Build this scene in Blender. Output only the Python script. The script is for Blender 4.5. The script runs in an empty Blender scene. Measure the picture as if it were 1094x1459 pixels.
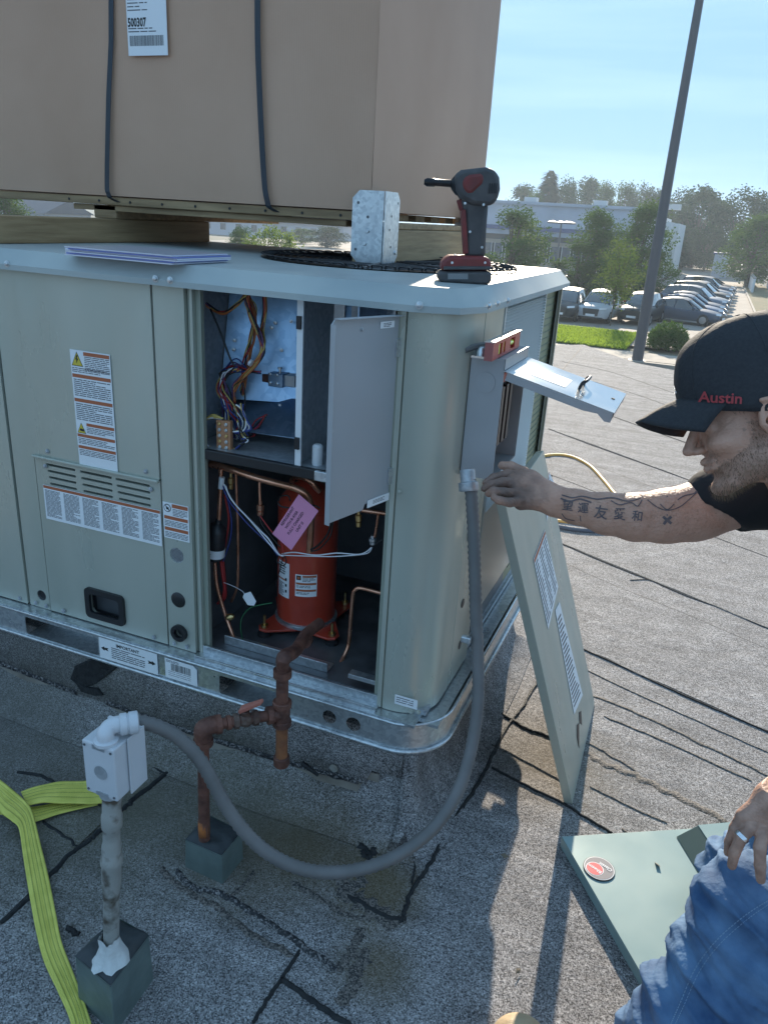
import bpy, bmesh, math, random
import numpy as np
from mathutils import Vector, Matrix, noise
from mathutils.bvhtree import BVHTree
rnd = random.Random(7)
S = bpy.context.scene
COL = S.collection
PI = math.pi
# ------------------------------------------------------------------ camera
CAM = Vector((0.0, -1.5, 1.51))
RT = ((0.9226, -0.1852, 0.3383), (0.3815, 0.3095, -0.871), (0.0567, 0.9327, 0.3562))
FPX, PW, PH = 1100.0, 1094.0, 1459.0
R3 = Matrix(RT)
# orthonormalise
cx_ = Vector((RT[0][0], RT[1][0], RT[2][0])).normalized()
cz_ = Vector((RT[0][2], RT[1][2], RT[2][2])); cz_ = (cz_ - cx_*cz_.dot(cx_)).normalized()
cy_ = cz_.cross(cx_)
R3 = Matrix((cx_, cy_, cz_)).transposed()
cam_d = bpy.data.cameras.new('camera'); cam = bpy.data.objects.new('camera', cam_d); COL.objects.link(cam)
cam.matrix_world = Matrix.Translation(CAM) @ R3.to_4x4()
cam_d.sensor_fit = 'VERTICAL'; cam_d.sensor_height = 36.0; cam_d.lens = FPX/PH*36.0
cam_d.clip_start = 0.05; cam_d.clip_end = 6000
S.camera = cam
FW = -cz_
# ------------------------------------------------------------------ world + sun
SUN_EL = math.radians(22.0); SUN_AZ = math.atan2(-0.205, 1.0)    # azimuth from +Y toward +X
W = bpy.data.worlds.new('World'); S.world = W; W.use_nodes = True
nt = W.node_tree; nt.nodes.clear()
sky = nt.nodes.new('ShaderNodeTexSky'); sky.sky_type = 'NISHITA'; sky.sun_disc = False
sky.sun_elevation = SUN_EL; sky.sun_rotation = SUN_AZ; sky.altitude = 1600; sky.air_density = 1.0; sky.dust_density = 0.6; sky.ozone_density = 1.3
bg = nt.nodes.new('ShaderNodeBackground'); bg.inputs[1].default_value = 0.10
tc = nt.nodes.new('ShaderNodeTexCoord'); mp = nt.nodes.new('ShaderNodeMapping'); mp.inputs['Scale'].default_value = (1.2, 1.2, 16)
nz = nt.nodes.new('ShaderNodeTexNoise'); nz.inputs['Scale'].default_value = 1.3; nz.inputs['Detail'].default_value = 5
rp = nt.nodes.new('ShaderNodeValToRGB'); rp.color_ramp.elements[0].position = 0.5; rp.color_ramp.elements[1].position = 0.78
rp.color_ramp.elements[1].color = (0.3, 0.3, 0.3, 1)
mx = nt.nodes.new('ShaderNodeMix'); mx.data_type = 'RGBA'; mx.inputs['B'].default_value = (3.0, 4.0, 4.8, 1)
out = nt.nodes.new('ShaderNodeOutputWorld')
L = nt.links.new
L(tc.outputs['Generated'], mp.inputs['Vector']); L(mp.outputs[0], nz.inputs['Vector']); L(nz.outputs[0], rp.inputs[0])
gmn = nt.nodes.new('ShaderNodeGamma'); gmn.inputs[1].default_value = 0.09
tn = nt.nodes.new('ShaderNodeMix'); tn.data_type = 'RGBA'; tn.blend_type = 'MULTIPLY'; tn.inputs['Factor'].default_value = 1; tn.inputs['B'].default_value = (1.18, 2.02, 2.95, 1)
L(sky.outputs[0], gmn.inputs[0]); L(gmn.outputs[0], tn.inputs['A']); L(tn.outputs['Result'], mx.inputs['A']); L(rp.outputs[0], mx.inputs['Factor']); L(mx.outputs['Result'], bg.inputs[0]); L(bg.outputs[0], out.inputs[0])
sd = bpy.data.lights.new('sun', 'SUN'); sd.energy = 2.9; sd.angle = math.radians(0.5); sd.color = (1.0, 0.875, 0.70)
so = bpy.data.objects.new('sun', sd); COL.objects.link(so)
sv = Vector((math.sin(SUN_AZ)*math.cos(SUN_EL), math.cos(SUN_AZ)*math.cos(SUN_EL), math.sin(SUN_EL)))
so.rotation_euler = sv.to_track_quat('Z', 'Y').to_euler(); so.location = (0, 0, 30)
S.view_settings.view_transform = 'Standard'; S.view_settings.look = 'None'; S.view_settings.gamma = 1
S.view_settings.use_curve_mapping = False; S.view_settings.exposure = 1.60
# ------------------------------------------------------------------ pixel helpers (design-time placement on known planes)
def ray(u, v):
    return (R3 @ Vector((u-PW/2, -(v-PH/2), -FPX))).normalized()
def P(u, v, ax, val):
    r = ray(u, v); return CAM + r*((val-CAM[ax])/r[ax])
def PX(u, v, x): return P(u, v, 0, x)
def PY(u, v, y): return P(u, v, 1, y)
def PZ(u, v, z=0.0): return P(u, v, 2, z)
def D(u, v, d):
    r = ray(u, v); return CAM + r*(d/r.dot(FW))
# ------------------------------------------------------------------ colours and materials
def lin(c):
    c /= 255.0
    return c/12.92 if c <= 0.04045 else ((c+0.055)/1.055)**2.4
def rgb(r, g, b): return (lin(r), lin(g), lin(b), 1)
MATS = {}
def mat(name, col, rough=0.5, metal=0.0, col2=None, nscale=20, nlo=0.35, nhi=0.65, bump=0.0, bscale=200, detail=4, coat=0.0, trans=0.0, spec=0.5, stretch=None, rvar=0.0, kind='noise', emit=None):
    if name in MATS: return MATS[name]
    m = bpy.data.materials.new(name); m.use_nodes = True; MATS[name] = m
    n = m.node_tree; b = n.nodes['Principled BSDF']; l = n.links.new
    if len(col) == 3: col = (*col, 1)
    b.inputs['Base Color'].default_value = col; b.inputs['Roughness'].default_value = rough; b.inputs['Metallic'].default_value = metal
    b.inputs['Specular IOR Level'].default_value = spec
    b.inputs['Coat Weight'].default_value = coat
    if trans: b.inputs['Transmission Weight'].default_value = trans
    if emit: b.inputs['Emission Color'].default_value = emit; b.inputs['Emission Strength'].default_value = 1
    if col2 is not None or bump or rvar:
        t = n.nodes.new('ShaderNodeTexCoord'); mpp = n.nodes.new('ShaderNodeMapping'); l(t.outputs['Object'], mpp.inputs[0])
        if stretch: mpp.inputs['Scale'].default_value = stretch
    if col2 is not None:
        if len(col2) == 3: col2 = (*col2, 1)
        if kind == 'voronoi':
            x = n.nodes.new('ShaderNodeTexVoronoi'); x.inputs['Scale'].default_value = nscale
            sp = n.nodes.new('ShaderNodeSeparateColor'); l(x.outputs['Color'], sp.inputs[0]); src = sp.outputs[0]
        else:
            x = n.nodes.new('ShaderNodeTexNoise'); x.inputs['Scale'].default_value = nscale; x.inputs['Detail'].default_value = detail; src = x.outputs[0]
        l(mpp.outputs[0], x.inputs['Vector'])
        r = n.nodes.new('ShaderNodeValToRGB'); r.color_ramp.elements[0].position = nlo; r.color_ramp.elements[1].position = nhi
        r.color_ramp.elements[0].color = col; r.color_ramp.elements[1].color = col2
        l(src, r.inputs[0]); l(r.outputs[0], b.inputs['Base Color'])
    if rvar:
        x = n.nodes.new('ShaderNodeTexNoise'); x.inputs['Scale'].default_value = 6; x.inputs['Detail'].default_value = 6; l(mpp.outputs[0], x.inputs['Vector'])
        q = n.nodes.new('ShaderNodeMapRange'); q.inputs[1].default_value = 0.3; q.inputs[2].default_value = 0.7; q.inputs[3].default_value = rough-rvar; q.inputs[4].default_value = rough+rvar
        l(x.outputs[0], q.inputs[0]); l(q.outputs[0], b.inputs['Roughness'])
    if bump:
        x = n.nodes.new('ShaderNodeTexNoise'); x.inputs['Scale'].default_value = bscale; x.inputs['Detail'].default_value = 3; l(mpp.outputs[0], x.inputs['Vector'])
        bp = n.nodes.new('ShaderNodeBump'); bp.inputs['Strength'].default_value = bump; bp.inputs['Distance'].default_value = 0.01
        l(x.outputs[0], bp.inputs['Height']); l(bp.outputs[0], b.inputs['Normal'])
    return m
M = dict(
 paint=mat('cabinet_paint', (0.40, 0.42, 0.355), 0.34, 0.3, col2=(0.50, 0.51, 0.44), nscale=2.2, nlo=.3, nhi=.7, bump=0.03, bscale=4, rvar=0.10, detail=9, stretch=(1.6, 1.6, .5)),
 paint_in=mat('cabinet_paint_inside', (0.30, 0.32, 0.26), 0.4, 0.1),
 topmetal=mat('top_cover_paint', (0.33, 0.37, 0.37), 0.5, 0.0, col2=(0.43, 0.46, 0.44), nscale=4, rvar=0.05, spec=.3),
 galv=mat('galvanised_steel', (0.50, 0.53, 0.55), 0.32, 0.85, col2=(0.66, 0.69, 0.70), nscale=120, kind='voronoi', nlo=0.1, nhi=0.9, rvar=0.08),
 galv_dark=mat('galvanised_dull', (0.40, 0.42, 0.44), 0.42, 0.6, col2=(0.50, 0.52, 0.54), nscale=90, kind='voronoi', nlo=0.1, nhi=0.9, rvar=0.1),
 galv_rust=mat('galvanised_weathered', (0.42, 0.41, 0.38), 0.5, 0.6, col2=(0.3, 0.24, 0.18), nscale=14, nlo=0.5, nhi=0.7),
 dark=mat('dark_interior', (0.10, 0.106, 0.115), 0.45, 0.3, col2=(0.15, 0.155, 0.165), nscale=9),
 black=mat('black_plastic', (0.016, 0.016, 0.018), 0.42),
 blackm=mat('black_metal', (0.02, 0.02, 0.022), 0.3, 0.5),
 tar=mat('roof_tar', (0.008, 0.008, 0.009), 0.75, 0, col2=(0.02, 0.02, 0.02), nscale=60, bump=0.5, bscale=120),
 copper=mat('copper_pipe', (0.86, 0.44, 0.29), 0.3, .85, col2=(0.55, 0.25, 0.15), nscale=22, rvar=0.1),
 brass=mat('brass', (0.62, 0.45, 0.20), 0.3, 1.0),
 red_c=mat('compressor_paint', (0.50, 0.058, 0.03), 0.3, 0, col2=(0.34, 0.04, 0.022), nscale=9, nlo=.35, nhi=.68, coat=0.2, detail=9),
 red=mat('red_plastic', (0.5, 0.03, 0.025), 0.4),
 white=mat('white_sticker', (0.78, 0.79, 0.80), 0.4),
 print_=mat('print_grey', (0.10, 0.10, 0.11), 0.5),
 printb=mat('print_black', (0.015, 0.015, 0.015), 0.5),
 orange=mat('warning_orange', (0.42, 0.12, 0.05), 0.5),
 yellow=mat('warning_yellow', (0.62, 0.48, 0.05), 0.5),
 pink=mat('pink_card', (0.72, 0.28, 0.45), 0.55),
 card=mat('cardboard', (0.47, 0.28, 0.18), 0.6, 0, col2=(0.55, 0.34, 0.23), nscale=2.2, nlo=.3, nhi=.7, bump=0.12, bscale=14, detail=9),
 strap=mat('strapping', (0.02, 0.025, 0.035), 0.35),
 wood=mat('skid_wood', (0.40, 0.27, 0.14), 0.7, 0, col2=(0.28, 0.18, 0.09), nscale=6, stretch=(10, 1, 14), bump=0.15, bscale=12, detail=8),
 wood2=mat('pallet_wood', (0.42, 0.28, 0.15), 0.75, 0, col2=(0.24, 0.155, 0.08), nscale=5, stretch=(1, 9, 12), bump=0.15, bscale=12, detail=8),
 sling=mat('sling_webbing', (0.80, 0.74, 0.16), 0.7, 0, col2=(0.68, 0.64, 0.12), nscale=30, bump=0.4, bscale=400),
 stitch=mat('sling_stitching', (0.12, 0.16, 0.03), 0.8),
 pvcgrey=mat('grey_conduit', (0.165, 0.155, 0.15), 0.5, 0, col2=(0.12, 0.115, 0.11), nscale=12),
 pvcwhite=mat('box_grey_paint', (0.60, 0.60, 0.62), 0.4, 0.05, col2=(0.54, 0.55, 0.57), nscale=9),
 rust=mat('rusty_pipe', (0.20, 0.082, 0.055), 0.6, 0.2, col2=(0.09, 0.038, 0.028), nscale=28, bump=0.4, bscale=90),
 rust2=mat('orange_rusty_pipe', (0.30, 0.115, 0.045), 0.7, 0.1, col2=(0.15, 0.055, 0.03), nscale=24, bump=0.4, bscale=90),
 riser=mat('painted_riser', (0.34, 0.33, 0.30), 0.55, 0.2, col2=(0.09, 0.07, 0.05), nscale=22, nlo=0.48, nhi=0.60, bump=0.4, bscale=40),
 pocket=mat('pocket_green_paint', (0.15, 0.19, 0.175), 0.45, 0.1, col2=(0.11, 0.14, 0.13), nscale=16, bump=0.2, bscale=40),
 mastic=mat('mastic_top', (0.022, 0.028, 0.032), 0.6, 0, col2=(0.045, 0.05, 0.052), nscale=18, bump=0.5, bscale=30),
 plaster=mat('white_sealant', (0.60, 0.60, 0.58), 0.7, bump=0.5, bscale=60),
 gpanel=mat('green_panel_paint', (0.22, 0.31, 0.30), 0.36, 0.1, col2=(0.25, 0.345, 0.335), nscale=4, rvar=0.06),
 cord=mat('extension_cord', (0.72, 0.42, 0.12), 0.5),
 dgrey=mat('driver_dark_plastic', (0.045, 0.043, 0.045), 0.55, 0, col2=(0.075, 0.07, 0.07), nscale=30),
 dred=mat('driver_red_plastic', (0.20, 0.025, 0.022), 0.5, 0, col2=(0.13, 0.025, 0.022), nscale=25),
 coilg=mat('coil_guard', (0.50, 0.52, 0.50), 0.38, 0.1),
 coil=mat('coil_fins', (0.38, 0.38, 0.24), 0.6, 0.1, col2=(0.30, 0.30, 0.19), nscale=400, stretch=(1, 1, .05)),
 dwhite=mat('wire_white', (0.7, 0.7, 0.72), 0.4), dblue=mat('wire_blue', (0.03, 0.05, 0.22), 0.4), dred2=mat('wire_red', (0.4, 0.03, 0.03), 0.4),
 dyel=mat('wire_yellow', (0.55, 0.40, 0.12), 0.4), dor=mat('wire_orange', (0.50, 0.16, 0.05), 0.4), dblk=mat('wire_black', (0.02, 0.02, 0.02), 0.4), dgrn=mat('wire_green', (0.02, 0.16, 0.06), 0.4),
 dpur=mat('wire_purple', (0.12, 0.05, 0.14), 0.4),
 tan=mat('terminal_block', (0.42, 0.20, 0.10), 0.5), paper=mat('manual_paper', (0.62, 0.62, 0.70), 0.35, coat=0.6), paperb=mat('manual_blue', (0.16, 0.2, 0.5), 0.3, coat=0.6),
 vial=mat('vial', (0.75, 0.92, 0.08), 0.15, coat=.5),
)
# corrugated board shows its flutes as faint upright ridges
_n = M['card'].node_tree; _g = _n.nodes.new('ShaderNodeNewGeometry'); _w = _n.nodes.new('ShaderNodeTexWave'); _w.bands_direction = 'X'; _w.inputs['Scale'].default_value = 46; _w.inputs['Distortion'].default_value = .4; _n.links.new(_g.outputs['Position'], _w.inputs['Vector'])
_b = _n.nodes.new('ShaderNodeBump'); _b.inputs['Strength'].default_value = .10; _b.inputs['Distance'].default_value = .002; _n.links.new(_w.outputs[0], _b.inputs['Height']); _p = _n.nodes['Principled BSDF']; _n.links.new(_p.inputs['Normal'].links[0].from_socket, _b.inputs['Normal']); _n.links.new(_b.outputs[0], _p.inputs['Normal'])
# ------------------------------------------------------------------ mesh builders
ORG = {}
def thing(name, label, cat, loc=(0, 0, 0), group=None, kind=None):
    o = bpy.data.objects.new(name, None); COL.objects.link(o); o.location = loc; o.empty_display_size = 0.05
    o['label'] = label; o['category'] = cat
    if group: o['group'] = group
    if kind: o['kind'] = kind
    ORG[o.name] = Vector(loc)
    return o
def tag(o, label, cat, group=None, kind=None):
    o['label'] = label; o['category'] = cat
    if group: o['group'] = group
    if kind: o['kind'] = kind
    return o
class MB:
    def __init__(s): s.v = []; s.f = []; s.m = []; s.mats = []
    def _mi(s, m):
        if isinstance(m, str): m = M[m]
        if m not in s.mats: s.mats.append(m)
        return s.mats.index(m)
    def add(s, vs, fs, m):
        k = len(s.v); mi = s._mi(m)
        s.v += [Vector(p) for p in vs]; s.f += [tuple(k+i for i in f) for f in fs]; s.m += [mi]*len(fs)
        return s
    def box(s, x, y, z, m):
        vs = [(a, b, c) for a in x for b in y for c in z]
        return s.add(vs, [(0, 1, 3, 2), (4, 6, 7, 5), (0, 4, 5, 1), (2, 3, 7, 6), (0, 2, 6, 4), (1, 5, 7, 3)], m)
    def obox(s, c, ax, h, m):
        """oriented box: centre, three axes, half sizes"""
        c = Vector(c); a = [Vector(q).normalized()*w for q, w in zip(ax, h)]
        vs = [c+a[0]*i+a[1]*j+a[2]*k for i in (-1, 1) for j in (-1, 1) for k in (-1, 1)]
        return s.add(vs, [(0, 1, 3, 2), (4, 6, 7, 5), (0, 4, 5, 1), (2, 3, 7, 6), (0, 2, 6, 4), (1, 5, 7, 3)], m)
    def quad(s, pts, m):
        return s.add(pts, [tuple(range(len(pts)))], m)
    def slab(s, pts, th, m):
        """polygon with thickness vector th"""
        n = len(pts); pts = [Vector(p) for p in pts]; th = Vector(th)
        vs = pts+[p+th for p in pts]
        fs = [tuple(range(n)), tuple(range(2*n-1, n-1, -1))]+[(i, i+n, (i+1) % n+n, (i+1) % n) for i in range(n)]
        return s.add(vs, fs, m)
    def tube(s, pts, r, m, n=10, cap=True, smooth=3):
        pts = [Vector(p) for p in pts]
        if smooth > 1 and len(pts) > 2: pts, r = crom(pts, r, smooth)
        k = len(pts); rr = r if isinstance(r, (list, tuple)) else [r]*k
        vs = []; fs = []; up = None
        for i, p in enumerate(pts):
            t = (pts[min(i+1, k-1)]-pts[max(i-1, 0)]).normalized()
            if up is None: up = t.orthogonal().normalized()
            up = (up-t*up.dot(t)); up = up.normalized() if up.length > 1e-6 else t.orthogonal().normalized()
            w = t.cross(up)
            for j in range(n):
                a = 2*PI*j/n; vs.append(p+(up*math.cos(a)+w*math.sin(a))*rr[i])
        for i in range(k-1):
            for j in range(n): fs.append((i*n+j, i*n+(j+1) % n, (i+1)*n+(j+1) % n, (i+1)*n+j))
        if cap: fs.append(tuple(range(n-1, -1, -1))); fs.append(tuple((k-1)*n+j for j in range(n)))
        return s.add(vs, fs, m)
    def lathe(s, c, prof, m, axis=(0, 0, 1), n=24):
        c = Vector(c); a = Vector(axis).normalized(); u = a.orthogonal().normalized(); w = a.cross(u); vs = []; fs = []
        k = len(prof)
        for (r, h) in prof:
            for j in range(n):
                t = 2*PI*j/n; vs.append(c+a*h+(u*math.cos(t)+w*math.sin(t))*max(r, 1e-5))
        for i in range(k-1):
            for j in range(n): fs.append((i*n+j, i*n+(j+1) % n, (i+1)*n+(j+1) % n, (i+1)*n+j))
        fs.append(tuple(range(n-1, -1, -1))); fs.append(tuple((k-1)*n+j for j in range(n)))
        return s.add(vs, fs, m)
    def build(s, name, parent=None, smooth=False, bevel=0.0, seg=2, loc=None, fn=None):
        me = bpy.data.meshes.new(name)
        org = ORG[parent.name] if parent is not None else (Vector(loc) if loc is not None else Vector((0, 0, 0)))
        me.from_pydata([p-org for p in s.v], [], s.f)
        for m in s.mats: me.materials.append(m)
        me.polygons.foreach_set('material_index', s.m)
        bm = bmesh.new(); bm.from_mesh(me); bmesh.ops.recalc_face_normals(bm, faces=bm.faces); bm.to_mesh(me); bm.free()
        o = bpy.data.objects.new(name, me); COL.objects.link(o)
        if parent is not None:
            o.parent = parent; ORG[o.name] = org
        else:
            o.location = org; ORG[o.name] = org
        if bevel:
            b = o.modifiers.new('bevel', 'BEVEL'); b.width = bevel; b.segments = seg; b.limit_method = 'ANGLE'; b.angle_limit = 0.6; b.harden_normals = False
        if smooth:
            me.polygons.foreach_set('use_smooth', [True]*len(me.polygons))
            if smooth == 'auto':
                bm = bmesh.new(); bm.from_mesh(me)
                for e in bm.edges: e.smooth = e.is_manifold and e.calc_face_angle(0) < 0.7
                bm.to_mesh(me); bm.free()
        return o
def crom(pts, r, k):
    out = []; ro = []; n = len(pts)
    rr = list(r) if isinstance(r, (list, tuple)) else [r]*n
    for i in range(n-1):
        p0 = pts[max(i-1, 0)]; p1 = pts[i]; p2 = pts[i+1]; p3 = pts[min(i+2, n-1)]
        for j in range(k):
            t = j/k; a = 2*p1; b = p2-p0; c = 2*p0-5*p1+4*p2-p3; d = -p0+3*p1-3*p2+p3
            out.append((a+b*t+c*t*t+d*t**3)*0.5); ro.append(rr[i]*(1-t)+rr[i+1]*t)
    out.append(pts[-1]); ro.append(rr[-1]); return out, ro
def struct(o): o['kind'] = 'structure'; return o
def curve_plate(outline, holes, th):
    """flat plate with real holes in local XY, thickness th in +Z -> verts, faces"""
    c = bpy.data.curves.new('tmp', 'CURVE'); c.dimensions = '2D'; c.fill_mode = 'BOTH'; c.extrude = th/2
    for poly in [outline]+holes:
        sp = c.splines.new('POLY'); sp.points.add(len(poly)-1); sp.use_cyclic_u = True
        for i, p in enumerate(poly): sp.points[i].co = (p[0], p[1], 0, 1)
    o = bpy.data.objects.new('tmp', c); me = bpy.data.meshes.new_from_object(o)
    vs = [Vector((v.co.x, v.co.y, v.co.z+th/2)) for v in me.vertices]; fs = [tuple(p.vertices) for p in me.polygons]
    bpy.data.objects.remove(o); bpy.data.curves.remove(c); bpy.data.meshes.remove(me)
    return vs, fs
def circ(x, y, r, n=20, ry=None): return [(x+r*math.cos(2*PI*i/n), y+(ry or r)*math.sin(2*PI*i/n)) for i in range(n)]
def rrect(x0, y0, x1, y1, r, n=4):
    o = []
    for (cx, cy, a0) in ((x1-r, y1-r, 0), (x0+r, y1-r, 90), (x0+r, y0+r, 180), (x1-r, y0+r, 270)):
        for i in range(n+1):
            a = math.radians(a0+90*i/n); o.append((cx+r*math.cos(a), cy+r*math.sin(a)))
    return o
def text_geo(body, size, bold=0.0, xs=1.0, align='LEFT', depth=0.0, spacing=1.0):
    c = bpy.data.curves.new('t', 'FONT'); c.body = body; c.size = size; c.offset = bold*size; c.align_x = align; c.resolution_u = 2; c.extrude = depth; c.space_character = spacing
    o = bpy.data.objects.new('t', c); me = bpy.data.meshes.new_from_object(o)
    vs = [Vector((v.co.x*xs, v.co.y, v.co.z)) for v in me.vertices]; fs = [tuple(p.vertices) for p in me.polygons]
    bpy.data.objects.remove(o); bpy.data.curves.remove(c); bpy.data.meshes.remove(me)
    return vs, fs
class Sticker:
    """flat printed label: origin = top left, U right, V down (unit vectors), N outwards"""
    def __init__(s, o, U, V, w, h, base='white', lift=0.0012, outline=None):
        s.o = Vector(o); s.U = Vector(U).normalized(); V = Vector(V); s.V = (V-s.U*V.dot(s.U)).normalized(); s.N = s.V.cross(s.U); s.b = MB(); s.w = w; s.h = h
        if s.N.dot(CAM-s.o) < 0: s.N = -s.N
        s.lift = lift
        pts = outline or [(0, 0), (w, 0), (w, h), (0, h)]
        s.b.slab([s.pt(x, y, -lift) for x, y in pts], s.N*lift*0.999, base)
    def pt(s, x, y, k=0.0): return s.o+s.U*x+s.V*y+s.N*(s.lift+k)
    def rect(s, x, y, w, h, m, k=0.0003): s.b.quad([s.pt(x, y, k), s.pt(x+w, y, k), s.pt(x+w, y+h, k), s.pt(x, y+h, k)], m); return s
    def poly(s, pts, m, k=0.0004): s.b.quad([s.pt(x, y, k) for x, y in pts], m); return s
    def lines(s, x, y, w, h, pitch, m='print_', fill=0.45, seed=1):
        r = random.Random(seed); yy = y
        while yy < y+h-pitch*fill:
            xx = x; end = x+w*(1 if r.random() < .75 else r.uniform(.5, .95))
            while xx < end:
                ww = min(r.uniform(1.5, 6)*pitch, end-xx); s.rect(xx, yy, ww, pitch*fill, m); xx += ww+pitch*0.45
            yy += pitch
        return s
    def text(s, body, x, y, size, m='printb', bold=0.0, xs=1.0, rot=0.0, align='LEFT', k=0.0005):
        vs, fs = text_geo(body, size, bold, xs, align); c, sn = math.cos(rot), math.sin(rot)
        s.b.add([s.pt(x+v.x*c+v.y*sn, y-(v.y*c-v.x*sn), k) for v in vs], fs, m); return s
    def build(s, name, parent): return s.b.build(name, parent)
def screw(parent, p, nrm, r=0.006, m='galv', name='screw'):
    b = MB(); b.lathe(Vector(p), [(r*1.5, 0), (r*1.5, r*0.25), (r, r*0.3), (r*0.95, r*0.9), (r*0.5, r*1.05)], m, nrm, 8)
    return b.build(name, parent, smooth='auto')
# ================================================================== SETTING: ground, roof
def granule_mat():
    m = bpy.data.materials.new('granulated_roofing'); m.use_nodes = True; n = m.node_tree; l = n.links.new; b = n.nodes['Principled BSDF']
    b.inputs['Roughness'].default_value = 0.85; b.inputs['Specular IOR Level'].default_value = 0.25
    t = n.nodes.new('ShaderNodeNewGeometry')
    def tex(kind, scale, detail=4, rough=0.6):
        x = n.nodes.new('ShaderNodeTex'+kind); x.inputs['Scale'].default_value = scale
        if kind == 'Noise': x.inputs['Detail'].default_value = detail; x.inputs['Roughness'].default_value = rough
        l(t.outputs['Position'], x.inputs['Vector']); return x
    v1 = tex('Voronoi', 420); sp = n.nodes.new('ShaderNodeSeparateColor'); l(v1.outputs['Color'], sp.inputs[0])
    r1 = n.nodes.new('ShaderNodeValToRGB'); e = r1.color_ramp.elements
    e[0].position = 0.0; e[0].color = (0.06, 0.058, 0.06, 1); e[1].position = 1.0; e[1].color = (0.56, 0.54, 0.535, 1)
    for p, c in ((0.22, (0.14, 0.134, 0.134, 1)), (0.42, (0.27, 0.257, 0.255, 1)), (0.8, (0.38, 0.365, 0.36, 1))):
        q = e.new(p); q.color = c
    l(sp.outputs[0], r1.inputs[0])
    # medium blotches
    n2 = tex('Noise', 9, 8, 0.65); r2 = n.nodes.new('ShaderNodeMapRange'); r2.inputs[1].default_value = 0.3; r2.inputs[2].default_value = 0.7; r2.inputs[3].default_value = 0.72; r2.inputs[4].default_value = 1.12
    l(n2.outputs[0], r2.inputs[0])
    n2b = tex('Noise', 90, 3, 0.7); r2b = n.nodes.new('ShaderNodeMapRange'); r2b.inputs[1].default_value = 0.3; r2b.inputs[2].default_value = 0.7; r2b.inputs[3].default_value = 0.7; r2b.inputs[4].default_value = 1.25
    l(n2b.outputs[0], r2b.inputs[0])
    mu0 = n.nodes.new('ShaderNodeMath'); mu0.operation = 'MULTIPLY'; l(r2.outputs[0], mu0.inputs[0]); l(r2b.outputs[0], mu0.inputs[1])
    # long drag marks along the sheets
    mpn = n.nodes.new('ShaderNodeMapping'); mpn.inputs['Rotation'].default_value = (0, 0, math.radians(-62)); mpn.inputs['Scale'].default_value = (0.6, 9, 1); l(t.outputs['Position'], mpn.inputs[0])
    n3 = n.nodes.new('ShaderNodeTexNoise'); n3.inputs['Scale'].default_value = 1.6; n3.inputs['Detail'].default_value = 5; l(mpn.outputs[0], n3.inputs['Vector'])
    r3 = n.nodes.new('ShaderNodeMapRange'); r3.inputs[1].default_value = 0.35; r3.inputs[2].default_value = 0.62; r3.inputs[3].default_value = 0.8; r3.inputs[4].default_value = 1.06; l(n3.outputs[0], r3.inputs[0])
    mu1 = n.nodes.new('ShaderNodeMath'); mu1.operation = 'MULTIPLY'; l(mu0.outputs[0], mu1.inputs[0]); l(r3.outputs[0], mu1.inputs[1])
    mc = n.nodes.new('ShaderNodeMix'); mc.data_type = 'RGBA'; mc.blend_type = 'MULTIPLY'; mc.inputs['Factor'].default_value = 1; l(r1.outputs[0], mc.inputs['A']); l(mu1.outputs[0], mc.inputs['B'])
    # dirt patches where water ponds: greenish brown, spots around fixed places with noisy rims
    cur = mc.outputs['Result']
    nd = tex('Noise', 3.2, 6, 0.6)
    for (px, py, rad, col, amt) in ((-1.25, -0.28, 0.36, (0.11, 0.10, 0.065, 1), 0.7), (-0.72, -0.14, 0.22, (0.10, 0.075, 0.035, 1), 0.8), (-0.98, -0.1, 0.3, (0.13, 0.12, 0.085, 1), 0.6), (-1.7, -0.05, 0.35, (0.15, 0.14, 0.115, 1), 0.6), (-0.15, 0.5, 0.22, (0.16, 0.125, 0.07, 1), 0.35), (-0.48, -0.16, 0.12, (0.11, 0.08, 0.03, 1), 0.7), (-0.4, -0.36, 0.10, (0.12, 0.09, 0.04, 1), 0.6)):
        ds = n.nodes.new('ShaderNodeVectorMath'); ds.operation = 'DISTANCE'; ds.inputs[1].default_value = (px, py, 0.0); l(t.outputs['Position'], ds.inputs[0])
        a = n.nodes.new('ShaderNodeMath'); a.operation = 'MULTIPLY_ADD'; a.inputs[1].default_value = rad*1.4; l(nd.outputs[0], a.inputs[0]); l(ds.outputs['Value'], a.inputs[2])
        r = n.nodes.new('ShaderNodeMapRange'); r.inputs[1].default_value = rad*1.0; r.inputs[2].default_value = rad*1.9; r.inputs[3].default_value = amt; r.inputs[4].default_value = 0; l(a.outputs[0], r.inputs[0])
        k = n.nodes.new('ShaderNodeMix'); k.data_type = 'RGBA'; l(r.outputs[0], k.inputs['Factor']); l(cur, k.inputs['A']); k.inputs['B'].default_value = col; cur = k.outputs['Result']
    l(cur, b.inputs['Base Color'])
    bp = n.nodes.new('ShaderNodeBump'); bp.inputs['Strength'].default_value = 0.7; bp.inputs['Distance'].default_value = 0.0025
    l(sp.outputs[0], bp.inputs['Height'])
    bp2 = n.nodes.new('ShaderNodeBump'); bp2.inputs['Strength'].default_value = 0.35; bp2.inputs['Distance'].default_value = 0.02
    l(n2.outputs[0], bp2.inputs['Height']); l(bp.outputs[0], bp2.inputs['Normal']); l(bp2.outputs[0], b.inputs['Normal'])
    return m
M['gran'] = granule_mat()
M['tarline'] = mat('tar_with_granules', (0.016, 0.016, 0.018), 0.6, 0, col2=(0.24, 0.22, 0.21), nscale=260, kind='voronoi', nlo=0.55, nhi=0.95, bump=0.4, bscale=150)
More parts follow.
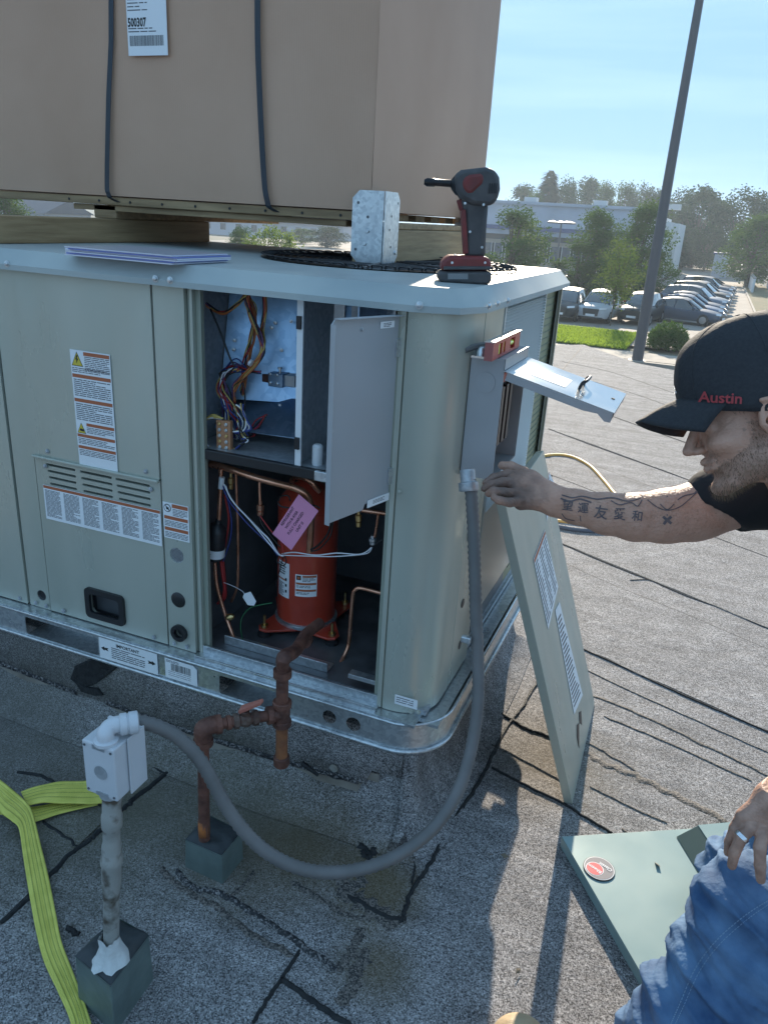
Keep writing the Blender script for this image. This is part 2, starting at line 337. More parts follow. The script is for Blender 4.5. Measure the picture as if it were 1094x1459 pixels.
M['tarwide'] = mat('worn_tar_and_grit', (0.03, 0.028, 0.027), 0.8, 0, col2=(0.22, 0.19, 0.165), nscale=300, kind='voronoi', nlo=0.2, nhi=1.0, bump=0.4, bscale=150)
# far ground
gm = mat('dry_ground', (0.16, 0.135, 0.095), 0.9, 0, col2=(0.10, 0.10, 0.06), nscale=0.08)
b = MB(); b.quad([(-500, -150, -3.52), (500, -150, -3.52), (500, 900, -3.52), (-500, 900, -3.52)], gm); g = struct(b.build('ground'))
asph = mat('old_asphalt', (0.22, 0.185, 0.155), 0.85, 0, col2=(0.30, 0.255, 0.215), nscale=0.5, bump=0.2, bscale=4, detail=8)
b = MB(); b.quad([(-60, 36.5, -3.41), (3.2, 36.5, -3.41), (3.2, 100, -3.41), (-1.0, 190, -3.41), (-90, 190, -3.41)], asph); struct(b.build('parking_lot'))
road = mat('street_asphalt', (0.13, 0.12, 0.11), 0.85, 0, col2=(0.17, 0.16, 0.145), nscale=0.8)
b = MB(); b.quad([(-60, 14, -3.47), (60, 14, -3.47), (60, 31.3, -3.47), (-60, 31.3, -3.47)], road); struct(b.build('street'))
conc = mat('pale_concrete', (0.33, 0.29, 0.24), 0.85, 0, col2=(0.27, 0.235, 0.20), nscale=1.5)
b = MB(); b.box((-60, 60), (32.2, 34.6), (-3.6, -3.40), conc); struct(b.build('pavement'))
b = MB(); b.box((-60, 60), (31.3, 31.6), (-3.6, -3.33), conc); struct(b.build('kerb'))
b = MB(); b.box((-60, 60), (31.6, 32.2), (-3.6, -3.43), asph); struct(b.build('gutter_strip'))
grassm = mat('lawn', (0.13, 0.20, 0.015), 0.9, 0, col2=(0.20, 0.27, 0.03), nscale=1.4, detail=8)
_n = grassm.node_tree; _t = _n.nodes.new('ShaderNodeBsdfTranslucent'); _t.inputs[0].default_value = (0.3, 0.42, 0.04, 1); _m = _n.nodes.new('ShaderNodeMixShader'); _m.inputs[0].default_value = .5
_n.links.new(_n.nodes['Principled BSDF'].outputs[0], _m.inputs[1]); _n.links.new(_t.outputs[0], _m.inputs[2]); _n.links.new(_m.outputs[0], _n.nodes['Material Output'].inputs[0])
# lawn bed with blades
def grass_bed(x0, x1, y0, y1, z, name, n, hgt=0.12):
    b = MB(); b.quad([(x0, y0, z), (x1, y0, z), (x1, y1, z), (x0, y1, z)], grassm)
    r = random.Random(3)
    for i in range(n):
        x = r.uniform(x0, x1); y = r.uniform(y0, y1); h = hgt*r.uniform(.6, 1.3); a = r.uniform(0, PI); dx = math.cos(a)*.05; dy = math.sin(a)*.05
        b.add([(x-dx, y-dy, z), (x+dx, y+dy, z), (x+r.uniform(-.05, .05), y+r.uniform(-.05, .05), z+h)], [(0, 1, 2)], grassm)
    o = b.build(name); o['kind'] = 'stuff'; o['label'] = 'bright green mown grass verge along the pavement'; o['category'] = 'grass'; return o
grass_bed(-14, -3.05, 34.6, 41.0, -3.36, 'grass', 26000)
dryv = mat('dry_verge', (0.17, 0.13, 0.06), 0.95, 0, col2=(0.10, 0.10, 0.045), nscale=1.2)
b = MB(); b.quad([(3.2, 36, -3.39), (5.6, 36, -3.39), (5.6, 100, -3.39), (3.2, 100, -3.39)], dryv); struct(b.build('verge'))
b = MB(); b.box((3.05, 3.2), (44, 100), (-3.55, -3.3), conc); struct(b.build('kerb_strip'))
b = MB(); b.quad([(5.9, 40, -3.385), (7.6, 40, -3.385), (7.0, 84, -3.385), (5.4, 84, -3.385)], conc); struct(b.build('path'))
b = MB(); b.box((-60, -3.5), (41.0, 41.18), (-3.6, -3.3), conc); struct(b.build('lot_kerb'))
# ------------------------------------------------------------------ the flat roof
far = [PZ(790, 508), PZ(831, 491), PZ(905, 517), PZ(985, 536)]
roof_out = [(-24, -26, 0), (16, -26, 0), (16, 1.5, 0), (2.2, 7.2, 0), tuple(far[2]), tuple(far[1]), (-2.0, 9.2, 0), (-24, 2.0, 0)]
b = MB(); n_ = len(roof_out)
b.add([Vector(p) for p in roof_out]+[Vector(p)-Vector((0, 0, 3.6)) for p in roof_out], [tuple(range(n_))], 'gran')
wallm = mat('building_wall', (0.35, 0.3, 0.26), 0.8)
b.add([Vector(p) for p in roof_out]+[Vector(p)-Vector((0, 0, 3.6)) for p in roof_out], [(i, (i+1) % n_, (i+1) % n_+n_, i+n_) for i in range(n_)], wallm)
roof = struct(b.build('roof'))
def seam(px, w, z=0.002, m='tarline', jag=0.35, name='roof_seam', pts=None, th=0.004):
    """raised bitumen bead following a line on the roof: ragged outline, low domed section"""
    P3 = pts or [PZ(u, v, z) for u, v in px]
    P3, _ = crom([Vector(p) for p in P3], 0, 14) if len(P3) > 2 else ([Vector(P3[0]).lerp(Vector(P3[1]), i/24) for i in range(25)], 0)
    if m == 'tarwide': th = 0.0012
    if px and px[0][0] > 760: z = .0044; th = .0006 if m == 'tarwide' else .003
    if m == 'tar': w *= 1.1 if px[0][0] < 720 else .8
    b = MB(); vs = []; k = len(P3); sd_ = rnd.random()*100
    for i, p in enumerate(P3):
        t = (P3[min(i+1, k-1)]-P3[max(i-1, 0)]); t.z = 0; t.normalize(); s_ = Vector((-t.y, t.x, 0))
        e = min(1, 0.35+min(i, k-1-i)*0.3)
        wl = w*e*(1+jag*2*noise.noise(Vector((i*.55+sd_, 0, 0)))); wr = w*e*(1+jag*2*noise.noise(Vector((i*.55+sd_, 9, 0))))
        off = s_*w*0.4*noise.noise(Vector((i*.3, 5, sd_)))
        lo_ = Vector((0, 0, -z+.0004)); vs += [p+off-s_*wl*.5+lo_, p+off-s_*wl*.25+Vector((0, 0, th)), p+off+s_*wr*.25+Vector((0, 0, th)), p+off+s_*wr*.5+lo_]
    fs = [(i*4+j, i*4+j+1, (i+1)*4+j+1, (i+1)*4+j) for i in range(k-1) for j in range(3)]
    b.add(vs, fs, m); return b.build(name, roof, smooth=True)
T = 'tar'
def roll(near, far, name='roof_sheet', zt=.0048):
    """a lapped sheet of roofing: its near edge stands proud of the next sheet"""
    (a, b_), (c, d_) = [(PZ(*near[0]), PZ(*near[1])), (PZ(*far[0]), PZ(*far[1]))]
    n = 60; mb = MB(); vs = []
    for i in range(n+1):
        f = i/n; p = a.lerp(b_, f); q = c.lerp(d_, f); w_ = Vector((0, 1, 0))*.012*noise.noise(Vector((f*7+near[0][1], 0, 0))); vs += [(p+w_).to_tuple()[:2]+(0.0005,), (p+w_).to_tuple()[:2]+(zt,), (q+w_*.3).to_tuple()[:2]+(0.0012,)]
    mb.add(vs, [(i*3+j, i*3+j+1, (i+1)*3+j+1, (i+1)*3+j) for i in range(n) for j in range(2)], 'gran'); return mb.build(name, roof)
_S = [((778, 560), (1150, 693)), ((781, 611), (1150, 746)), ((795, 773), (1150, 919)), ((800, 912), (1150, 1068))]
for i in range(3): roll(_S[i+1], _S[i])
roll(((0, 1315), (160, 1160)), ((-60, 1240), (75, 1116)))
seams = [
 ([(301, 1069), (350, 1093), (397, 1122), (444, 1155), (500, 1188), (518, 1205), (520, 1222)], .022, 'tar'),
 ([(513, 1170), (517, 1154), (527, 1152), (548, 1158), (584, 1160), (589, 1184)], .022, 'tar'), ([(530, 1190), (545, 1190), (563, 1200)], .022, 'tar'), ([(520, 1222), (530, 1215), (540, 1200)], .02, 'tar'),
 ([(485, 1262), (510, 1280), (540, 1301), (570, 1314)], .045, 'tarwide'), ([(495, 1275), (540, 1300), (575, 1312)], .014, 'tar'),
 ([(575, 1312), (577, 1295), (590, 1262), (615, 1226), (638, 1177), (669, 1134), (692, 1096), (718, 1042), (747, 1003), (768, 966)], .010, 'tar'),
 ([(580, 1190), (590, 1230), (586, 1260)], .005, 'tar'),
 ([(230, 1235), (247, 1255), (287, 1281), (312, 1293), (355, 1328), (417, 1362)], .016, 'tarwide'),
 ([(250, 1240), (280, 1265), (303, 1269), (334, 1281), (374, 1309), (430, 1346), (480, 1382)], .016, 'tarline'),
 ([(480, 1382), (498, 1362), (511, 1331), (514, 1321)], .022, 'tarwide'), ([(427, 1354), (402, 1393), (380, 1425), (360, 1459)], .008, 'tar'),
 ([(402, 1393), (442, 1424), (495, 1459), (540, 1495)], .012, 'tar'), ([(414, 1256), (445, 1272), (473, 1290), (500, 1305), (529, 1309)], .014, 'tarwide'),
 ([(330, 1275), (345, 1262), (362, 1240)], .010, 'tarwide'), ([(480, 1430), (505, 1395), (520, 1350)], .03, 'tarwide'),
 ([(795, 773), (853, 798), (897, 816), (926, 827), (979, 850), (1030, 868), (1094, 896), (1200, 935)], .007, 'tar'), ([(897, 827), (918, 826), (926, 827)], .004, 'tar'),
 ([(810, 916), (869, 942), (916, 964), (963, 986), (1020, 1011), (1094, 1043), (1200, 1090)], .007, 'tar'),
 ([(831, 1071), (863, 1087), (910, 1107), (963, 1134), (1036, 1172)], .035, 'tarwide'), ([(820, 1050), (860, 1070), (905, 1098)], .014, 'tarwide'),
 ([(700, 1094), (747, 1118), (799, 1143), (831, 1163), (872, 1187)], .007, 'tar'),
 ([(690, 1003), (725, 1023), (751, 1038), (792, 1053), (830, 1075)], .016, 'tar'),
 ([(980, 752), (1008, 762), (1071, 786), (1150, 815)], .008, 'tar'), ([(781, 611), (850, 637), (986, 686), (1060, 715)], .009, 'tar'),
 ([(778, 560), (874, 594), (980, 632), (1080, 668)], .012, 'tar'), ([(779, 675), (835, 696), (905, 725)], .010, 'tar'),
 ([(800, 530), (900, 560), (990, 592)], .012, 'tarwide'), ([(800, 515), (870, 530), (960, 560)], .012, 'tarwide'), ([(831, 491), (800, 528)], .012, 'tarwide'),
 ([(820, 985), (870, 1000), (960, 1040), (1094, 1105)], .018, 'tarwide'), ([(860, 1020), (960, 1062), (1070, 1112)], .014, 'tarwide'),
 ([(0, 1005), (41, 1007), (85, 1016), (110, 1018), (126, 1007), (144, 991)], .012, 'tar'), ([(90, 1016), (115, 1025), (134, 1039), (150, 1052)], .008, 'tar'), ([(88, 1028), (108, 1042)], .006, 'tar'),
 ([(204, 1086), (236, 1103)], .008, 'tar'), ([(263, 1079), (236, 1103), (192, 1137), (165, 1163), (130, 1195)], .014, 'tar'), ([(0, 1315), (42, 1279), (96, 1221), (132, 1194)], .012, 'tar'),
 ([(61, 1171), (90, 1190), (111, 1208)], .010, 'tar'), ([(25, 1100), (60, 1106), (78, 1116)], .008, 'tar'), ([(95, 1320), (112, 1333)], .012, 'tar'),
 ([(470, 1240), (500, 1262), (520, 1250)], .03, 'tarwide'), ([(885, 1180), (900, 1192)], .01, 'tarwide'),
 ([(800, 800), (870, 832), (960, 868), (1094, 925)], .006, 'tarwide'), ([(805, 850), (900, 890), (1000, 935), (1094, 978)], .008, 'tarwide'), ([(790, 585), (880, 615), (1000, 655)], .010, 'tarwide'), ([(785, 640), (860, 668), (960, 705)], .012, 'tarwide'), ([(815, 945), (900, 985), (1000, 1030), (1094, 1072)], .007, 'tarwide'), ([(840, 1120), (900, 1150), (950, 1172)], .010, 'tarwide'), ([(700, 1060), (760, 1090), (810, 1118)], .010, 'tarwide'),
]
for px, w, m in seams: seam(px, w, m=m)
# pits/dark spots and small debris on the sheet
def blob(c, r, m, name, parent, ry=None, th=0.003):
    b = MB(); n = 18; s_ = rnd.random()*50
    ring = []
    for i in range(n):
        a = 2*PI*i/n; k = 1+0.35*noise.noise(Vector((math.cos(a)*1.3+s_, math.sin(a)*1.3, 0)))
        ring.append((c[0]+r*k*math.cos(a), c[1]+(ry or r)*k*math.sin(a), c[2]+0.002))
    b.add(ring+[(p[0]*.5+c[0]*.5, p[1]*.5+c[1]*.5, c[2]+0.002+th) for p in ring], [(i, (i+1) % n, (i+1) % n+n, i+n) for i in range(n)]+[tuple(range(n, 2*n))], m)
    return b.build(name, parent, smooth=True)
# ------------------------------------------------------------------ the curb under the unit
curb = thing('roof_curb', 'granule covered roof curb carrying the open air conditioning unit', 'roof curb', (-1.4, 0.6, 0))
b = MB()
XL, XR = -3.4, -0.47; YF, YB = 0.03, 1.12
nseg = 40; rows = [(0.0, 0.292), (0.0, 0.20), (0.004, 0.12), (0.02, 0.05), (0.06, 0.014), (0.10, 0.003)]
def curb_ring(off, z, wob):
    pts = []
    xl, xr, yf, yb = XL-off, XR+off, YF-off, YB+off; r = 0.03+off
    for i in range(nseg*2): x = xl+(xr-xl)*i/(nseg*2); pts.append((x, yf+wob*noise.noise(Vector((x*3, 0, z*4))), z))
    for i in range(7): a = -PI/2+PI/2*i/6; pts.append((xr-r+r*math.cos(a), yf+r+r*math.sin(a), z))
    for i in range(1, nseg): y = yf+r+(yb-yf-r)*i/nseg; pts.append((xr+wob*noise.noise(Vector((y*3, 4, z*4))), y, z))
    pts.append((xr, yb, z)); pts.append((xl, yb, z)); return pts
rings = [curb_ring(o, z, 0.0 if z > .25 else 0.02) for o, z in rows]; k = len(rings[0]); vs = [p for r_ in rings for p in r_]
b.add(vs, [(i*k+j, i*k+(j+1) % k, (i+1)*k+(j+1) % k, (i+1)*k+j) for i in range(len(rings)-1) for j in range(k)]+[tuple(range(k))], 'gran')
b.build('curb_body', curb, smooth=True)
# upper flashing sheet lapped over the curb face (ragged tarred lower edge)
b = MB(); lap = []
N = 90
def zl(x): return 0.13+0.028*math.sin(x*2.1+1.0)+0.012*noise.noise(Vector((x*4, 1, 1))) + (0.05 if x > -0.60 else 0)
for i in range(N+1):
    x = -2.3+(2.3-0.50)*i/N
    lap.append((x, YF-0.006, 0.296)); lap.append((x, YF-0.012, zl(x)+.0)); lap.append((x, YF-0.004, zl(x)-0.002))
b.add(lap, [(i*3+j, i*3+j+1, (i+1)*3+j+1, (i+1)*3+j) for i in range(N) for j in range(2)], 'gran'); b.build('flashing_sheet', curb, smooth=True)
def curb_bead(xs, w, m='tarline', zo=0.0, name='tar_bead'):
    b = MB(); n = 60; vs = []
    for i in range(n+1):
        x = xs[0]+(xs[1]-xs[0])*i/n; q = 1+0.5*noise.noise(Vector((x*30, 2, 2))); z = zl(x)+zo
        vs += [(x, YF-0.013, z+w*.5*q), (x, YF-0.018, z), (x, YF-0.008, z-w*.5*q)]
    b.add(vs, [(i*3+j, i*3+j+1, (i+1)*3+j+1, (i+1)*3+j) for i in range(n) for j in range(2)], m); return b.build(name, curb, smooth=True)
curb_bead((-2.3, -1.55), .022); curb_bead((-1.44, -0.62), .022)
M['flashmetal'] = mat('pale_flashing_edge', (0.30, 0.27, 0.23), 0.7, 0, col2=(0.18, 0.15, 0.12), nscale=9)
b = MB(); vs = []
for i in range(91):
    x = -2.3+(2.3-0.56)*i/90; z = zl(x)-0.01; vs += [(x, YF-0.008, z), (x, YF-0.010, z-0.022-0.006*noise.noise(Vector((x*6, 0, 0))))]
b.add(vs, [(i*2, i*2+1, i*2+3, i*2+2) for i in range(90)], 'flashmetal'); b.build('flashing_edge', curb)
# dark mastic repair spread down the curb face
b = MB(); pts = [PY(u, v, YF-0.016) for u, v in [(128, 940), (160, 936), (176, 944), (150, 965), (136, 975), (118, 982), (100, 968), (106, 950)]]
b.slab(pts, (0, 0.01, 0), 'tar'); b.build('mastic_patch', curb, bevel=.003)
b = MB(); pts = [PY(u, v, YF-0.02) for u, v in [(104, 968), (120, 980), (138, 982), (146, 992), (134, 992), (115, 986)]]
b.slab(pts, (0, 0.012, 0), 'tar'); b.build('mastic_patch', curb, bevel=.003)
b = MB(); c_ = PY(476, 1094, YF-0.013); b.lathe(c_, [(0.012, 0), (0.012, 0.003), (0.004, 0.0045)], 'galv_rust', (0, -1, 0), 12); b.build('fixing_plug', curb, smooth='auto')
b = MB(); b.tube([PY(430, 1087, YF-0.017), PY(454, 1104, YF-0.017)], .006, 'tar', 6); b.build('tar_bead', curb)
# debris
for (u, v, s_) in ((697, 1218, .012), (719, 1221, .012), (738, 1385, .011), (936, 1233, .012)):
    z = 0.034 if u > 900 else 0.004
    c_ = PZ(u, v, z); b = MB(); a = rnd.uniform(0, 3)
    dm = mat('dry_leaf', (0.16, 0.13, 0.09), 0.8)
    vs = [c_+Vector((math.cos(a)*s_, math.sin(a)*s_, 0.001)), c_+Vector((math.cos(a+1.9)*s_*.5, math.sin(a+1.9)*s_*.5, 0.008)), c_+Vector((-math.cos(a)*s_, -math.sin(a)*s_, 0.006)), c_+Vector((math.cos(a-1.9)*s_*.4, math.sin(a-1.9)*s_*.4, 0.001)), c_+Vector((0, 0, .005))]
    b.add(vs, [(0, 1, 4), (1, 2, 4), (2, 3, 4), (3, 0, 4)], dm)
    where = {697: 'curled dry leaf left of a matching pair on the roof in front of the unit', 719: 'curled dry leaf right of a matching pair beside the shadow on the roof', 738: 'pale dry leaf lying alone near the boot on the sunlit roof', 936: 'small curled leaf lying on the green metal panel'}[u]
    o = b.build('dry_leaf', loc=c_); tag(o, where, 'leaf', 'dry leaves on the roof')
# ================================================================== THE OPENED AIR CONDITIONING UNIT
unit = thing('rooftop_air_conditioner', 'large grey green rooftop air conditioner with its compressor compartment open, standing on the curb', 'air conditioner', (-1.4, 0.6, 0.29))
UL, UR, UF, UB = -3.0, -0.44, 0.0, 1.17
ZB, ZT = 0.385, 1.3375
def ring_pts(off, z, r=0.095, ul=UL, seg=8):
    """outline of the cabinet in plan, offset outwards, rounded on the right corners"""
    xl, xr, yf, yb = ul-off, UR+off, UF-off, UB+off; r = max(r+off, 0.01); p = [(xl, yf, z)]
    for i in range(seg+1): a = -PI/2+PI/2*i/seg; p.append((xr-r+r*math.cos(a), yf+r+r*math.sin(a), z))
    for i in range(seg+1): a = PI/2*i/seg; p.append((xr-r+r*math.cos(a), yb-r+r*math.sin(a), z))
    p.append((xl, yb, z)); return p
def band(b, prof, m, r=0.095, seg=8, cap=False):
    rs = [ring_pts(o, z, r, seg=seg) for o, z in prof]; k = len(rs[0]); vs = [p for q in rs for p in q]
    b.add(vs, [(i*k+j, i*k+(j+1) % k, (i+1)*k+(j+1) % k, (i+1)*k+j) for i in range(len(rs)-1) for j in range(k)], m)
# --- top cover
FC = (-0.885, 0.70); FRR = 0.36
b = MB()
band(b, [(0.004, 1.3375), (0.022, 1.3375), (0.022, 1.3505), (0.0195, 1.353), (-0.0115, 1.3835), (-0.0125, 1.385), (-0.0595, 1.385)], 'topmetal', seg=2)
ol = [(p[0], p[1]) for p in ring_pts(-0.0599, 0, seg=2)]
vs, fs = curve_plate(ol, [circ(FC[0], FC[1], FRR, 64)], 0.002); b.add([v+Vector((0, 0, 1.383)) for v in vs], fs, 'topmetal')
b.build('top_cover', unit, smooth='auto')
b = MB(); b.lathe((FC[0], FC[1], 1.384), [(FRR, 0), (FRR+.012, .004), (FRR, .006), (FRR-.01, .0), (FRR-.03, -.12), (FRR-.031, -.12)], 'blackm', n=64); b.v = b.v; b.build('fan_shroud', unit, smooth='auto')
b = MB(); b.lathe((FC[0], FC[1], 1.18), [(FRR-.03, 0), (FRR-.03, .002)], 'dark', n=48); b.build('fan_well', unit)
# guard rings and spokes
for i in range(15):
    r_ = 0.06+i*(FRR-0.06)/14.5
    b = MB(); pts = [(FC[0]+r_*math.cos(2*PI*j/56), FC[1]+r_*math.sin(2*PI*j/56), 1.389) for j in range(57)]
    b.tube(pts, 0.0022, 'black', 5, cap=False, smooth=1); b.build('guard_ring', unit, smooth=True)
for i in range(8):
    a = 2*PI*i/8+.2; b = MB(); b.tube([(FC[0], FC[1], 1.391), (FC[0]+(FRR+.01)*math.cos(a), FC[1]+(FRR+.01)*math.sin(a), 1.391)], 0.003, 'black', 6); b.build('guard_spoke', unit)
# looped rim of the guard
b = MB()
for i in range(64):
    a = 2*PI*i/64; p = Vector((FC[0]+(FRR-.002)*math.cos(a), FC[1]+(FRR-.002)*math.sin(a), 1.39)); t = Vector((-math.sin(a), math.cos(a), 0)); o_ = Vector((math.cos(a), math.sin(a), 0))
    b.tube([p-t*.012-o_*.02, p-t*.012+Vector((0, 0, .006)), p+o_*.012+Vector((0, 0, .006)), p+t*.012+Vector((0, 0, .006)), p+t*.012-o_*.02], .002, 'black', 5, smooth=2)
b.build('guard_rim', unit, smooth=True)
# --- base rail with forklift slots, rounded corner
def xz_plate(outline, holes, y, th, m, b):
    vs, fs = curve_plate(outline, holes, th); b.add([Vector((v.x, y-v.z, v.y)) for v in vs], fs, m)
RY = UF-0.032; RX = UR+0.035; RR = 0.125
b = MB()
slots = [rrect(-1.672, .308, -1.405, .364, .008), rrect(-1.005, .308, -.822, .364, .008), rrect(-2.6, .308, -2.33, .364, .008), circ(-.683, .339, .0185), circ(-.617, .339, .0195)]
for (x, z) in ((-1.39, .355), (-1.39, .325), (-1.02, .355), (-.79, .33), (-.745, .322), (-.80, .352), (-1.69, .33)): slots.append(circ(x, z, .003, 8))
xz_plate([(-3.05, .300), (UR+.035-RR, .300), (UR+.035-RR, .376), (-3.05, .376)], slots, RY+.002, .002, 'galv', b)
def rail_band(prof, m):
    k = []; 
    for (o, z) in prof:
        p = [(UR+.035-RR, RY-o, z)]
        for i in range(1, 13): a = -PI/2+PI/2*i/12; p.append((RX-RR+(RR+o)*math.cos(a), RY+RR+(RR+o)*math.sin(a), z))
        for i in range(0, 9): a = PI/2*i/8; p.append((RX-.11+(.11+o)*math.cos(a), UB+.03-.11+(.11+o)*math.sin(a), z))
        p.append((-1.2, UB+.03+o, z)); k.append(p)
    n = len(k[0]); b.add([q for p in k for q in p], [(i*n+j, i*n+j+1, (i+1)*n+j+1, (i+1)*n+j) for i in range(len(k)-1) for j in range(n-1)], m)
rail_band([(0, .300), (0, .376)], 'galv')
b.build('base_rail', unit, smooth='auto')
# rolled edges of the rail (bright lips)
b = MB()
pts = [(-3.05, RY-.004, .2995)]+[(UR+.035-RR, RY-.004, .2995)]+[(RX-RR+(RR+.004)*math.cos(-PI/2+PI/2*i/10), RY+RR+(RR+.004)*math.sin(-PI/2+PI/2*i/10), .2995) for i in range(1, 11)]+[(RX-.11+.114*math.cos(PI/2*i/8), UB+.03-.11+.114*math.sin(PI/2*i/8), .2995) for i in range(9)]
b.tube(pts, .0055, 'galv', 8, smooth=1); b.build('rail_lip', unit, smooth=True)
b = MB(); pts = [(p[0], p[1]+(.002 if i < 2 else 0), .378) for i, p in enumerate(pts)]; b.tube(pts, .004, 'galv', 8, smooth=1)
b.build('rail_lip', unit, smooth=True)
b = MB(); b.box((-3.0, UR-.02), (RY+.001, .03), (.377, .3845), 'galv'); b.box((-.56, UR+.03), (.0, UB-.08), (.372, .3795), 'galv'); b.build('rail_ledge', unit)
for (x0, x1) in ((-1.672, -1.405), (-1.005, -.822)):
    b = MB(); b.box((x0+.002, x1-.002), (RY+.006, RY+.08), (.304, .3075), 'galv'); b.box((x0, x1), (RY+.08, RY+.083), (.30, .372), 'galv_dark'); b.build('fork_pocket', unit)
b = MB(); b.box((RX-.012, RX-.006), (.12, 1.08), (.30, .345), 'galv_rust'); b.box((UR-.03, UR+.03), (.12, 1.09), (.345, .350), 'galv'); b.build('side_rail_step', unit)
# --- base pan and hidden carcass
b = MB(); b.box((-3.0, UR-.01), (.02, UB-.02), (.3846, .399), 'galv_dark'); b.build('base_pan', unit)
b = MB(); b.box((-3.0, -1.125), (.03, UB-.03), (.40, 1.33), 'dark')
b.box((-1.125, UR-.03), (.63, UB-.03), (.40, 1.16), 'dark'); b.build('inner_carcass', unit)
b = MB(); b.box((-3.0, -.53), (UB-.03, UB), (.385, 1.337), 'paint'); b.box((-3.01, -3.0), (0, UB), (.385, 1.337), 'paint'); b.build('back_panel', unit)
# --- front panels
def fpanel(x0, x1, z0, z1, y, holes=(), name='access_panel', th=.018, bev=.0025):
    b = MB(); xz_plate([(x0, z0), (x1, z0), (x1, z1), (x0, z1)], list(holes), y+th, th, 'paint', b); return b.build(name, unit, bevel=bev)
fpanel(-3.0, -1.686, .388, 1.336, -.002)
fpanel(-1.680, -1.604, .386, 1.336, .002, [circ(-1.633, .427, .0165)], 'post_panel')
fpanel(-1.600, -1.190, .862, 1.336, -.002)
# louvred lower panel
lv = []
for (u0, v0), w3 in (((68, 657), 0),):
    pass
gx = [(-1.560, -1.462), (-1.446, -1.342), (-1.330, -1.222)]
gz0 = .845
for gi, (a, c) in enumerate(gx):
    for r_ in range(5):
        z = .840-r_*.0178; lv.append(rrect(a+.002*r_, z-.0033, c, z+.0033, .003, 3))
hx0, hx1, hz0, hz1 = -1.455, -1.335, .415, .494
fpanel(-1.600, -1.190, .388, .860, .000, lv+[rrect(hx0, hz0, hx1, hz1, .012)], 'louvred_panel')
b = MB(); b.box((-1.600, -1.190), (-.012, -.0025), (.856, .863), 'paint'); b.build('drip_edge', unit, bevel=.002)
fpanel(-1.186, -1.100, .386, 1.336, .001, [circ(-1.149, .663, .0215, 24), circ(-1.15, .534, .022), circ(-1.148, .437, .016)], 'post_panel')
b = MB(); b.box((-1.58, -1.20), (.035, .04), (.75, .86), 'galv_dark'); b.build('louvre_baffle', unit)
# recess behind handle
b = MB()
for (x, z) in (((hx0-.003, hx0), (hz0, hz1)), ((hx1, hx1+.003), (hz0, hz1)), ((hx0, hx1), (hz0-.003, hz0)), ((hx0, hx1), (hz1, hz1+.003))): b.box(x, (.012, .07), z, 'black')
b.quad([(hx0, .03, hz1), (hx1, .03, hz1), (hx1, .068, hz0), (hx0, .068, hz0)], 'blackm')
o_ = rrect(hx0-.007, hz0-.007, hx1+.007, hz1+.007, .014); i_ = rrect(hx0+.009, hz0+.01, hx1-.009, hz1-.01, .01)
xz_plate(o_, [i_], .0, .009, 'black', b); b.build('panel_handle', unit, bevel=.002)
# round plugs and mesh disc
b = MB(); b.lathe((-1.15, .012, .534), [(.022, 0), (.022, .012), (.018, .015)], 'black', (0, -1, 0), 28); b.build('hole_plug', unit, smooth='auto')
b = MB(); vs, fs = curve_plate(circ(0, 0, .024, 28), [circ(0, 0, .013, 24)], .01); b.add([Vector((v.x-1.148, -.006-v.z+.006, v.y+.437)) for v in vs], fs, 'black'); b.lathe((-1.148, .01, .437), [(.017, 0), (.0165, -.03), (.013, -.03)], 'black', (0, -1, 0), 24); b.build('rubber_grommet', unit, smooth='auto')
b = MB(); b.lathe((-1.633, .018, .427), [(.0165, 0), (.0165, .014), (.012, .010), (.0, .010)], 'black', (0, -1, 0), 24); b.build('hole_plug', unit, smooth='auto')
b = MB(); mesh_holes = []
for i in range(-5, 6):
    for j in range(-5, 6):
        x = i*.0042+(j % 2)*.0021; z = j*.0038
        if x*x+z*z < .0195**2: mesh_holes.append(rrect(x-.0015, z-.0013, x+.0015, z+.0013, .0005, 1))
vs, fs = curve_plate(circ(0, 0, .0225, 28), mesh_holes, .001); b.add([Vector((v.x-1.149, .004-v.z, v.y+.663)) for v in vs], fs, 'galv_dark'); b.lathe((-1.149, .012, .663), [(.022, 0), (.022, .001)], 'black', (0, -1, 0), 20); b.build('vent_mesh', unit)
# channels at the edges of the opening
b = MB(); b.box((-1.0985, -1.088), (.012, .03), (.386, 1.336), 'paint'); b.box((-1.088, -1.080), (.004, .03), (.386, 1.336), 'paint'); b.box((-1.080, -1.066), (.016, .03), (.386, 1.336), 'paint_in'); b.build('door_channel', unit, bevel=.0015)
b = MB(); b.box((-.585, -.571), (.014, .03), (.386, 1.336), 'paint_in'); b.box((-.571, -.560), (-.001, .03), (.386, 1.336), 'paint'); b.build('door_channel', unit, bevel=.0015)
# corner post, rounded in two shallow facets + side post
b = MB()
prof = [(-.560, .006), (-.556, .0), (-.552, .0)]; r = .095
for i in range(13): a = -PI/2+PI/2*i/12; prof.append((UR-r+r*math.cos(a), UF+r+r*math.sin(a)))
prof += [(UR, .165), (UR-.003, .167), (UR-.003, .170), (UR, .172), (UR, .33), (UR-.01, .335), (UR-.012, .35)]
vs = [(x, y, .386) for x, y in prof]+[(x, y, 1.338) for x, y in prof]; k = len(prof)
b.add(vs, [(i, i+1, i+1+k, i+k) for i in range(k-1)], 'paint'); cp = b.build('corner_post', unit, smooth='auto'); sm = cp.modifiers.new('s', 'SOLIDIFY'); sm.thickness = .0015; sm.offset = -1
for (y, z) in ((.215, .79), (.225, .60), (.24, .47)):
    b = MB(); b.lathe((UR+.0005, y, z), [(.012, 0), (.012, .001)], 'black', (1, 0, 0), 20); b.build('hole_plug', unit)
screw(unit, (UR, .20, .93), (1, 0, 0), .005, 'galv_dark')
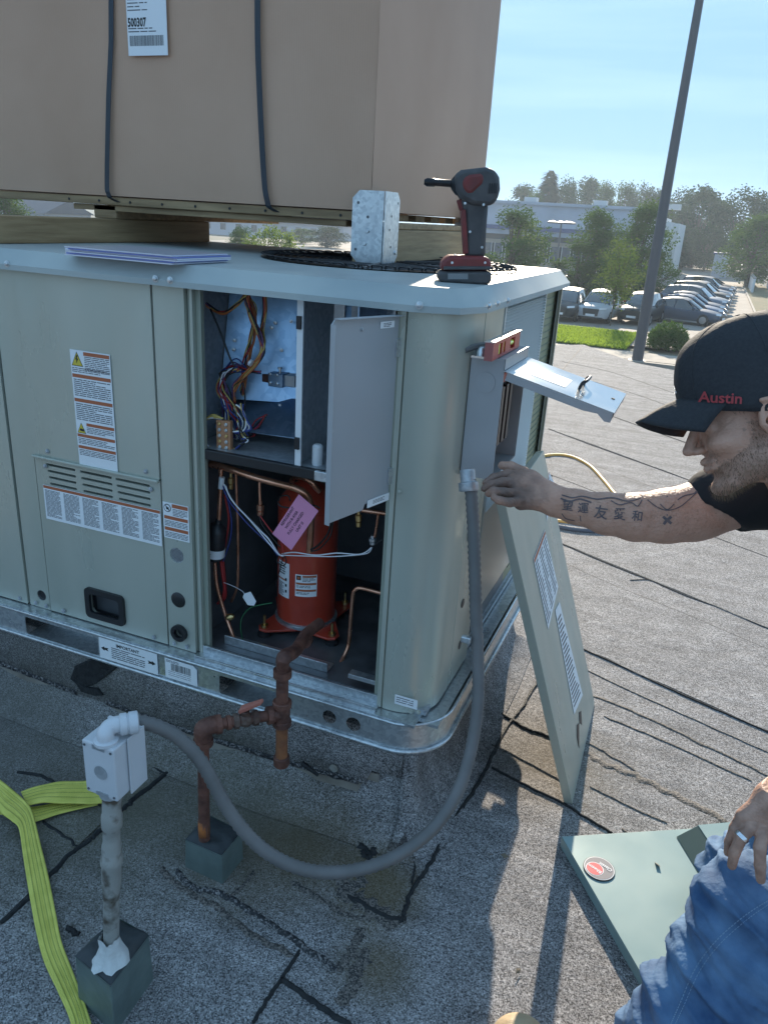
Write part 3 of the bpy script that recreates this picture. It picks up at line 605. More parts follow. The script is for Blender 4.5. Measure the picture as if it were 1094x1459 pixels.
# coil guard with pressed louvres, coil behind, rear post
GY0, GY1 = .352, .845
b = MB(); b.box((UR-.012, UR-.008), (GY0, GY1), (.80, 1.333), 'coilg'); b.box((UR-.010, UR-.004), (GY0, GY1), (.485, .80), 'coilg'); b.box((UR-.008, UR-.001), (GY1-.012, GY1), (.485, 1.333), 'coilg'); b.box((UR-.008, UR-.001), (GY0, GY0+.012), (.485, 1.333), 'coilg'); b.build('coil_guard', unit, bevel=.0015)
sl = None
for i in range(66):
    z = .806+i*.0080
    if sl is None:
        b = MB(); b.add([(UR-.008, GY0+.012, z), (UR+.001, GY0+.012, z-.003), (UR-.002, GY0+.012, z-.0042), (UR-.008, GY0+.012, z-.002), (UR-.008, GY1-.012, z), (UR+.001, GY1-.012, z-.003), (UR-.002, GY1-.012, z-.0042), (UR-.008, GY1-.012, z-.002)], [(0, 1, 5, 4), (1, 2, 6, 5), (2, 3, 7, 6), (0, 3, 2, 1), (4, 5, 6, 7)], mat('louvre_face', (0.74, 0.75, 0.73), 0.3, 0.2))
        sl = b.build('louvre_slat', unit); z0_ = z
    else:
        c = sl.copy(); COL.objects.link(c); c.parent = unit; c.location.z = sl.location.z+(z-z0_)
b = MB(); b.box((UR-.05, UR-.022), (.35, 1.12), (.40, 1.334), 'coil'); b.build('condenser_coil', unit)
b = MB(); b.box((UR-.06, UR-.02), (.335, 1.12), (.386, .405), 'galv_dark'); b.box((UR-.04, UR-.021), (.34, .80), (.402, .485), 'dark'); b.build('coil_tray', unit)
for i in range(44):
    z = .44+i*.0205
    b = MB(); b.box((UR-.022, UR-.019), (.85, 1.10), (z, z+.003), mat('guard_wire', (0.26, 0.27, 0.20), 0.5, 0.2)); b.build('guard_wire', unit)
b = MB(); prof = [(UR-.012, 1.085), (UR, 1.09)]+[(UR-r+r*math.cos(PI/2*i/8), UB-r+r*math.sin(PI/2*i/8)) for i in range(9)]+[(-.7, UB)]
vs = [(x, y, .53 if i_ < len(prof)-1 else .386) for i_, (x, y) in enumerate(prof)]+[(x, y, 1.338) for x, y in prof]; k = len(prof); b.add(vs, [(i, i+1, i+1+k, i+k) for i in range(k-1)], 'paint'); b.build('corner_post', unit, smooth='auto')
# --- screws
for (u, v) in ((11, 378), (222, 398), (243, 400), (597, 443)): p = PY(u, v, -.022); screw(unit, (p.x, -.022, 1.352), (0, -1, 0), .0055)
for (u, v) in ((68, 643), (208, 672), (65, 664), (215, 697), (91, 873), (92, 873), (220, 912), (52, 862), (67, 866), (249, 920), (267, 926), (29, 854)):
    p = PY(u, v, -.003); screw(unit, (p.x, -.003, max(p.z, .40)), (0, -1, 0), .0045, 'galv_dark')
for (u, v) in ((569, 700), (585, 1013), (596, 1014)): p = PY(u, v, .0); screw(unit, (p.x, -.001, p.z), (0, -1, 0), .0045, 'paint')
for y in (.10, .17, .26): screw(unit, (UR+.022, y, 1.352), (1, 0, 0), .005)
# ---- labels on the outside
Xv, Zv, Yv = Vector((1, 0, 0)), Vector((0, 0, -1)), Vector((0, 1, 0))
def tri(s, x, y, w, h, m='yellow'): s.poly([(x+w/2, y), (x+w, y+h), (x, y+h)], 'printb', .0003); s.poly([(x+w/2, y+h*.09), (x+w*.93, y+h*.95), (x+w*.07, y+h*.95)], m, .0006)
a = PY(100, 497, -.004); c = PY(157, 504, -.004); e = PY(112, 660, -.004); w = c.x-a.x; h = a.z-e.z+.004
s = Sticker(a, Xv, Zv, w, h, lift=.001)
tri(s, .003, .004, .036, .036); s.poly([(.020, .013), (.025, .013), (.021, .021), (.026, .021), (.018, .034), (.020, .024), (.016, .024)], 'printb', .0009)
s.rect(.042, .003, w-.044, .009, 'orange'); s.lines(.044, .014, w-.047, .034, .0045, seed=1); s.lines(.003, .044, w-.006, .012, .0045, seed=2)
y = .060
for i, hh in enumerate((.062, .062)):
    s.rect(.002, y, w-.004, .009, 'orange'); s.lines(.005, y+.013, w-.01, hh-.016, .005, seed=4+i); y += hh
tri(s, .003, y+.001, .028, .028); s.poly([(.010, y+.022), (.014, y+.016), (.026, y+.018), (.024, y+.024)], 'printb', .0009)
s.rect(.034, y, w-.036, .008, 'orange'); s.lines(.034, y+.011, w-.038, .018, .0042, seed=9); y += .031
for i in range(2):
    s.rect(.002, y, w-.004, .008, 'orange'); s.lines(.004, y+.011, w-.008, .018, .0042, seed=20+i); y += .031
s.build('warning_label', unit)['label'] = 'tall warning label with two yellow triangles and orange bars'
a = PY(62, 690, -.002); c = PY(229, 725, -.002); e = PY(65, 738, -.002); w = c.x-a.x; h = a.z-e.z
s = Sticker(a, Xv, Zv, w, h, lift=.001); s.rect(.001, .001, w-.002, .008, 'orange')
for i in range(6): s.lines(.005+i*w/6, .013, w/6-.012, h-.020, .0036, seed=30+i, fill=.5)
s.build('instruction_label', unit)['label'] = 'wide white label with six columns of small print under the louvres'
a = PY(232, 714, .0); w, h = .078, .098; a.x = -1.184
s = Sticker(a, Xv, Zv, w, h, lift=.001); s.rect(.028, .002, w-.03, .010, 'orange'); s.lines(.03, .015, w-.034, .018, .004, seed=3)
s.b.add([s.pt(.014+.011*math.cos(t*PI/10), .015+.011*math.sin(t*PI/10), .0004) for t in range(20)], [tuple(range(20))], 'printb'); s.b.add([s.pt(.014+.009*math.cos(t*PI/10), .015+.009*math.sin(t*PI/10), .0007) for t in range(20)], [tuple(range(20))], 'white'); s.poly([(.008, .009), (.010, .008), (.021, .020), (.019, .022)], 'printb', .001); s.poly([(.010, .014), (.018, .012), (.019, .018), (.012, .019)], 'printb', .001)
for i in range(2): s.rect(.003, .036+i*.031, w-.006, .009, 'orange'); s.lines(.004, .049+i*.031, w-.008, .014, .004, seed=40+i)
s.build('warning_label', unit)['label'] = 'small square warning label with a round prohibition sign'
a = Vector((-1.352, RY-.004, .372)); w, h = .185, .066; a = Vector((PY(141, 905, RY-.003).x, RY-.003, .374)); w = PY(226, 945, RY).x-a.x
s = Sticker(a, Xv, Zv, w, h, lift=.001); s.text('IMPORTANT', w/2, .017, .014, bold=.02, align='CENTER'); s.lines(.042, .022, w-.084, .038, .0062, seed=5)
for sg, cx in ((-1, .02), (1, w-.02)): s.poly([(cx+sg*.014, .033), (cx+sg*.002, .026), (cx+sg*.002, .030), (cx-sg*.012, .028), (cx-sg*.008, .033), (cx-sg*.012, .038), (cx+sg*.002, .036), (cx+sg*.002, .040)], 'printb')
s.build('important_label', unit)['label'] = 'white IMPORTANT label with two black arrows on the base rail'
a = Vector((PY(235, 930, RY-.003).x, RY-.003, .371)); w = PY(280, 950, RY).x-a.x+.004; h = .060
s = Sticker(a, Xv, Zv, w, h, lift=.001, outline=[(0, 0), (w*.88, 0), (w, h*.15), (w, h), (0, h)]); s.lines(.004, .004, w*.4, .006, .004, seed=1)
r_ = random.Random(5); x = .02
while x < w-.022: q = r_.uniform(.0007, .0022); s.rect(x, .012, q, .022, 'printb'); x += q+r_.uniform(.0008, .002)
s.lines(.01, .037, w-.03, .018, .006, seed=3, fill=.2); s.build('barcode_label', unit)
a = PY(563, 989, -.001); s = Sticker(a, Xv, Zv, .058, .026, lift=.001); s.lines(.004, .005, .044, .016, .006, fill=.35, seed=8); s.build('small_label', unit)
# ------------------------------------------------------------------ inside the open compartment
def part(name, b, smooth=False, bevel=0.0, parent=unit): return b.build(name, parent, smooth=smooth, bevel=bevel)
M['galv_sky_tint'] = mat('galvanised_sky_reflection', (0.27, 0.40, 0.56), 0.36, 0.9, col2=(0.36, 0.50, 0.66), nscale=60, kind='voronoi', nlo=0.1, nhi=0.9, rvar=0.08)  # blue of the reflected sky is put into the metal's base colour
b = MB(); b.slab([(-1.118, .165, 1.05), (-.826, .275, 1.05), (-.826, .330, 1.334), (-1.118, .220, 1.334)], (0, .003, 0), 'galv_sky_tint'); b.box((-1.124, -.58), (.350, .354), (.958, 1.334), 'galv_dark'); b.box((-1.118, -.826), (.236, .239), (.958, 1.058), 'galv_dark'); b.box((-1.1245, -1.1205), (.03, .30), (.958, 1.334), 'galv_dark'); part('control_back_plate', b)  # first slab is tilted and turned so it mirrors the sky
b = MB(); b.box((-1.12, -.60), (.032, .300), (.948, .957), 'galv_dark'); part('control_shelf', b)
b = MB(); b.slab([(-1.10, .018, .958), (-.60, .018, .958), (-.60, .018, .932), (-1.06, .018, .932), (-1.10, .018, .938)], (0, .014, 0), 'black'); part('shelf_front_edge', b, bevel=.003)
b = MB(); b.box((-.824, -.818), (.032, .20), (.958, 1.334), 'galv_dark'); b.box((-.823, -.808), (.026, .031), (.957, 1.332), 'white'); part('divider', b)
for z in (1.285, 1.012): b = MB(); b.box((-.822, -.811), (.020, .0255), (z-.014, z+.014), 'black'); part('divider_clip', b)
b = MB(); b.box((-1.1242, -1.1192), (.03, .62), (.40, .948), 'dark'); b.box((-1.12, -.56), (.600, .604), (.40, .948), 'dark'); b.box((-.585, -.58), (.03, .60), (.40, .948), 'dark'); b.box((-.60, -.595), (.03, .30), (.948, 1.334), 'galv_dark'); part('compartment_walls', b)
b = MB(); b.box((-1.118, -.587), (.03, .60), (.3992, .402), mat('pan_inside', (0.20, 0.21, 0.22), 0.4, 0.6, col2=(0.12, 0.12, 0.13), nscale=14)); part('compartment_floor', b)
# galvanised sill rails
b = MB(); b.box((-1.088, -.565), (-.022, .012), (.3848, .3905), 'galv'); b.box((-1.088, -.565), (.006, .012), (.39, .412), 'galv'); b.box((-1.088, -.565), (-.024, -.019), (.384, .396), 'galv'); part('sill_rail', b, bevel=.001)
b = MB(); b.box((-1.045, -.735), (.055, .06), (.402, .428), 'galv'); b.box((-1.045, -.735), (.055, .10), (.4025, .405), 'galv'); part('drain_channel', b, bevel=.001)
b = MB(); b.obox(PY(522, 966, .03), ((1, 0, 0), (0, 1, 0), (0, 0, 1)), (.045, .012, .006), 'galv'); part('sill_clip', b, bevel=.001)
b = MB(); b.box((-.765, -.70), (.012, .03), (.934, .958), 'galv'); part('shelf_bracket', b, bevel=.002)
# swung open inner cover
b = MB(); H0 = Vector((-.571, .004, 1.330)); Fq = Vector((-.628, -.205, 1.330)); dirv = (Fq-H0); nrm = Vector((-dirv.y, dirv.x, 0)).normalized()
zb_ = .929; M['cover'] = mat('inner_cover_paint', (0.36, 0.38, 0.40), 0.38, 0.3, col2=(0.40, 0.42, 0.44), nscale=3, rvar=.06)
e1 = dirv.normalized(); Ln = dirv.length
def cpt(s_, z, k=0): return H0+e1*s_+Vector((0, 0, z-1.330))+nrm*k
# outline with clipped corner and notch at the lower hinge side
outl = [cpt(.012, 1.326), cpt(Ln-.008, 1.330), cpt(Ln, 1.322), cpt(Ln, zb_), cpt(Ln*.46, zb_+.0), cpt(Ln*.43, zb_+.012), cpt(Ln*.38, zb_+.012), cpt(Ln*.36, zb_), cpt(.012, zb_)]
b.slab(outl, nrm*.0022, 'cover'); b.slab([cpt(.012, 1.327, 0), cpt(Ln-.008, 1.331, 0), cpt(Ln-.008, 1.331, .016), cpt(.012, 1.327, .016)], (0, 0, .0015), 'cover'); b.slab([cpt(Ln, 1.322, 0), cpt(Ln, zb_, 0), cpt(Ln, zb_, .012), cpt(Ln, 1.322, .012)], e1*.0015, 'cover')
dr = part('inner_cover', b); dr['label'] = 'plain grey inner cover swung open on two hinges'
dsgn = -1 if nrm.dot(CAM-H0) < 0 else 1
for z in (1.262, .985):
    b = MB(); b.obox(cpt(.006, z, .004*dsgn), (e1, nrm, (0, 0, 1)), (.013, .0015, .018), 'galv'); b.tube([cpt(.0, z-.02, .004*dsgn), cpt(.0, z+.02, .004*dsgn)], .0035, 'galv', 8); b.box((-.583, -.571), (-.004, .0), (z-.018, z+.018), 'galv')
    b.build('hinge', dr, smooth='auto')
s = Sticker(cpt(Ln*.40, zb_+.0185, .0032*dsgn), -e1, Zv, .075, .017); s.lines(.018, .004, .04, .010, .003, seed=4); s.build('small_label', dr)
s = Sticker(cpt(.075, 1.318, .0032*dsgn), -e1, Zv, .045, .013); s.lines(.01, .003, .025, .008, .003, seed=4); s.build('small_label', dr)
screw(dr, cpt(.13, 1.307, .002*dsgn), nrm*dsgn, .0035, 'galv_dark'); screw(dr, cpt(Ln-.01, 1.12, .002*dsgn), nrm*dsgn, .003, 'galv_dark')
# --- compressor
CC = Vector((-.905, .262, .434)); CR = .083
b = MB(); b.lathe(CC, [(CR-.002, 0), (CR, .006), (CR, .335), (CR-.006, .352), (CR-.03, .385), (CR-.06, .402), (.01, .408)], 'red_c', n=40)
comp = part('compressor', b, smooth='auto'); comp['label'] = 'dark red scroll compressor cylinder'
b = MB(); b.lathe(CC-Vector((0, 0, .012)), [(CR+.002, 0), (CR+.006, .004), (CR+.006, .012), (CR+.001, .016)], 'galv', n=40); b.build('base_ring', comp, smooth='auto')
b = MB(); b.lathe(CC+Vector((0, 0, .335)), [(CR+.0015, -.003), (CR+.0015, .003)], 'red_c', n=40); b.build('weld_seam', comp, smooth=True)
b = MB(); fp = []
for i in range(4):
    a = PI/4+PI/2*i+.25
    for da in (-.22, 0, .22): fp.append((CC.x+(.152-(.008 if da else 0))*math.cos(a+da*.6), CC.y+(.152-(.008 if da else 0))*math.sin(a+da*.6), .420))
    fp.append((CC.x+.084*math.cos(a+PI/4), CC.y+.084*math.sin(a+PI/4), .420))
b.slab(fp, (0, 0, .007), 'red_c'); b.build('mounting_plate', comp, bevel=.002)
for i in range(4):
    a = PI/4+PI/2*i+.25; c = Vector((CC.x+.135*math.cos(a), CC.y+.135*math.sin(a), .402))
    b = MB(); b.lathe(c, [(.019, 0), (.019, .010), (.013, .013), (.013, .018)], 'black', n=14); b.build('rubber_foot', comp, smooth='auto')
    b = MB(); b.lathe(c, [(.011, .026), (.011, .034), (.0045, .035), (.004, .062)], 'brass', n=8); b.build('foot_bolt', comp, smooth='auto')
def cylabel(name, u0, v0, w, h, fn, r=CR+.0008):
    """curved sticker: angle found from the pixel of its top left corner"""
    rr_ = ray(u0, v0); best = None
    ox, oy = CAM.x-CC.x, CAM.y-CC.y; A = rr_.x**2+rr_.y**2; B = 2*(ox*rr_.x+oy*rr_.y); Cq = ox*ox+oy*oy-r*r; t = (-B-math.sqrt(max(B*B-4*A*Cq, 0)))/(2*A)
    p = CAM+rr_*t; a0 = math.atan2(p.y-CC.y, p.x-CC.x); z0 = p.z; b = MB()
    def q(x0, y0, w_, h_, m, k=0):
        n = max(1, int(w_/.006)); vs = []
        for i in range(n+1):
            a = a0+(x0+w_*i/n)/r
            for yy in (y0, y0+h_): vs.append((CC.x+(r+k)*math.cos(a), CC.y+(r+k)*math.sin(a), z0-yy))
        b.add(vs, [(i*2, i*2+1, i*2+3, i*2+2) for i in range(n)], m)
    q(0, 0, w, h, 'white'); fn(q); o = b.build(name, comp); sm = o.modifiers.new('s', 'SOLIDIFY'); sm.thickness = .0004; sm.offset = -1; return o
def lines_q(q, x, y, w, h, pitch, seed, fill=.45, m='print_'):
    r_ = random.Random(seed); yy = y
    while yy < y+h-pitch*fill:
        xx = x; end = x+w*r_.uniform(.6, 1)
        while xx < end: ww = min(r_.uniform(1.5, 5)*pitch, end-xx); q(xx, yy, ww, pitch*fill, m, .0006); xx += ww+pitch*.5
        yy += pitch
def l1(q):
    lines_q(q, .004, .004, .034, .038, .007, 1, .55); lines_q(q, .004, .062, .026, .04, .0045, 2); q(.002, .050, .036, .004, 'orange', .0006)
    for i in range(3): q(.032, .045+i*.018, .006, .008, 'printb', .0006)
cylabel('data_plate', 398, 796, .046, .105, l1)
def l2(q):
    q(.02, .002, .038, .006, 'orange', .0006); lines_q(q, .02, .010, .036, .012, .0038, 5); q(.003, .003, .013, .013, 'printb', .0005); q(.006, .006, .007, .007, 'orange', .0008)
    for i in range(2): q(.002, .024+i*.02, .056, .006, 'orange', .0006); lines_q(q, .003, .033+i*.02, .052, .009, .0038, 7+i)
cylabel('warning_label', 421, 818, .060, .066, l2)
# --- tubes
def pipe(name, pts, r, m='copper', y=None, n=10, smooth=4, parent=unit):
    b = MB(); b.tube([PY(u, v, yy) for u, v, yy in pts], r, m, n, smooth=smooth); return b.build(name, parent, smooth='auto')
pipe('discharge_pipe', [(300, 661, .10), (308, 663, .10), (327, 668, .10), (363, 680, .10), (400, 690, .10), (422, 696, .10), (437, 706, .11), (443, 724, .13), (443, 750, .15), (441, 786, .155)], .0092)
pipe('suction_pipe', [(415, 690, .3), (420, 680, .22), (440, 684, .18), (455, 700, .2)], .008)
pipe('liquid_line', [(315, 668, .09), (314, 700, .09), (312, 740, .09)], .006); b = MB(); tp = PY(311, 742, .09); bt = PY(306, 795, .09)
b.lathe(bt, [(.006, -.012), (.009, -.008), (.024, .0), (.025, .006), (.025, .080), (.021, .094), (.008, .104), (.006, .118)], 'black', tp-bt, 20); fd = b.build('filter_drier', unit, smooth='auto')
b = MB(); ax = (tp-bt).normalized(); b.lathe(bt+ax*.008, [(.0258, 0), (.0258, .024), (.025, .024), (.025, 0)], 'white', ax, 20); b.build('drier_label', fd, smooth='auto')
b = MB()
for k_ in range(3): b.obox(bt+ax*(.012+.005*k_)+Vector((-.004, -.0265, 0)), ((1, 0, 0), (0, 1, 0), (0, 0, 1)), (.007, .0006, .0012), 'print_')
b.build('drier_print', fd)
pipe('liquid_line', [(306, 797, .09), (307, 815, .09), (310, 838, .09), (321, 875, .09), (330, 900, .085), (336, 917, .08), (344, 925, .075), (356, 928, .07), (400, 939, .07), (434, 950, .07), (466, 957, .07), (480, 952, .10), (490, 935, .14), (497, 916, .16), (500, 880, .16), (503, 848, .16), (507, 840, .16), (514, 838, .16), (535, 843, .16), (560, 850, .16)], .0052)
b = MB(); p_, q_ = PY(356, 928, .068), PY(380, 935, .068); b.tube([p_, q_], .0068, 'white', 10); lb = b.build('pipe_label', unit, smooth='auto')
for (u, v, y) in ((341, 922, .075), (436, 950, .07)): b = MB(); p_ = PY(u, v, y); b.tube([p_-Vector((.008, 0, -.002)), p_+Vector((.008, 0, -.002))], .008, 'black', 10); b.build('pipe_clamp', unit, smooth='auto')
pipe('capillary_tube', [(336, 672, .16), (337, 700, .16), (339, 760, .16), (339, 824, .16), (336, 843, .16), (330, 857, .17)], .004)
pipe('side_pipe', [(490, 719, .14), (502, 725, .14), (530, 729, .14), (570, 735, .14)], .0055)
def fitting(u, v0, v1, y, r=.0075, name='brass_valve', m='brass'):
    a, c = PY(u, v1, y), PY(u, v0, y); h = (c-a).length; b = MB(); b.lathe(a, [(r*.6, 0), (r*.9, h*.05), (r*.9, h*.3), (r*.55, h*.34), (r*1.1, h*.38), (r*1.1, h*.7), (r*.6, h*.74), (r*.6, h)], m, c-a, 8); return b.build(name, unit, smooth='auto')
fitting(329.5, 674, 697, .10); fitting(511, 727, 751, .13); 
pipe('service_stub', [(370, 684, .10), (370, 700, .10), (371, 718, .10)], .0035); pipe('service_stub', [(539, 733, .13), (537, 748, .13), (534, 765, .13)], .0035)
fitting(371, 713, 735, .10, .009, 'pressure_switch', 'copper'); fitting(531, 763, 776, .13, .0085, 'pressure_switch', 'galv')
b = MB(); p_ = PY(328, 879, .08); b.lathe(p_, [(.004, -.012), (.009, -.008), (.010, 0), (.009, .006), (.004, .012)], 'brass', (1, .2, .3), 12); b.build('access_valve', unit, smooth='auto')
b = MB(); p_ = PY(324, 684, .088); b.tube([PY(316.5, 680, .085), PY(315, 696, .085)], .0075, 'white', 8); b.build('pipe_label', unit, smooth='auto')
# --- wires
wn = [0]
def wire(pts, m, r=.0016, y=.07, jit=0, seed=0, name='wire'):
    r_ = random.Random(seed*13+5); b = MB(); q = []
    for p in pts:
        yy = p[2] if len(p) > 2 else y; q.append(PY(p[0]+r_.uniform(-jit, jit), p[1]+r_.uniform(-jit, jit), yy+r_.uniform(-jit, jit)*.002))
    b.tube(q, r*1.3 if name == 'harness_wire' else r, m, 5, smooth=5); return b.build(name, unit, smooth=True)
wire([(320, 690), (324, 700), (335, 718), (355, 739), (372, 757), (383, 768), (397, 789), (404, 792)], 'dwhite', .0021, .06)
wire([(322, 692), (330, 712), (357, 742), (375, 764), (385, 776), (398, 791)], 'dwhite', .0016, .055)
wire([(318, 692), (322, 705), (333, 722), (352, 745), (384, 776), (396, 792)], 'dblue', .0016, .062)
wire([(402, 789), (420, 787), (450, 791), (480, 788), (510, 790), (522, 786), (529, 780)], 'dwhite', .0018, .10); wire([(402, 791), (430, 792), (470, 793), (505, 791), (524, 788), (530, 780)], 'dwhite', .0015, .10)
wire([(371, 735), (378, 745), (388, 758), (400, 770), (404, 789)], 'dred2', .0018, .09); wire([(370, 735), (374, 748), (386, 764), (400, 780)], 'dblk', .0018, .09)
wire([(388, 859), (370, 862), (355, 867), (345, 880), (343, 895), (346, 912)], 'dgrn', .0013, .09)
for i, m_ in enumerate(('dred2', 'dred2', 'dblk')): wire([(315+i*2, 796), (317+i*2, 815), (320+i, 838), (317+i*3, 852), (310, 860)], m_, .0045 if i < 2 else .003, .11+.008*i)
wire([(320, 705), (326, 735), (324, 760), (318, 790)], 'dred2', .003, .12); wire([(322, 700), (330, 740), (328, 770), (318, 800)], 'dblue', .0018, .11)
wire([(405, 790), (402, 800), (398, 815), (393, 835)], 'dblk', .0014, .15); wire([(397, 790), (395, 800), (404, 806), (408, 798), (403, 790)], 'dblk', .0018, .12)
wire([(441, 783), (452, 778), (466, 762), (472, 745), (477, 728)], 'dblk', .003, .15); wire([(443, 785), (455, 782), (470, 765), (474, 748), (475, 735)], 'dblk', .0022, .145)
wire([(396, 716), (402, 722), (425, 724), (445, 720), (456, 724)], 'dblk', .0022, .10); wire([(397, 714), (399, 708), (410, 706), (414, 714)], 'dblk', .0022, .15)
wire([(530, 778), (540, 772), (556, 764)], 'dblk', .002, .13); wire([(319, 830), (330, 834), (345, 842), (349, 848)], 'dwhite', .001, .10)
# pink tag hung on the discharge pipe
pts = [PY(u, v, .085) for u, v in ((426, 704), (454, 728), (415, 786), (389, 761))]; U_ = (pts[1]-pts[0]); V_ = (pts[3]-pts[0]); U_ = U_.normalized(); V_ = (V_-U_*V_.dot(U_)).normalized()
wq = (pts[1]-pts[0]).length; hq = (pts[3]-pts[0]).length
s = Sticker(pts[0], U_, V_, wq, hq, base='pink', lift=.001)
for i, (t_, sz) in enumerate((('UNIT IS', .0125), ('FULLY CHARGED', .0125), ('WITH R-410A', .0125), ('REFRIGERANT', .0125))):
    # lines run along the long edge, read from upper right to lower left
    s.text(t_, wq*.80-i*.0135, hq*.5, sz*.82, bold=.015, align='CENTER', rot=-PI/2)
pt_ = s.build('pink_tag', unit); pt_['label'] = 'pink card tag with printed notice tied to the copper pipe'
pts = [PY(u, v, .085) for u, v in ((348, 846), (357, 843), (365, 857), (362, 863), (353, 862), (346, 851))]; b = MB(); b.slab(pts, (0, .001, 0), 'white'); b.build('white_tag', unit)
# --- control compartment contents
for (u0, v0, u1, v1) in ((382, 531, 402, 553), (382, 583, 402, 607)):
    a, c = PY(u0, v0, .20), PY(u1, v1, .20); b = MB(); b.box((a.x, c.x), (.20, .28), (c.z, a.z), 'galv_sky_tint'); b.box((a.x-.024, a.x), (.21, .27), (c.z+.006, a.z-.008), mat('contactor_brown', (0.10, 0.04, 0.03), .5)); b.box((c.x, c.x+.03), (.21, .27), (c.z+.003, a.z-.002), 'galv_dark')
    ct = b.build('contactor', unit, bevel=.002)
    for k_ in range(4): p = Vector((a.x+.008+(k_ % 2)*.02, .199, c.z+.01+(k_//2)*.022)); b = MB(); b.lathe(p, [(.004, 0), (.004, .004), (.002, .005)], 'galv', (0, -1, 0), 8); b.build('terminal_screw', ct, smooth='auto')
    b = MB(); b.tube([Vector((c.x-.012, .21, a.z)), Vector((c.x-.012, .21, a.z+.014))], .003, 'galv', 8); b.lathe(Vector((c.x-.012, .21, a.z+.012)), [(.006, 0), (.006, .004)], 'galv', n=8); b.build('mounting_lug', ct)
a, c = PY(308, 598, .05), PY(333, 645, .05)
b = MB(); U_ = (PY(331, 601, .05)-PY(308, 598, .05)).normalized(); V_ = (PY(309, 643, .05)-PY(308, 598, .05)).normalized(); w_ = .040; h_ = .076; o_ = PY(308, 598, .05)
b.slab([o_, o_+U_*w_, o_+U_*w_+V_*h_, o_+V_*h_], (0, .012, 0), 'tan'); tb = b.build('terminal_block', unit, bevel=.001)
for i in range(5):
    for j in range(2):
        p = o_+U_*(.010+j*.019)+V_*(.009+i*.0145); b = MB(); b.lathe(p, [(.0045, 0), (.0045, .003), (.003, .0045)], 'galv' if (i+j) % 3 else 'brass', (0, -1, 0), 10); b.build('terminal_screw', tb, smooth='auto')
# harness: bundles of many thin wires
cols = ['dor', 'dyel', 'dor', 'dpur', 'dor', 'dyel', 'dred2', 'dblk']
for i in range(16): wire([(268, 408), (282, 418), (297, 436), (318, 446), (338, 434), (352, 418), (362, 405)], cols[i % 8], .0018, .12, 2.2, i, 'harness_wire')
for i in range(18): wire([(352, 408), (352, 430), (360, 455), (371, 480), (374, 500), (362, 522), (345, 538), (335, 552), (333, 572)], cols[(i*3) % 8], .0018, .13, 3.0, 50+i, 'harness_wire')
for i in range(8): wire([(376, 412), (378, 440), (374, 470), (376, 492), (366, 515)], cols[(i*3+1) % 8], .0018, .15, 2.5, 80+i, 'harness_wire')
for i in range(9): wire([(350, 420), (362, 445), (360, 480), (350, 520), (344, 560)], cols[(i*5) % 8], .0016, .16, 5, 95+i, 'harness_wire')
c2 = ['dblk', 'dblue', 'dwhite', 'dpur', 'dred2', 'dblk', 'dblue', 'dyel']
for i in range(22): wire([(338, 525), (322+rnd.uniform(-6, 4), 535), (316+rnd.uniform(-4, 10), 555), (322+rnd.uniform(-5, 15), 580), (330+rnd.uniform(-8, 14), 605), (336+rnd.uniform(-6, 16), 625)], c2[i % 8], .0015, .11, 4, 120+i, 'harness_wire')
for i in range(8): wire([(372, 530), (355+rnd.uniform(-5, 5), 528), (335, 520+rnd.uniform(-8, 8)), (320, 528), (314, 548)], ['dblk', 'dred2', 'dpur', 'dblue'][i % 4], .0014, .14, 3, 160+i, 'harness_wire')
for i in range(5): wire([(380, 592), (366, 600+i*3), (358, 612), (362, 618+i), (350, 622), (336, 616)], ['dred2', 'dblk', 'dpur'][i % 3], .0015, .14, 2, 175+i, 'harness_wire')
for i in range(5): wire([(318, 597), (304, 591+i*1.2), (290, 600), (285+i*.8, 618), (292, 632), (305, 640)], ['dyel', 'dblk', 'dyel', 'dwhite', 'dyel'][i], .0019, .05, 1, 190+i, 'harness_wire')
for i in range(6): wire([(334, 616), (346+i*2, 612), (352, 600), (346, 585), (336+i*2, 575)], ['dyel', 'dwhite', 'dblue'][i % 3], .0016, .06, 2, 200+i, 'harness_wire')
for i in range(5): wire([(335, 640), (345, 634), (353, 626), (345, 615+i*3), (340, 600)], ['dblk', 'dwhite', 'dyel', 'dblue'][i % 4], .0016, .06, 2.5, 210+i, 'harness_wire')
for i in range(4): wire([(283, 545+i*4), (290, 536), (303, 540), (298, 556), (286, 560+i*3)], 'dblk', .0014, .2, 2, 220+i, 'harness_wire')
wire([(300, 440), (315, 475), (328, 510), (335, 522)], 'dblk', .0026, .10); wire([(346, 545), (349, 560), (349, 580), (347, 600)], 'dblk', .0022, .12)
b = MB(); b.tube([PY(356, 516, .12), PY(359, 518, .12)], .0085, 'dwhite', 8); b.build('cable_tie', unit)
for (u, v) in ((314, 458), (333, 498), (334, 485), (355, 486), (387, 467), (401, 499), (392, 460), (415, 458), (366, 570)): screw(unit, PY(u, v, .19 if u < 360 else .235), (.4, -.9, 0), .003, 'galv')
b = MB(); b.box((-.90, -.835), (.296, .2995), (1.02, 1.30), 'galv_dark'); b.build('mounting_bracket', unit)
b = MB(); b.slab([(-1.115, .232, 1.055), (-.83, .232, 1.062), (-.83, .13, .990), (-1.115, .13, .980)], (0, 0, .002), 'galv_sky_tint'); b.build('sloped_baffle', unit)
# capacitor and parts half hidden behind the cover
b = MB(); p = PY(452, 662, .06); b.lathe(p, [(.012, 0), (.013, .004), (.013, .045), (.008, .05)], 'white', n=12); b.build('capacitor', unit, smooth='auto')
b = MB(); b.box((-.80, -.61), (.26, .27), (.96, 1.33), 'galv_dark'); b.box((-.712, -.708), (.10, .26), (1.0, 1.33), 'galv_sky_tint'); b.build('inner_panel', unit)
# ================================================================== THINGS ON AND AROUND THE UNIT
ZTOP = 1.3855
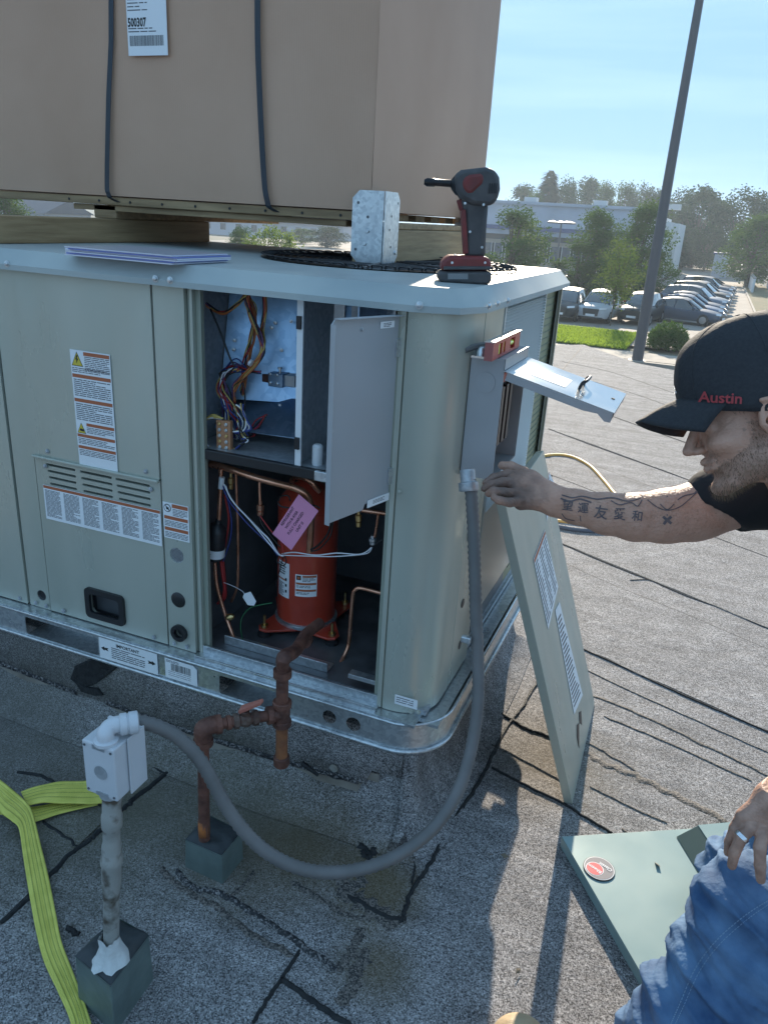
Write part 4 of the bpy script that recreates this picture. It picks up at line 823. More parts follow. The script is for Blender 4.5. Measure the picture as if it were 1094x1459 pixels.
# --- timber bearers with galvanised brackets, pallet skid and the carton
BR = PZ(541, 378, ZTOP)
bx1 = BR.x+.003; by0 = BR.y
t = thing('wood_bearer', 'right wooden bearer under the carton with galvanised corner brackets, beside the impact driver', 'timber bearer', (bx1-.045, by0+.4, ZTOP), 'timber bearers under the carton')
b = MB(); b.box((bx1-.088, bx1), (by0, by0+.92), (ZTOP, 1.478), 'wood'); b.build('beam', t, bevel=.003)
def bracket(y0, flip):
    b = MB(); zt = 1.385+.190; zb = 1.388; sy = 1 if not flip else -1
    ch = .02
    def pl(o, U, w, th):
        U = Vector(U); Vz = Vector((0, 0, 1)); b.slab([o+U*0+Vz*0, o+U*(w-ch), o+U*w+Vz*ch, o+U*w+Vz*(zt-zb-ch), o+U*(w-ch)+Vz*(zt-zb), o+Vz*(zt-zb)], th, 'galv')
    pl(Vector((bx1+.002, y0-.003*sy, zb)), (-1, 0, 0), .092, (0, -.0025*sy, 0)); pl(Vector((bx1+.0035, y0-.003*sy, zb)), (0, sy, 0), .105, (.0025, 0, 0))
    o = b.build('corner_bracket', t)
    for (dx, dz, h) in ((.075, .155, 0), (.045, .12, 0), (.045, .085, 1), (.052, .052, 1), (.078, .035, 0)):
        p = Vector((bx1+.002-dx, y0-.0058*sy, zb+dz)); b = MB(); b.lathe(p, [(.0075, 0), (.006, .003)] if h else [(.004, 0), (.004, .0006)], 'galv' if h else 'dark', (0, -sy, 0), 8); b.build('bolt_head', o)
    for (dy, dz, h) in ((.045, .125, 0), (.035, .09, 0), (.085, .03, 1), (.088, .16, 0), (.05, .045, 0)):
        p = Vector((bx1+.0062, y0+dy*sy, zb+dz)); b = MB(); b.lathe(p, [(.0065, 0), (.005, .003)] if h else [(.0035, 0), (.0035, .0006)], 'galv' if h else 'dark', (1, 0, 0), 8); b.build('bolt_head', o)
    return o
bracket(by0, False); bracket(by0+.92, True)
t = thing('wood_bearer', 'left wooden bearer under the carton, above the folded manuals', 'timber bearer', (-1.80, .6, ZTOP), 'timber bearers under the carton')
b = MB(); b.box((-1.868, -1.778), (.09, 1.10), (ZTOP, 1.456), 'wood'); b.build('beam', t, bevel=.003)
# carton: near right vertical edge and far right vertical edge
Xc = bx1-.045; Yc = by0+.014; Zc = 1.524
XW0, YW1 = -2.85, Yc+1.10
pal = thing('pallet_skid', 'low wooden pallet skid strapped beneath the carton', 'pallet', (-1.9, Yc+.5, 1.456))
b = MB(); b.box((-2.7, Xc-.04), (Yc+.005, Yc+.095), (1.497, Zc-.003), 'wood2'); b.build('deck_board', pal, bevel=.003)
for i in range(1, 7): b = MB(); y = Yc+.005+i*.155; b.box((-2.7, Xc-.04), (y, y+.09), (1.500, Zc-.003), 'wood2'); b.build('deck_board', pal, bevel=.003)
b = MB(); b.box((-1.95, Xc-.08), (Yc+.02, Yc+.06), (1.479, 1.4965), 'wood2'); b.build('stringer', pal, bevel=.003)
b = MB(); b.box((-1.868, -1.78), (Yc+.02, YW1-.05), (1.4565, 1.4965), 'wood2'); b.build('stringer', pal, bevel=.003)
b = MB(); b.box((bx1-.088, bx1-.002), (Yc+.02, YW1-.06), (1.479, 1.4965), 'wood2'); b.build('stringer', pal, bevel=.003)
for i in range(9): b = MB(); b.lathe((-1.95+i*.12, Yc+.0045, 1.508), [(.004, 0), (.004, .0015)], 'blackm', (0, -1, 0), 8); b.build('nail_head', pal)
box = thing('cardboard_carton', 'huge brown cardboard carton strapped to a skid on top of the air conditioner', 'cardboard box', (-1.8, Yc+.5, Zc))
HC = 1.02
b = MB()
nx, nz = 30, 12
def bul(x, z, fx): return .010*math.sin(PI*min(max((z-Zc)/HC, 0), 1))*math.sin(PI*fx)+.004*noise.noise(Vector((x*3, z*3, 1)))
g = []
for j in range(nz+1):
    for i in range(nx+1):
        x = XW0+(Xc-XW0)*i/nx; z = Zc+HC*j/nz; g.append((x, Yc-bul(x, z, i/nx), z))
b.add(g, [(j*(nx+1)+i, j*(nx+1)+i+1, (j+1)*(nx+1)+i+1, (j+1)*(nx+1)+i) for j in range(nz) for i in range(nx)], 'card')
g = []
ny = 16
for j in range(nz+1):
    for i in range(ny+1):
        y = Yc+(YW1-Yc)*i/ny; z = Zc+HC*j/nz; g.append((Xc+bul(y, z, i/ny)*.8, y, z))
b.add(g, [(j*(ny+1)+i, j*(ny+1)+i+1, (j+1)*(ny+1)+i+1, (j+1)*(ny+1)+i) for j in range(nz) for i in range(ny)], 'card')
b.quad([(XW0, Yc, Zc), (Xc, Yc, Zc), (Xc, YW1, Zc), (XW0, YW1, Zc)], 'card'); b.quad([(XW0, Yc, Zc+HC), (Xc, Yc, Zc+HC), (Xc, YW1, Zc+HC), (XW0, YW1, Zc+HC)], 'card')
b.quad([(XW0, YW1, Zc), (Xc, YW1, Zc), (Xc, YW1, Zc+HC), (XW0, YW1, Zc+HC)], 'card'); b.quad([(XW0, YW1, Zc), (XW0, Yc, Zc), (XW0, Yc, Zc+HC), (XW0, YW1, Zc+HC)], 'card')
b.build('carton_body', box, smooth='auto')
for px in (((160, 0), (157, 140), (154, 255), (156, 276)), ((368, 0), (371, 120), (377, 250), (382, 287))):
    b = MB(); Pn = [PY(u, v, Yc-.013) for u, v in px]; x0 = Pn[0].x
    top = Vector((Pn[0].x, Yc-.008, Zc+HC+.003)); pts = [top]+[Vector((p.x, Yc-.0175-.002*(i == 1), p.z)) for i, p in enumerate(Pn)]+[Vector((Pn[-1].x+.01, Yc-.006, Zc-.012)), Vector((Pn[-1].x+.06, Yc+.06, 1.492)), Vector((Pn[-1].x+.22, Yc+.26, 1.490)), Vector((Pn[-1].x+.3, Yc+.5, 1.49))]
    pts, _ = crom(pts, 0, 3); vs = []
    for i, p in enumerate(pts): vs += [p-Vector((.0085, 0, 0)), p+Vector((.0085, 0, 0))]
    b.add(vs, [(i*2, i*2+1, i*2+3, i*2+2) for i in range(len(pts)-1)], 'strap'); o = b.build('strap', box); sm = o.modifiers.new('s', 'SOLIDIFY'); sm.thickness = .0012
    b = MB(); vs = [(pts[0].x-.008, Yc-.01, Zc+HC+.004), (pts[0].x+.008, Yc-.01, Zc+HC+.004), (pts[0].x+.008, YW1, Zc+HC+.004), (pts[0].x-.008, YW1, Zc+HC+.004)]; b.quad(vs, 'strap'); b.build('strap', box)
# carton label
a = PY(185, -12, Yc-.016); c = PY(241, -12, Yc-.016); e = PY(185, 80, Yc-.016)
w = (PY(240, 60, Yc-.016)-PY(184, 60, Yc-.016)).length; h = a.z-e.z
s = Sticker((e.x, Yc-.0185, a.z), Xv, Zv, w, h, lift=.0012)
sc_ = h/92.0
s.text('500307', .003, (12+38)*sc_, .030*1.0, bold=.035, xs=.70); s.lines(.004, 11*sc_, w*.5, 18*sc_, 5*sc_, seed=3, fill=.3); s.lines(.004, 52*sc_, w*.7, 8*sc_, 4.5*sc_, seed=6, fill=.35)
r_ = random.Random(11); x = .007
while x < w-.012: q = r_.uniform(.0006, .0018); s.rect(x, 63*sc_, q, 15*sc_, 'printb'); x += q+r_.uniform(.0007, .0016)
s.build('shipping_label', box)['label'] = 'white shipping label printed 500307 above a barcode'
# --- manuals on the unit top
t = thing('manual_bundle', 'stack of folded white manuals in clear plastic on the edge of the unit top', 'papers', (-1.25, .05, 1.386))
p0, p1 = PZ(127, 366, 1.386), PZ(335, 371, 1.386)
b = MB()
for i in range(6):
    z = 1.3862+i*.0034; dx = rnd.uniform(-.006, .006); b.box((-1.395+dx, -1.095+dx), (-.035+rnd.uniform(-.004, .004), .18), (z, z+.0028), 'paper' if i % 3 != 1 else 'paperb')
b.build('manual_sheets', t)
b = MB(); b.box((-1.415, -1.39), (-.02, .12), (1.3865, 1.401), mat('clear_wrap', (0.6, 0.62, 0.7), .15, coat=1)); b.build('plastic_sleeve', t, bevel=.003)
# --- impact driver, standing on its battery, chuck to the left
DP = PZ(662, 402, ZTOP); dd = (DP-CAM).dot(FW)
ax_r = Vector((R3[0][0], R3[1][0], 0)).normalized(); ax_z = Vector((0, 0, 1)); ax_t = ax_r.cross(ax_z)   # ax_t points away from camera
ax_t = -ax_t if ax_t.dot(FW) < 0 else ax_t
def dl(u, v):   # pixel -> local plane coordinates of the tool
    r = ray(u, v); q = CAM+r*((DP-CAM).dot(ax_t)/r.dot(ax_t)); return (q-DP)
t = thing('impact_driver', 'red and black cordless impact driver standing on its battery on the unit corner', 'impact driver', tuple(DP))
def dprism(px, w, m, name, bev, parent, zoff=0):
    b = MB(); pts = [DP+dl(u, v)-ax_t*w/2+Vector((0, 0, zoff)) for u, v in px]; b.slab(pts, ax_t*w, m); return b.build(name, parent, bevel=bev, smooth='auto')
dprism([(646, 250), (655, 243), (690, 239), (703, 243), (709, 254), (710, 270), (706, 286), (697, 294), (672, 292), (656, 284), (648, 272)], .062, 'dgrey', 'motor_housing', .014, t)
dprism([(652, 258), (662, 247), (688, 244), (690, 262), (668, 282), (656, 275)], .0665, 'dred', 'side_shell', .012, t)
dprism([(655, 282), (695, 288), (692, 325), (690, 368), (661, 368), (662, 330), (660, 300)], .036, 'dgrey', 'handle', .010, t)
dprism([(650, 285), (660, 283), (662, 303), (654, 300)], .016, 'dred', 'trigger', .003, t)
dprism([(632, 367), (640, 363), (690, 364), (697, 370), (697, 384), (626, 384), (628, 374)], .072, 'dred', 'base_shell', .008, t)
dprism([(624, 385), (697, 385), (698, 398), (692, 405), (628, 402), (622, 396)], .076, 'dgrey', 'battery', .008, t)
dprism([(630, 378), (696, 378), (696, 383), (630, 383)], .0775, 'dgrey', 'battery_latch', .002, t)
b = MB(); c0 = DP+dl(648, 262); c1 = DP+dl(604, 264); b.lathe(c0+ax_r*.01, [(.024, 0), (.021, .008), (.012, .016), (.0075, .019), (.0072, (c0-c1).length-.014), (.0085, (c0-c1).length-.012), (.0085, (c0-c1).length+.004), (.005, (c0-c1).length+.010)], 'blackm', -ax_r, 20); b.build('chuck_and_bit', t, smooth='auto')
for k_ in range(4):
    dprism([(694+k_*3.2, 262), (695.6+k_*3.2, 262), (694.6+k_*3.2, 276), (693+k_*3.2, 276)], .0672, 'black', 'cooling_vent', 0, t)
for (u, v) in ((660, 290), (686, 292), (668, 330), (685, 352), (642, 373), (688, 373)):
    b = MB(); p_ = DP+dl(u, v)-ax_t*(.0365 if v > 368 else .033 if v < 300 else .0185); b.lathe(p_, [(.0028, 0), (.0028, .0012), (.001, .0013)], 'galv', -ax_t, 8); b.build('housing_screw', t)
dprism([(636, 388), (664, 388), (664, 396), (636, 396)], .0765, mat('battery_label', (0.22, 0.22, 0.22), .5), 'battery_label', 0, t)
b = MB(); p_ = DP+dl(648, 366)-ax_t*.010; b.lathe(p_, [(.004, 0), (.004, .006)], 'white', (0, 0, 1), 10); b.build('work_light', t)
dprism([(656, 300), (662, 298), (666, 360), (660, 362)], .0375, 'dred', 'grip_strip', .001, t)
# --- electrical disconnect with raised lid
DX0, DX1, DY0, DY1, DZ0, DZ1 = -.4385, -.366, .08, .295, .987, 1.250
t = thing('disconnect_box', 'grey electrical disconnect box on the side of the unit with its lid raised', 'disconnect box', (-.40, .19, .99))
M['discp'] = mat('disconnect_paint', (0.36, 0.37, 0.38), 0.4, 0.35, col2=(0.41, 0.42, 0.43), nscale=5)
b = MB(); th = .0018
b.box((DX0, DX1), (DY0, DY0+th), (DZ0, DZ1), 'discp'); b.box((DX0, DX1), (DY1-th, DY1), (DZ0, DZ1), 'discp'); b.box((DX0, DX0+th), (DY0+th, DY1-th), (DZ0, DZ1), 'discp'); b.box((DX0+th, DX1), (DY0+th, DY1-th), (DZ0, DZ0+th), 'discp'); b.box((DX0+th, DX1), (DY0+th, DY1-th), (DZ1-th, DZ1), 'discp'); b.box((DX1-.001, DX1+.001), (DY0, DY1), (DZ1-.022, DZ1+.001), 'discp')
b.build('box_body', t)
b = MB(); b.lathe((DX0+.035, DY0-.001, DZ1-.052), [(.022, 0), (.022, .0008)], 'discp', (0, -1, 0), 24); b.build('knockout', t, smooth='auto')
b = MB(); hz = DZ1-.024; L_ = .240; tilt = math.radians(-13.5); du = Vector((math.cos(tilt), 0, math.sin(tilt))); dn = Vector((-du.z, 0, du.x)); o_ = Vector((DX1-.002, DY0, hz))
def lp(s_, y, k): return o_+du*s_+Vector((0, y, 0))+dn*k
wy = DY1-DY0
b.slab([lp(0, -.002, 0), lp(L_, -.002, 0), lp(L_, wy+.002, 0), lp(0, wy+.002, 0)], dn*.0016, mat('lid_shiny', (0.50, 0.53, 0.55), 0.22, 0.8, rvar=.06))
b.slab([lp(.01, -.002, 0), lp(L_-.06, -.002, 0), lp(L_-.06, -.002, -.0165), lp(.01, -.002, -.0165)], (0, .0014, 0), 'discp')
b.slab([lp(L_-.06, -.002, 0), lp(L_, -.002, 0), lp(L_, -.002, -.020), lp(L_-.012, -.002, -.022), lp(L_-.03, -.002, -.012), lp(L_-.06, -.002, -.0165)], (0, .0014, 0), 'discp')
b.slab([lp(.01, wy+.002, 0), lp(L_, wy+.002, 0), lp(L_, wy+.002, -.02), lp(.01, wy+.002, -.0165)], (0, -.0014, 0), 'discp'); b.slab([lp(L_, -.002, 0), lp(L_, wy+.002, 0), lp(L_, wy+.002, -.012), lp(L_, -.002, -.012)], -du*.0014, 'discp')
lid = b.build('lid', t)
b = MB(); b.tube([lp(.150, wy*.42, .002), lp(.152, wy*.42, .016), lp(.158, wy*.44, .022), lp(.158, wy*.70, .022), lp(.152, wy*.72, .016), lp(.150, wy*.72, .002)], .0035, 'black', 8); b.build('lid_handle', lid, smooth=True)
s = Sticker(lp(.05, wy*.25, .0018), du, (0, 1, 0), .075, wy*.42, lift=.0006); s.rect(.02, .015, .02, .04, 'red'); s.lines(.045, .01, .02, .06, .01, seed=3, fill=.3); s.build('lid_label', lid)
b = MB(); b.lathe(lp(.222, wy*.55, .002), [(.004, 0), (.004, .001)], 'black', dn, 8); b.build('lid_hole', lid)
b = MB(); b.box((DX0+.004, DX1-.022), (DY0+.05, DY0+.175), (DZ0+.055, DZ1-.065), 'black'); 
for k_ in range(3): b.box((DX1-.022, DX1-.012), (DY0+.058+k_*.038, DY0+.080+k_*.038), (DZ0+.06, DZ1-.07), 'blackm')
b.build('switch_block', t, bevel=.002)
b = MB(); b.box((DX0+.004, DX1-.015), (DY0+.06, DY0+.15), (DZ1-.062, DZ1-.040), 'red'); b.build('pull_out_tab', t, bevel=.003)
# mounting clip, cable stub between cabinet and box
b = MB(); b.tube([(-.45, .06, 1.262), (-.435, .09, 1.268), (-.418, .115, 1.27)], .007, 'pvcgrey', 8); b.lathe((-.425, .10, 1.2505), [(.012, 0), (.012, .014), (.009, .018)], 'galv', n=8); b.build('cable_fitting', t, smooth='auto')
# red sticker behind
p = PX(728, 598, UR+.002); s = Sticker(p+Vector((0, 0, .012)), (0, 1, 0), (0, 0, -1), .10, .07, base='red', lift=.001, outline=[(0, .01), (.04, 0), (.085, .025), (.08, .045), (.03, .06), (0, .06)]); s.poly([(.005, .02), (.05, .025), (.03, .045), (.005, .045)], 'white'); s.build('red_sticker', unit)
# --- magnetic torpedo level on the disconnect
LZ = DZ1+.002
t = thing('torpedo_level', 'short red spirit level with bright vials lying on the disconnect box', 'spirit level', (-.385, .14, LZ))
LM = mat('level_red', (0.42, 0.05, 0.04), 0.35, 0.3); LA = mat('level_aluminium', (0.75, 0.72, 0.68), .25, .9)
b = MB(); x0, x1 = -.397, -.381; y0, y1 = .028, .262; H_ = .036
vx_ = [(.075, .10), (.115, .13), (.175, .215)]
hl = [rrect(a_, LZ+.006, c_, LZ+.029, .002) for a_, c_ in vx_]
vs, fs = curve_plate([(y0, LZ), (y1, LZ), (y1, LZ+H_), (y0, LZ+H_)], hl, x1-x0); b.add([Vector((x1-v.z, v.x, v.y)) for v in vs], fs, LM); b.build('level_body', t, bevel=.0008)
b = MB(); b.box((x0-.002, x1+.002), (y0, y1), (LZ+H_, LZ+H_+.0022), LA); b.build('top_rail', t); b = MB(); b.box((x0-.0005, x1+.0005), (y0-.004, y0-.0005), (LZ, LZ+H_), mat('level_end', (0.34, 0.10, 0.09), .5)); b.build('end_cap', t)
for a_, c_ in vx_: b = MB(); b.tube([((x0+x1)/2, (a_+c_)/2, LZ+.007), ((x0+x1)/2, (a_+c_)/2, LZ+.028)] if c_-a_ < .03 else [((x0+x1)/2, a_+.002, LZ+.017), ((x0+x1)/2, c_-.002, LZ+.017)], .0065, 'vial', 10); b.build('vial', t, smooth='auto')
b = MB(); b.lathe((-.412, .055, LZ), [(.010, 0), (.010, .012), (.006, .020)], 'galv', n=10); b.box((-.43, -.40), (.045, .10), (LZ, LZ+.004), LA); b.build('clamp_screw', t, smooth='auto')
# --- flexible conduit
def tubeD(name, pts, r, m, parent=None, n=16, corr=None, loc=None, smooth=10):
    P3 = [Vector(p) if len(p) == 3 and not isinstance(p, tuple) else (D(*p[1:]) if p[0] == 'D' else Vector(p)) for p in pts]
    q, _ = crom(P3, 0, smooth)
    # resample evenly
    b = MB()
    L_ = [0]
    for i in range(1, len(q)): L_.append(L_[-1]+(q[i]-q[i-1]).length)
    step = corr/2 if corr else .01; k = int(L_[-1]/step); out_ = []; rr = []; j = 0
    for i in range(k+1):
        s_ = L_[-1]*i/k
        while j < len(L_)-2 and L_[j+1] < s_: j += 1
        f = (s_-L_[j])/max(L_[j+1]-L_[j], 1e-9); out_.append(q[j].lerp(q[j+1], f)); rr.append(r if not corr or i % 2 == 0 else r*.86)
    b.tube(out_, rr, m, n, smooth=1)
    return b.build(name, parent, smooth=True, loc=loc)
jbz = .640
JC = Vector((-.825, -.627, 0)); JW, JD, JH, JT = .0686, .066, .110, 0.0
ja = Vector((math.cos(JT), math.sin(JT), 0)); jb = Vector((-math.sin(JT), math.cos(JT), 0)); jc = Vector((JC.x, JC.y, jbz-JH/2))
t = thing('flexible_conduit', 'long grey flexible conduit looping from the junction box up to the disconnect', 'flexible conduit', (-.5, -.2, .3))
el_end = D(183, 1030, 1.39)
pts = [('D', 196, 1029, 1.395), ('D', 222, 1034, 1.41), ('D', 256, 1052, 1.43), ('D', 290, 1090, 1.45), ('D', 322, 1148, 1.47), ('D', 358, 1195, 1.49), ('D', 400, 1226, 1.51), ('D', 450, 1242, 1.53), ('D', 505, 1240, 1.55), ('D', 560, 1222, 1.57), ('D', 612, 1185, 1.59), ('D', 648, 1135, 1.61), ('D', 668, 1080, 1.62), ('D', 680, 1010, 1.62), ('D', 681, 950, 1.62), ('D', 678, 880, 1.61), ('D', 676, 810, 1.60), ('D', 674, 750, 1.60), ('D', 671, 700, 1.60), ('D', 669, 684, 1.60)]
tubeD('conduit_hose', pts, .0140, 'pvcgrey', t, corr=.0125)
b = MB(); e0 = D(668, 700, 1.60); e1_ = D(666, 676, 1.60); b.lathe(e0, [(.019, 0), (.021, .003), (.021, .018), (.016, .02), (.016, .045)], 'galv_dark', e1_-e0, 12); b.build('conduit_connector', t, smooth='auto')
b = MB(); p = D(664, 911, 1.60); b.obox(p, ((1, 0, 0), (0, 1, 0), (0, 0, 1)), (.010, .006, .007), 'galv'); b.build('conduit_clip', t, bevel=.002)
# --- conduit riser in its pitch pocket, with junction box
def pocket(px, h, label, inset=.96):
    """metal sleeve from the four top corners (left, front, right, back) on the plane z = h"""
    tp = [PZ(u, v, h) for u, v in px]; c_ = sum(tp, Vector())/4
    t = thing('pitch_pocket', label, 'pitch pocket', (c_.x, c_.y, 0), 'green painted pitch pockets on the roof'); b = MB()
    r0 = [Vector((c_.x+(p.x-c_.x)*1.05, c_.y+(p.y-c_.y)*1.05, 0)) for p in tp]
    b.add(r0+tp, [(i, (i+1) % 4, (i+1) % 4+4, i+4) for i in range(4)], 'pocket'); b.build('metal_sleeve', t, bevel=.003)
    b = MB(); n = 12; vs = []
    for i in range(n+1):
        for j in range(n+1):
            x, y = i/n, j/n; p = tp[0].lerp(tp[1], x).lerp(tp[3].lerp(tp[2], x), y); p = c_+(p-c_)*1.008; e = (1-abs(2*x-1)**6)*(1-abs(2*y-1)**6); vs.append(p+Vector((0, 0, -.003+.014*e+.007*noise.noise(Vector((x*3, y*3, c_.x*9))))))
    b.add(vs, [(i*(n+1)+j, i*(n+1)+j+1, (i+1)*(n+1)+j+1, (i+1)*(n+1)+j) for i in range(n) for j in range(n)], 'mastic'); b.build('mastic_fill', t, smooth=True)
    return t
pk = pocket(((107, 1362), (158, 1405), (213, 1332), (166, 1306)), .125, 'larger green pitch pocket at the foot of the grey riser in the near left corner')
ppk = pocket(((264, 1196), (316, 1219), (345, 1184), (296, 1160)), .085, 'green pitch pocket around the foot of the rusty gas pipe')
t = thing('conduit_riser', 'weathered grey pipe riser standing in the near left pitch pocket', 'pipe riser', (-.838, -.66, .13))
b = MB(); pr = [(.0165, 0), (.0165, .10), (.0170, .12), (.0165, .17), (.0185, .19), (.020, .21), (.020, .245), (.0225, .25), (.0225, .262), (.020, .266), (.020, .29), (.0175, .30), (.0175, .33), (.021, .335), (.021, .36), (.019, .365), (.019, .42)]
b.lathe((-.838, -.662, .12), [(r_*.90, h*.97) for r_, h in pr], 'riser', Vector((.011, .030, .41)), n=20); b.build('riser_pipe', t, smooth='auto')
b = MB(); n = 22; vs = []; 
for k_, (r_, z) in enumerate(((.036, .132), (.028, .142), (.020, .165), (.0175, .190))):
    for i in range(n): a = 2*PI*i/n; q = 1+.35*noise.noise(Vector((math.cos(a)*2, math.sin(a)*2, k_*.7))); vs.append((-.838+r_*q*math.cos(a), -.66+r_*q*math.sin(a), z+.012*noise.noise(Vector((a*2, k_, 0)))*(k_ == 3)*2))
b.add(vs, [(i*n+j, i*n+(j+1) % n, (i+1)*n+(j+1) % n, (i+1)*n+j) for i in range(3) for j in range(n)], 'plaster'); b.build('sealant_collar', t, smooth=True)
t = thing('junction_box', 'pale grey metal junction box with a conduit elbow on top of the riser', 'junction box', tuple(jc-Vector((0, 0, JH/2))))
b = MB(); b.obox(jc, (ja, jb, (0, 0, 1)), (JW/2, JD/2, JH/2), 'pvcwhite'); b.build('box_body', t, bevel=.003)
b = MB(); b.obox(jc+ja*(JW/2+.0035)+jb*.020, (ja, jb, (0, 0, 1)), (.0015, .022, JH/2+.004), 'pvcwhite'); b.obox(jc+jb*(JD/2+.0045), (ja, jb, (0, 0, 1)), (JW/2+.002, .0035, JH/2+.002), 'pvcwhite'); b.build('cover_plate', t, bevel=.001)
b = MB(); f = jc-jb*(JD/2+.0004); b.lathe(f+ja*.003+Vector((0, 0, -.002)), [(.0135, 0), (.0135, .0012)], 'galv_dark', -jb, 24); b.build('knockout', t, smooth='auto')
for i, k_ in ((-1, 1), (1, 1), (-1, -1), (1, -1)): b = MB(); b.lathe(f+ja*i*.028+Vector((0, 0, k_*.047)), [(.0024, 0), (.0024, .0012)], 'dark', -jb, 8); b.build('screw', t)
for k_ in (1, -1): b = MB(); b.obox(f+ja*.002+Vector((0, 0, k_*.049)), (ja, jb, (0, 0, 1)), (.013, .001, .004), 'galv_dark'); b.build('clip_slot', t)
b = MB(); top = jc+Vector((0, 0, JH/2)); b0 = PZ(152, 1056, jbz+.001)
e2 = D(181, 1031, (b0-CAM).dot(FW)+.012)
b.lathe(b0-Vector((0, 0, .001)), [(.021, 0), (.021, .006), (.016, .008)], 'pvcwhite', n=20)
b.tube([b0+Vector((0, 0, .004)), b0+Vector((0, 0, .016)), D(157, 1036, (b0-CAM).dot(FW)+.003), D(168, 1032, (b0-CAM).dot(FW)+.008), e2], [.0145, .0145, .0148, .0148, .0148], 'pvcwhite', 16, smooth=4)
dv = (D(200, 1028, (b0-CAM).dot(FW)+.02)-e2).normalized(); b.lathe(e2-dv*.012, [(.017, 0), (.0195, .002), (.0195, .012), (.0175, .013), (.0175, .015), (.020, .016), (.020, .030), (.016, .032)], 'pvcwhite', dv, 12); b.build('conduit_elbow', t, smooth='auto')
b = MB(); b.lathe(Vector((-.827, -.633, jbz-JH-.016)), [(.019, 0), (.022, .002), (.022, .014), (.019, .016)], 'galv_dark', n=14); b.build('locknut', t, smooth='auto')
# --- gas pipe
t = thing('gas_pipe', 'rusty gas pipe with shut off valve, union and drip leg feeding the unit', 'gas pipe', (-.87, -.30, .10))
A0 = Vector((-.872, -.302, .105)); A1 = Vector((-.866, -.302, .497))
b = MB(); q_ = PY(298, 1150, -.31); b.lathe(A0+Vector((0, 0, .012)), [(.0139, 0), (.0142, .02), (.0139, .045)], mat('bright_rust', (0.42, 0.13, 0.03), .8, col2=(0.12, 0.05, 0.03), nscale=30), n=12); b.build('rust_patch', t, smooth=True)
TY = -.17; T0 = PY(402, 1016, TY)
E0 = PY(288, 992, -.30)
hd = (T0-E0); hd.z = 0; hdl = hd.length; hd.normalize(); zp = T0.z; E0 = Vector((A1.x, A1.y, zp+.006)); A1 = Vector((A1.x, A1.y, E0.z-.012)); hd = (T0-E0).normalized(); hdl = (T0-E0).length
b = MB(); b.lathe(A0, [(.0135, 0), (.0135, (E0-A0).length-.03)], 'rust', E0-A0, 16); b.build('riser_pipe', t, smooth='auto')
b = MB(); b.tube([E0+Vector((0, 0, -.035)), E0+Vector((0, 0, -.022)), E0+Vector((.002, 0, -.004)), E0+hd*.018+Vector((0, 0, .001)), E0+hd*.036], [.0205, .0205, .021, .0205, .0205], 'rust', 14, smooth=5); b.lathe(E0+Vector((0, 0, -.046)), [(.0225, 0), (.0225, .014)], 'rust', n=14); b.lathe(E0+hd*.028, [(.0225, 0), (.0225, .012)], 'rust', hd, 14); b.build('elbow', t, smooth='auto')
b = MB(); b.lathe(E0+hd*.04, [(.013, 0), (.013, .012), (.017, .013), (.017, .022), (.013, .024), (.013, hdl-.05)], 'rust', hd, 14); b.build('nipple', t, smooth='auto')
b = MB(); v0_ = E0+hd*.068; M['valve'] = mat('weathered_valve', (0.20, 0.15, 0.12), .6, .4, col2=(0.11, 0.06, 0.045), nscale=20, bump=.2, bscale=60)
b.lathe(v0_, [(.016, 0), (.018, .002), (.018, .012), (.013, .016), (.017, .024), (.0175, .034), (.013, .042), (.018, .046), (.018, .057), (.014, .058)], 'valve', hd, 8); b.lathe(v0_+hd*.028, [(.010, 0), (.010, .022), (.006, .024)], 'valve', n=10); vb = b.build('valve_body', t, smooth='auto')
b = MB(); hb = v0_+hd*.028+Vector((0, 0, .024)); hv = Vector((.9, .1, .42)).normalized(); b.slab([hb+hv*-.012+Vector((0, -.008, -.004)), hb+hv*.045+Vector((0, -.005, .008)), hb+hv*.048+Vector((0, .006, .012)), hb+hv*-.012+Vector((0, .009, .004))], Vector((-.4, 0, .9))*.009, mat('salmon_valve_handle', (0.40, 0.13, 0.09), .6)); b.build('valve_handle', t, bevel=.002)
b = MB(); up = Vector((0, 0, 1))
b.lathe(T0-up*.034, [(.0205, 0), (.0225, .002), (.0225, .014), (.019, .016), (.019, .052), (.0225, .054), (.0225, .066), (.0205, .068)], 'rust', n=16); b.lathe(T0-hd*.036, [(.0215, 0), (.0215, .013), (.018, .015), (.018, .03)], 'rust', hd, 14); b.build('tee', t, smooth='auto')
zb2 = PY(402, 1085, TY).z
b = MB(); b.lathe((T0.x, T0.y, zb2+.01), [(.0145, 0), (.0145, T0.z-zb2-.04)], 'rust2', n=14); b.build('drip_leg', t, smooth='auto')
b = MB(); b.lathe((T0.x, T0.y, zb2-.012), [(.010, 0), (.018, .002), (.0195, .006), (.0195, .026), (.017, .028)], 'rust', n=14); b.build('drip_cap', t, smooth='auto')
T1 = PY(404, 948, TY); T2 = PY(436, 904, .0)
b = MB(); b.tube([T0+up*.03, Vector((T0.x, T0.y, T1.z-.01)), Vector((T0.x+.002, T0.y+.004, T1.z+.018)), T0.lerp(T2, .55)+Vector((0, 0, (T2.z-T0.z)*.45)), T2, T2+Vector((.01, .06, .006))], [.0145, .0145, .018, .0155, .0145, .0145], 'rust', 14, smooth=6); b.lathe((T0.x, T0.y, T1.z-.03), [(.0215, 0), (.0215, .018)], 'rust', n=14); b.lathe(T2-(T2-T0).normalized()*.02, [(.019, 0), (.019, .016)], 'rust', T2-Vector((T0.x, T0.y, T1.z)), 14); b.build('supply_pipe', t, smooth='auto')
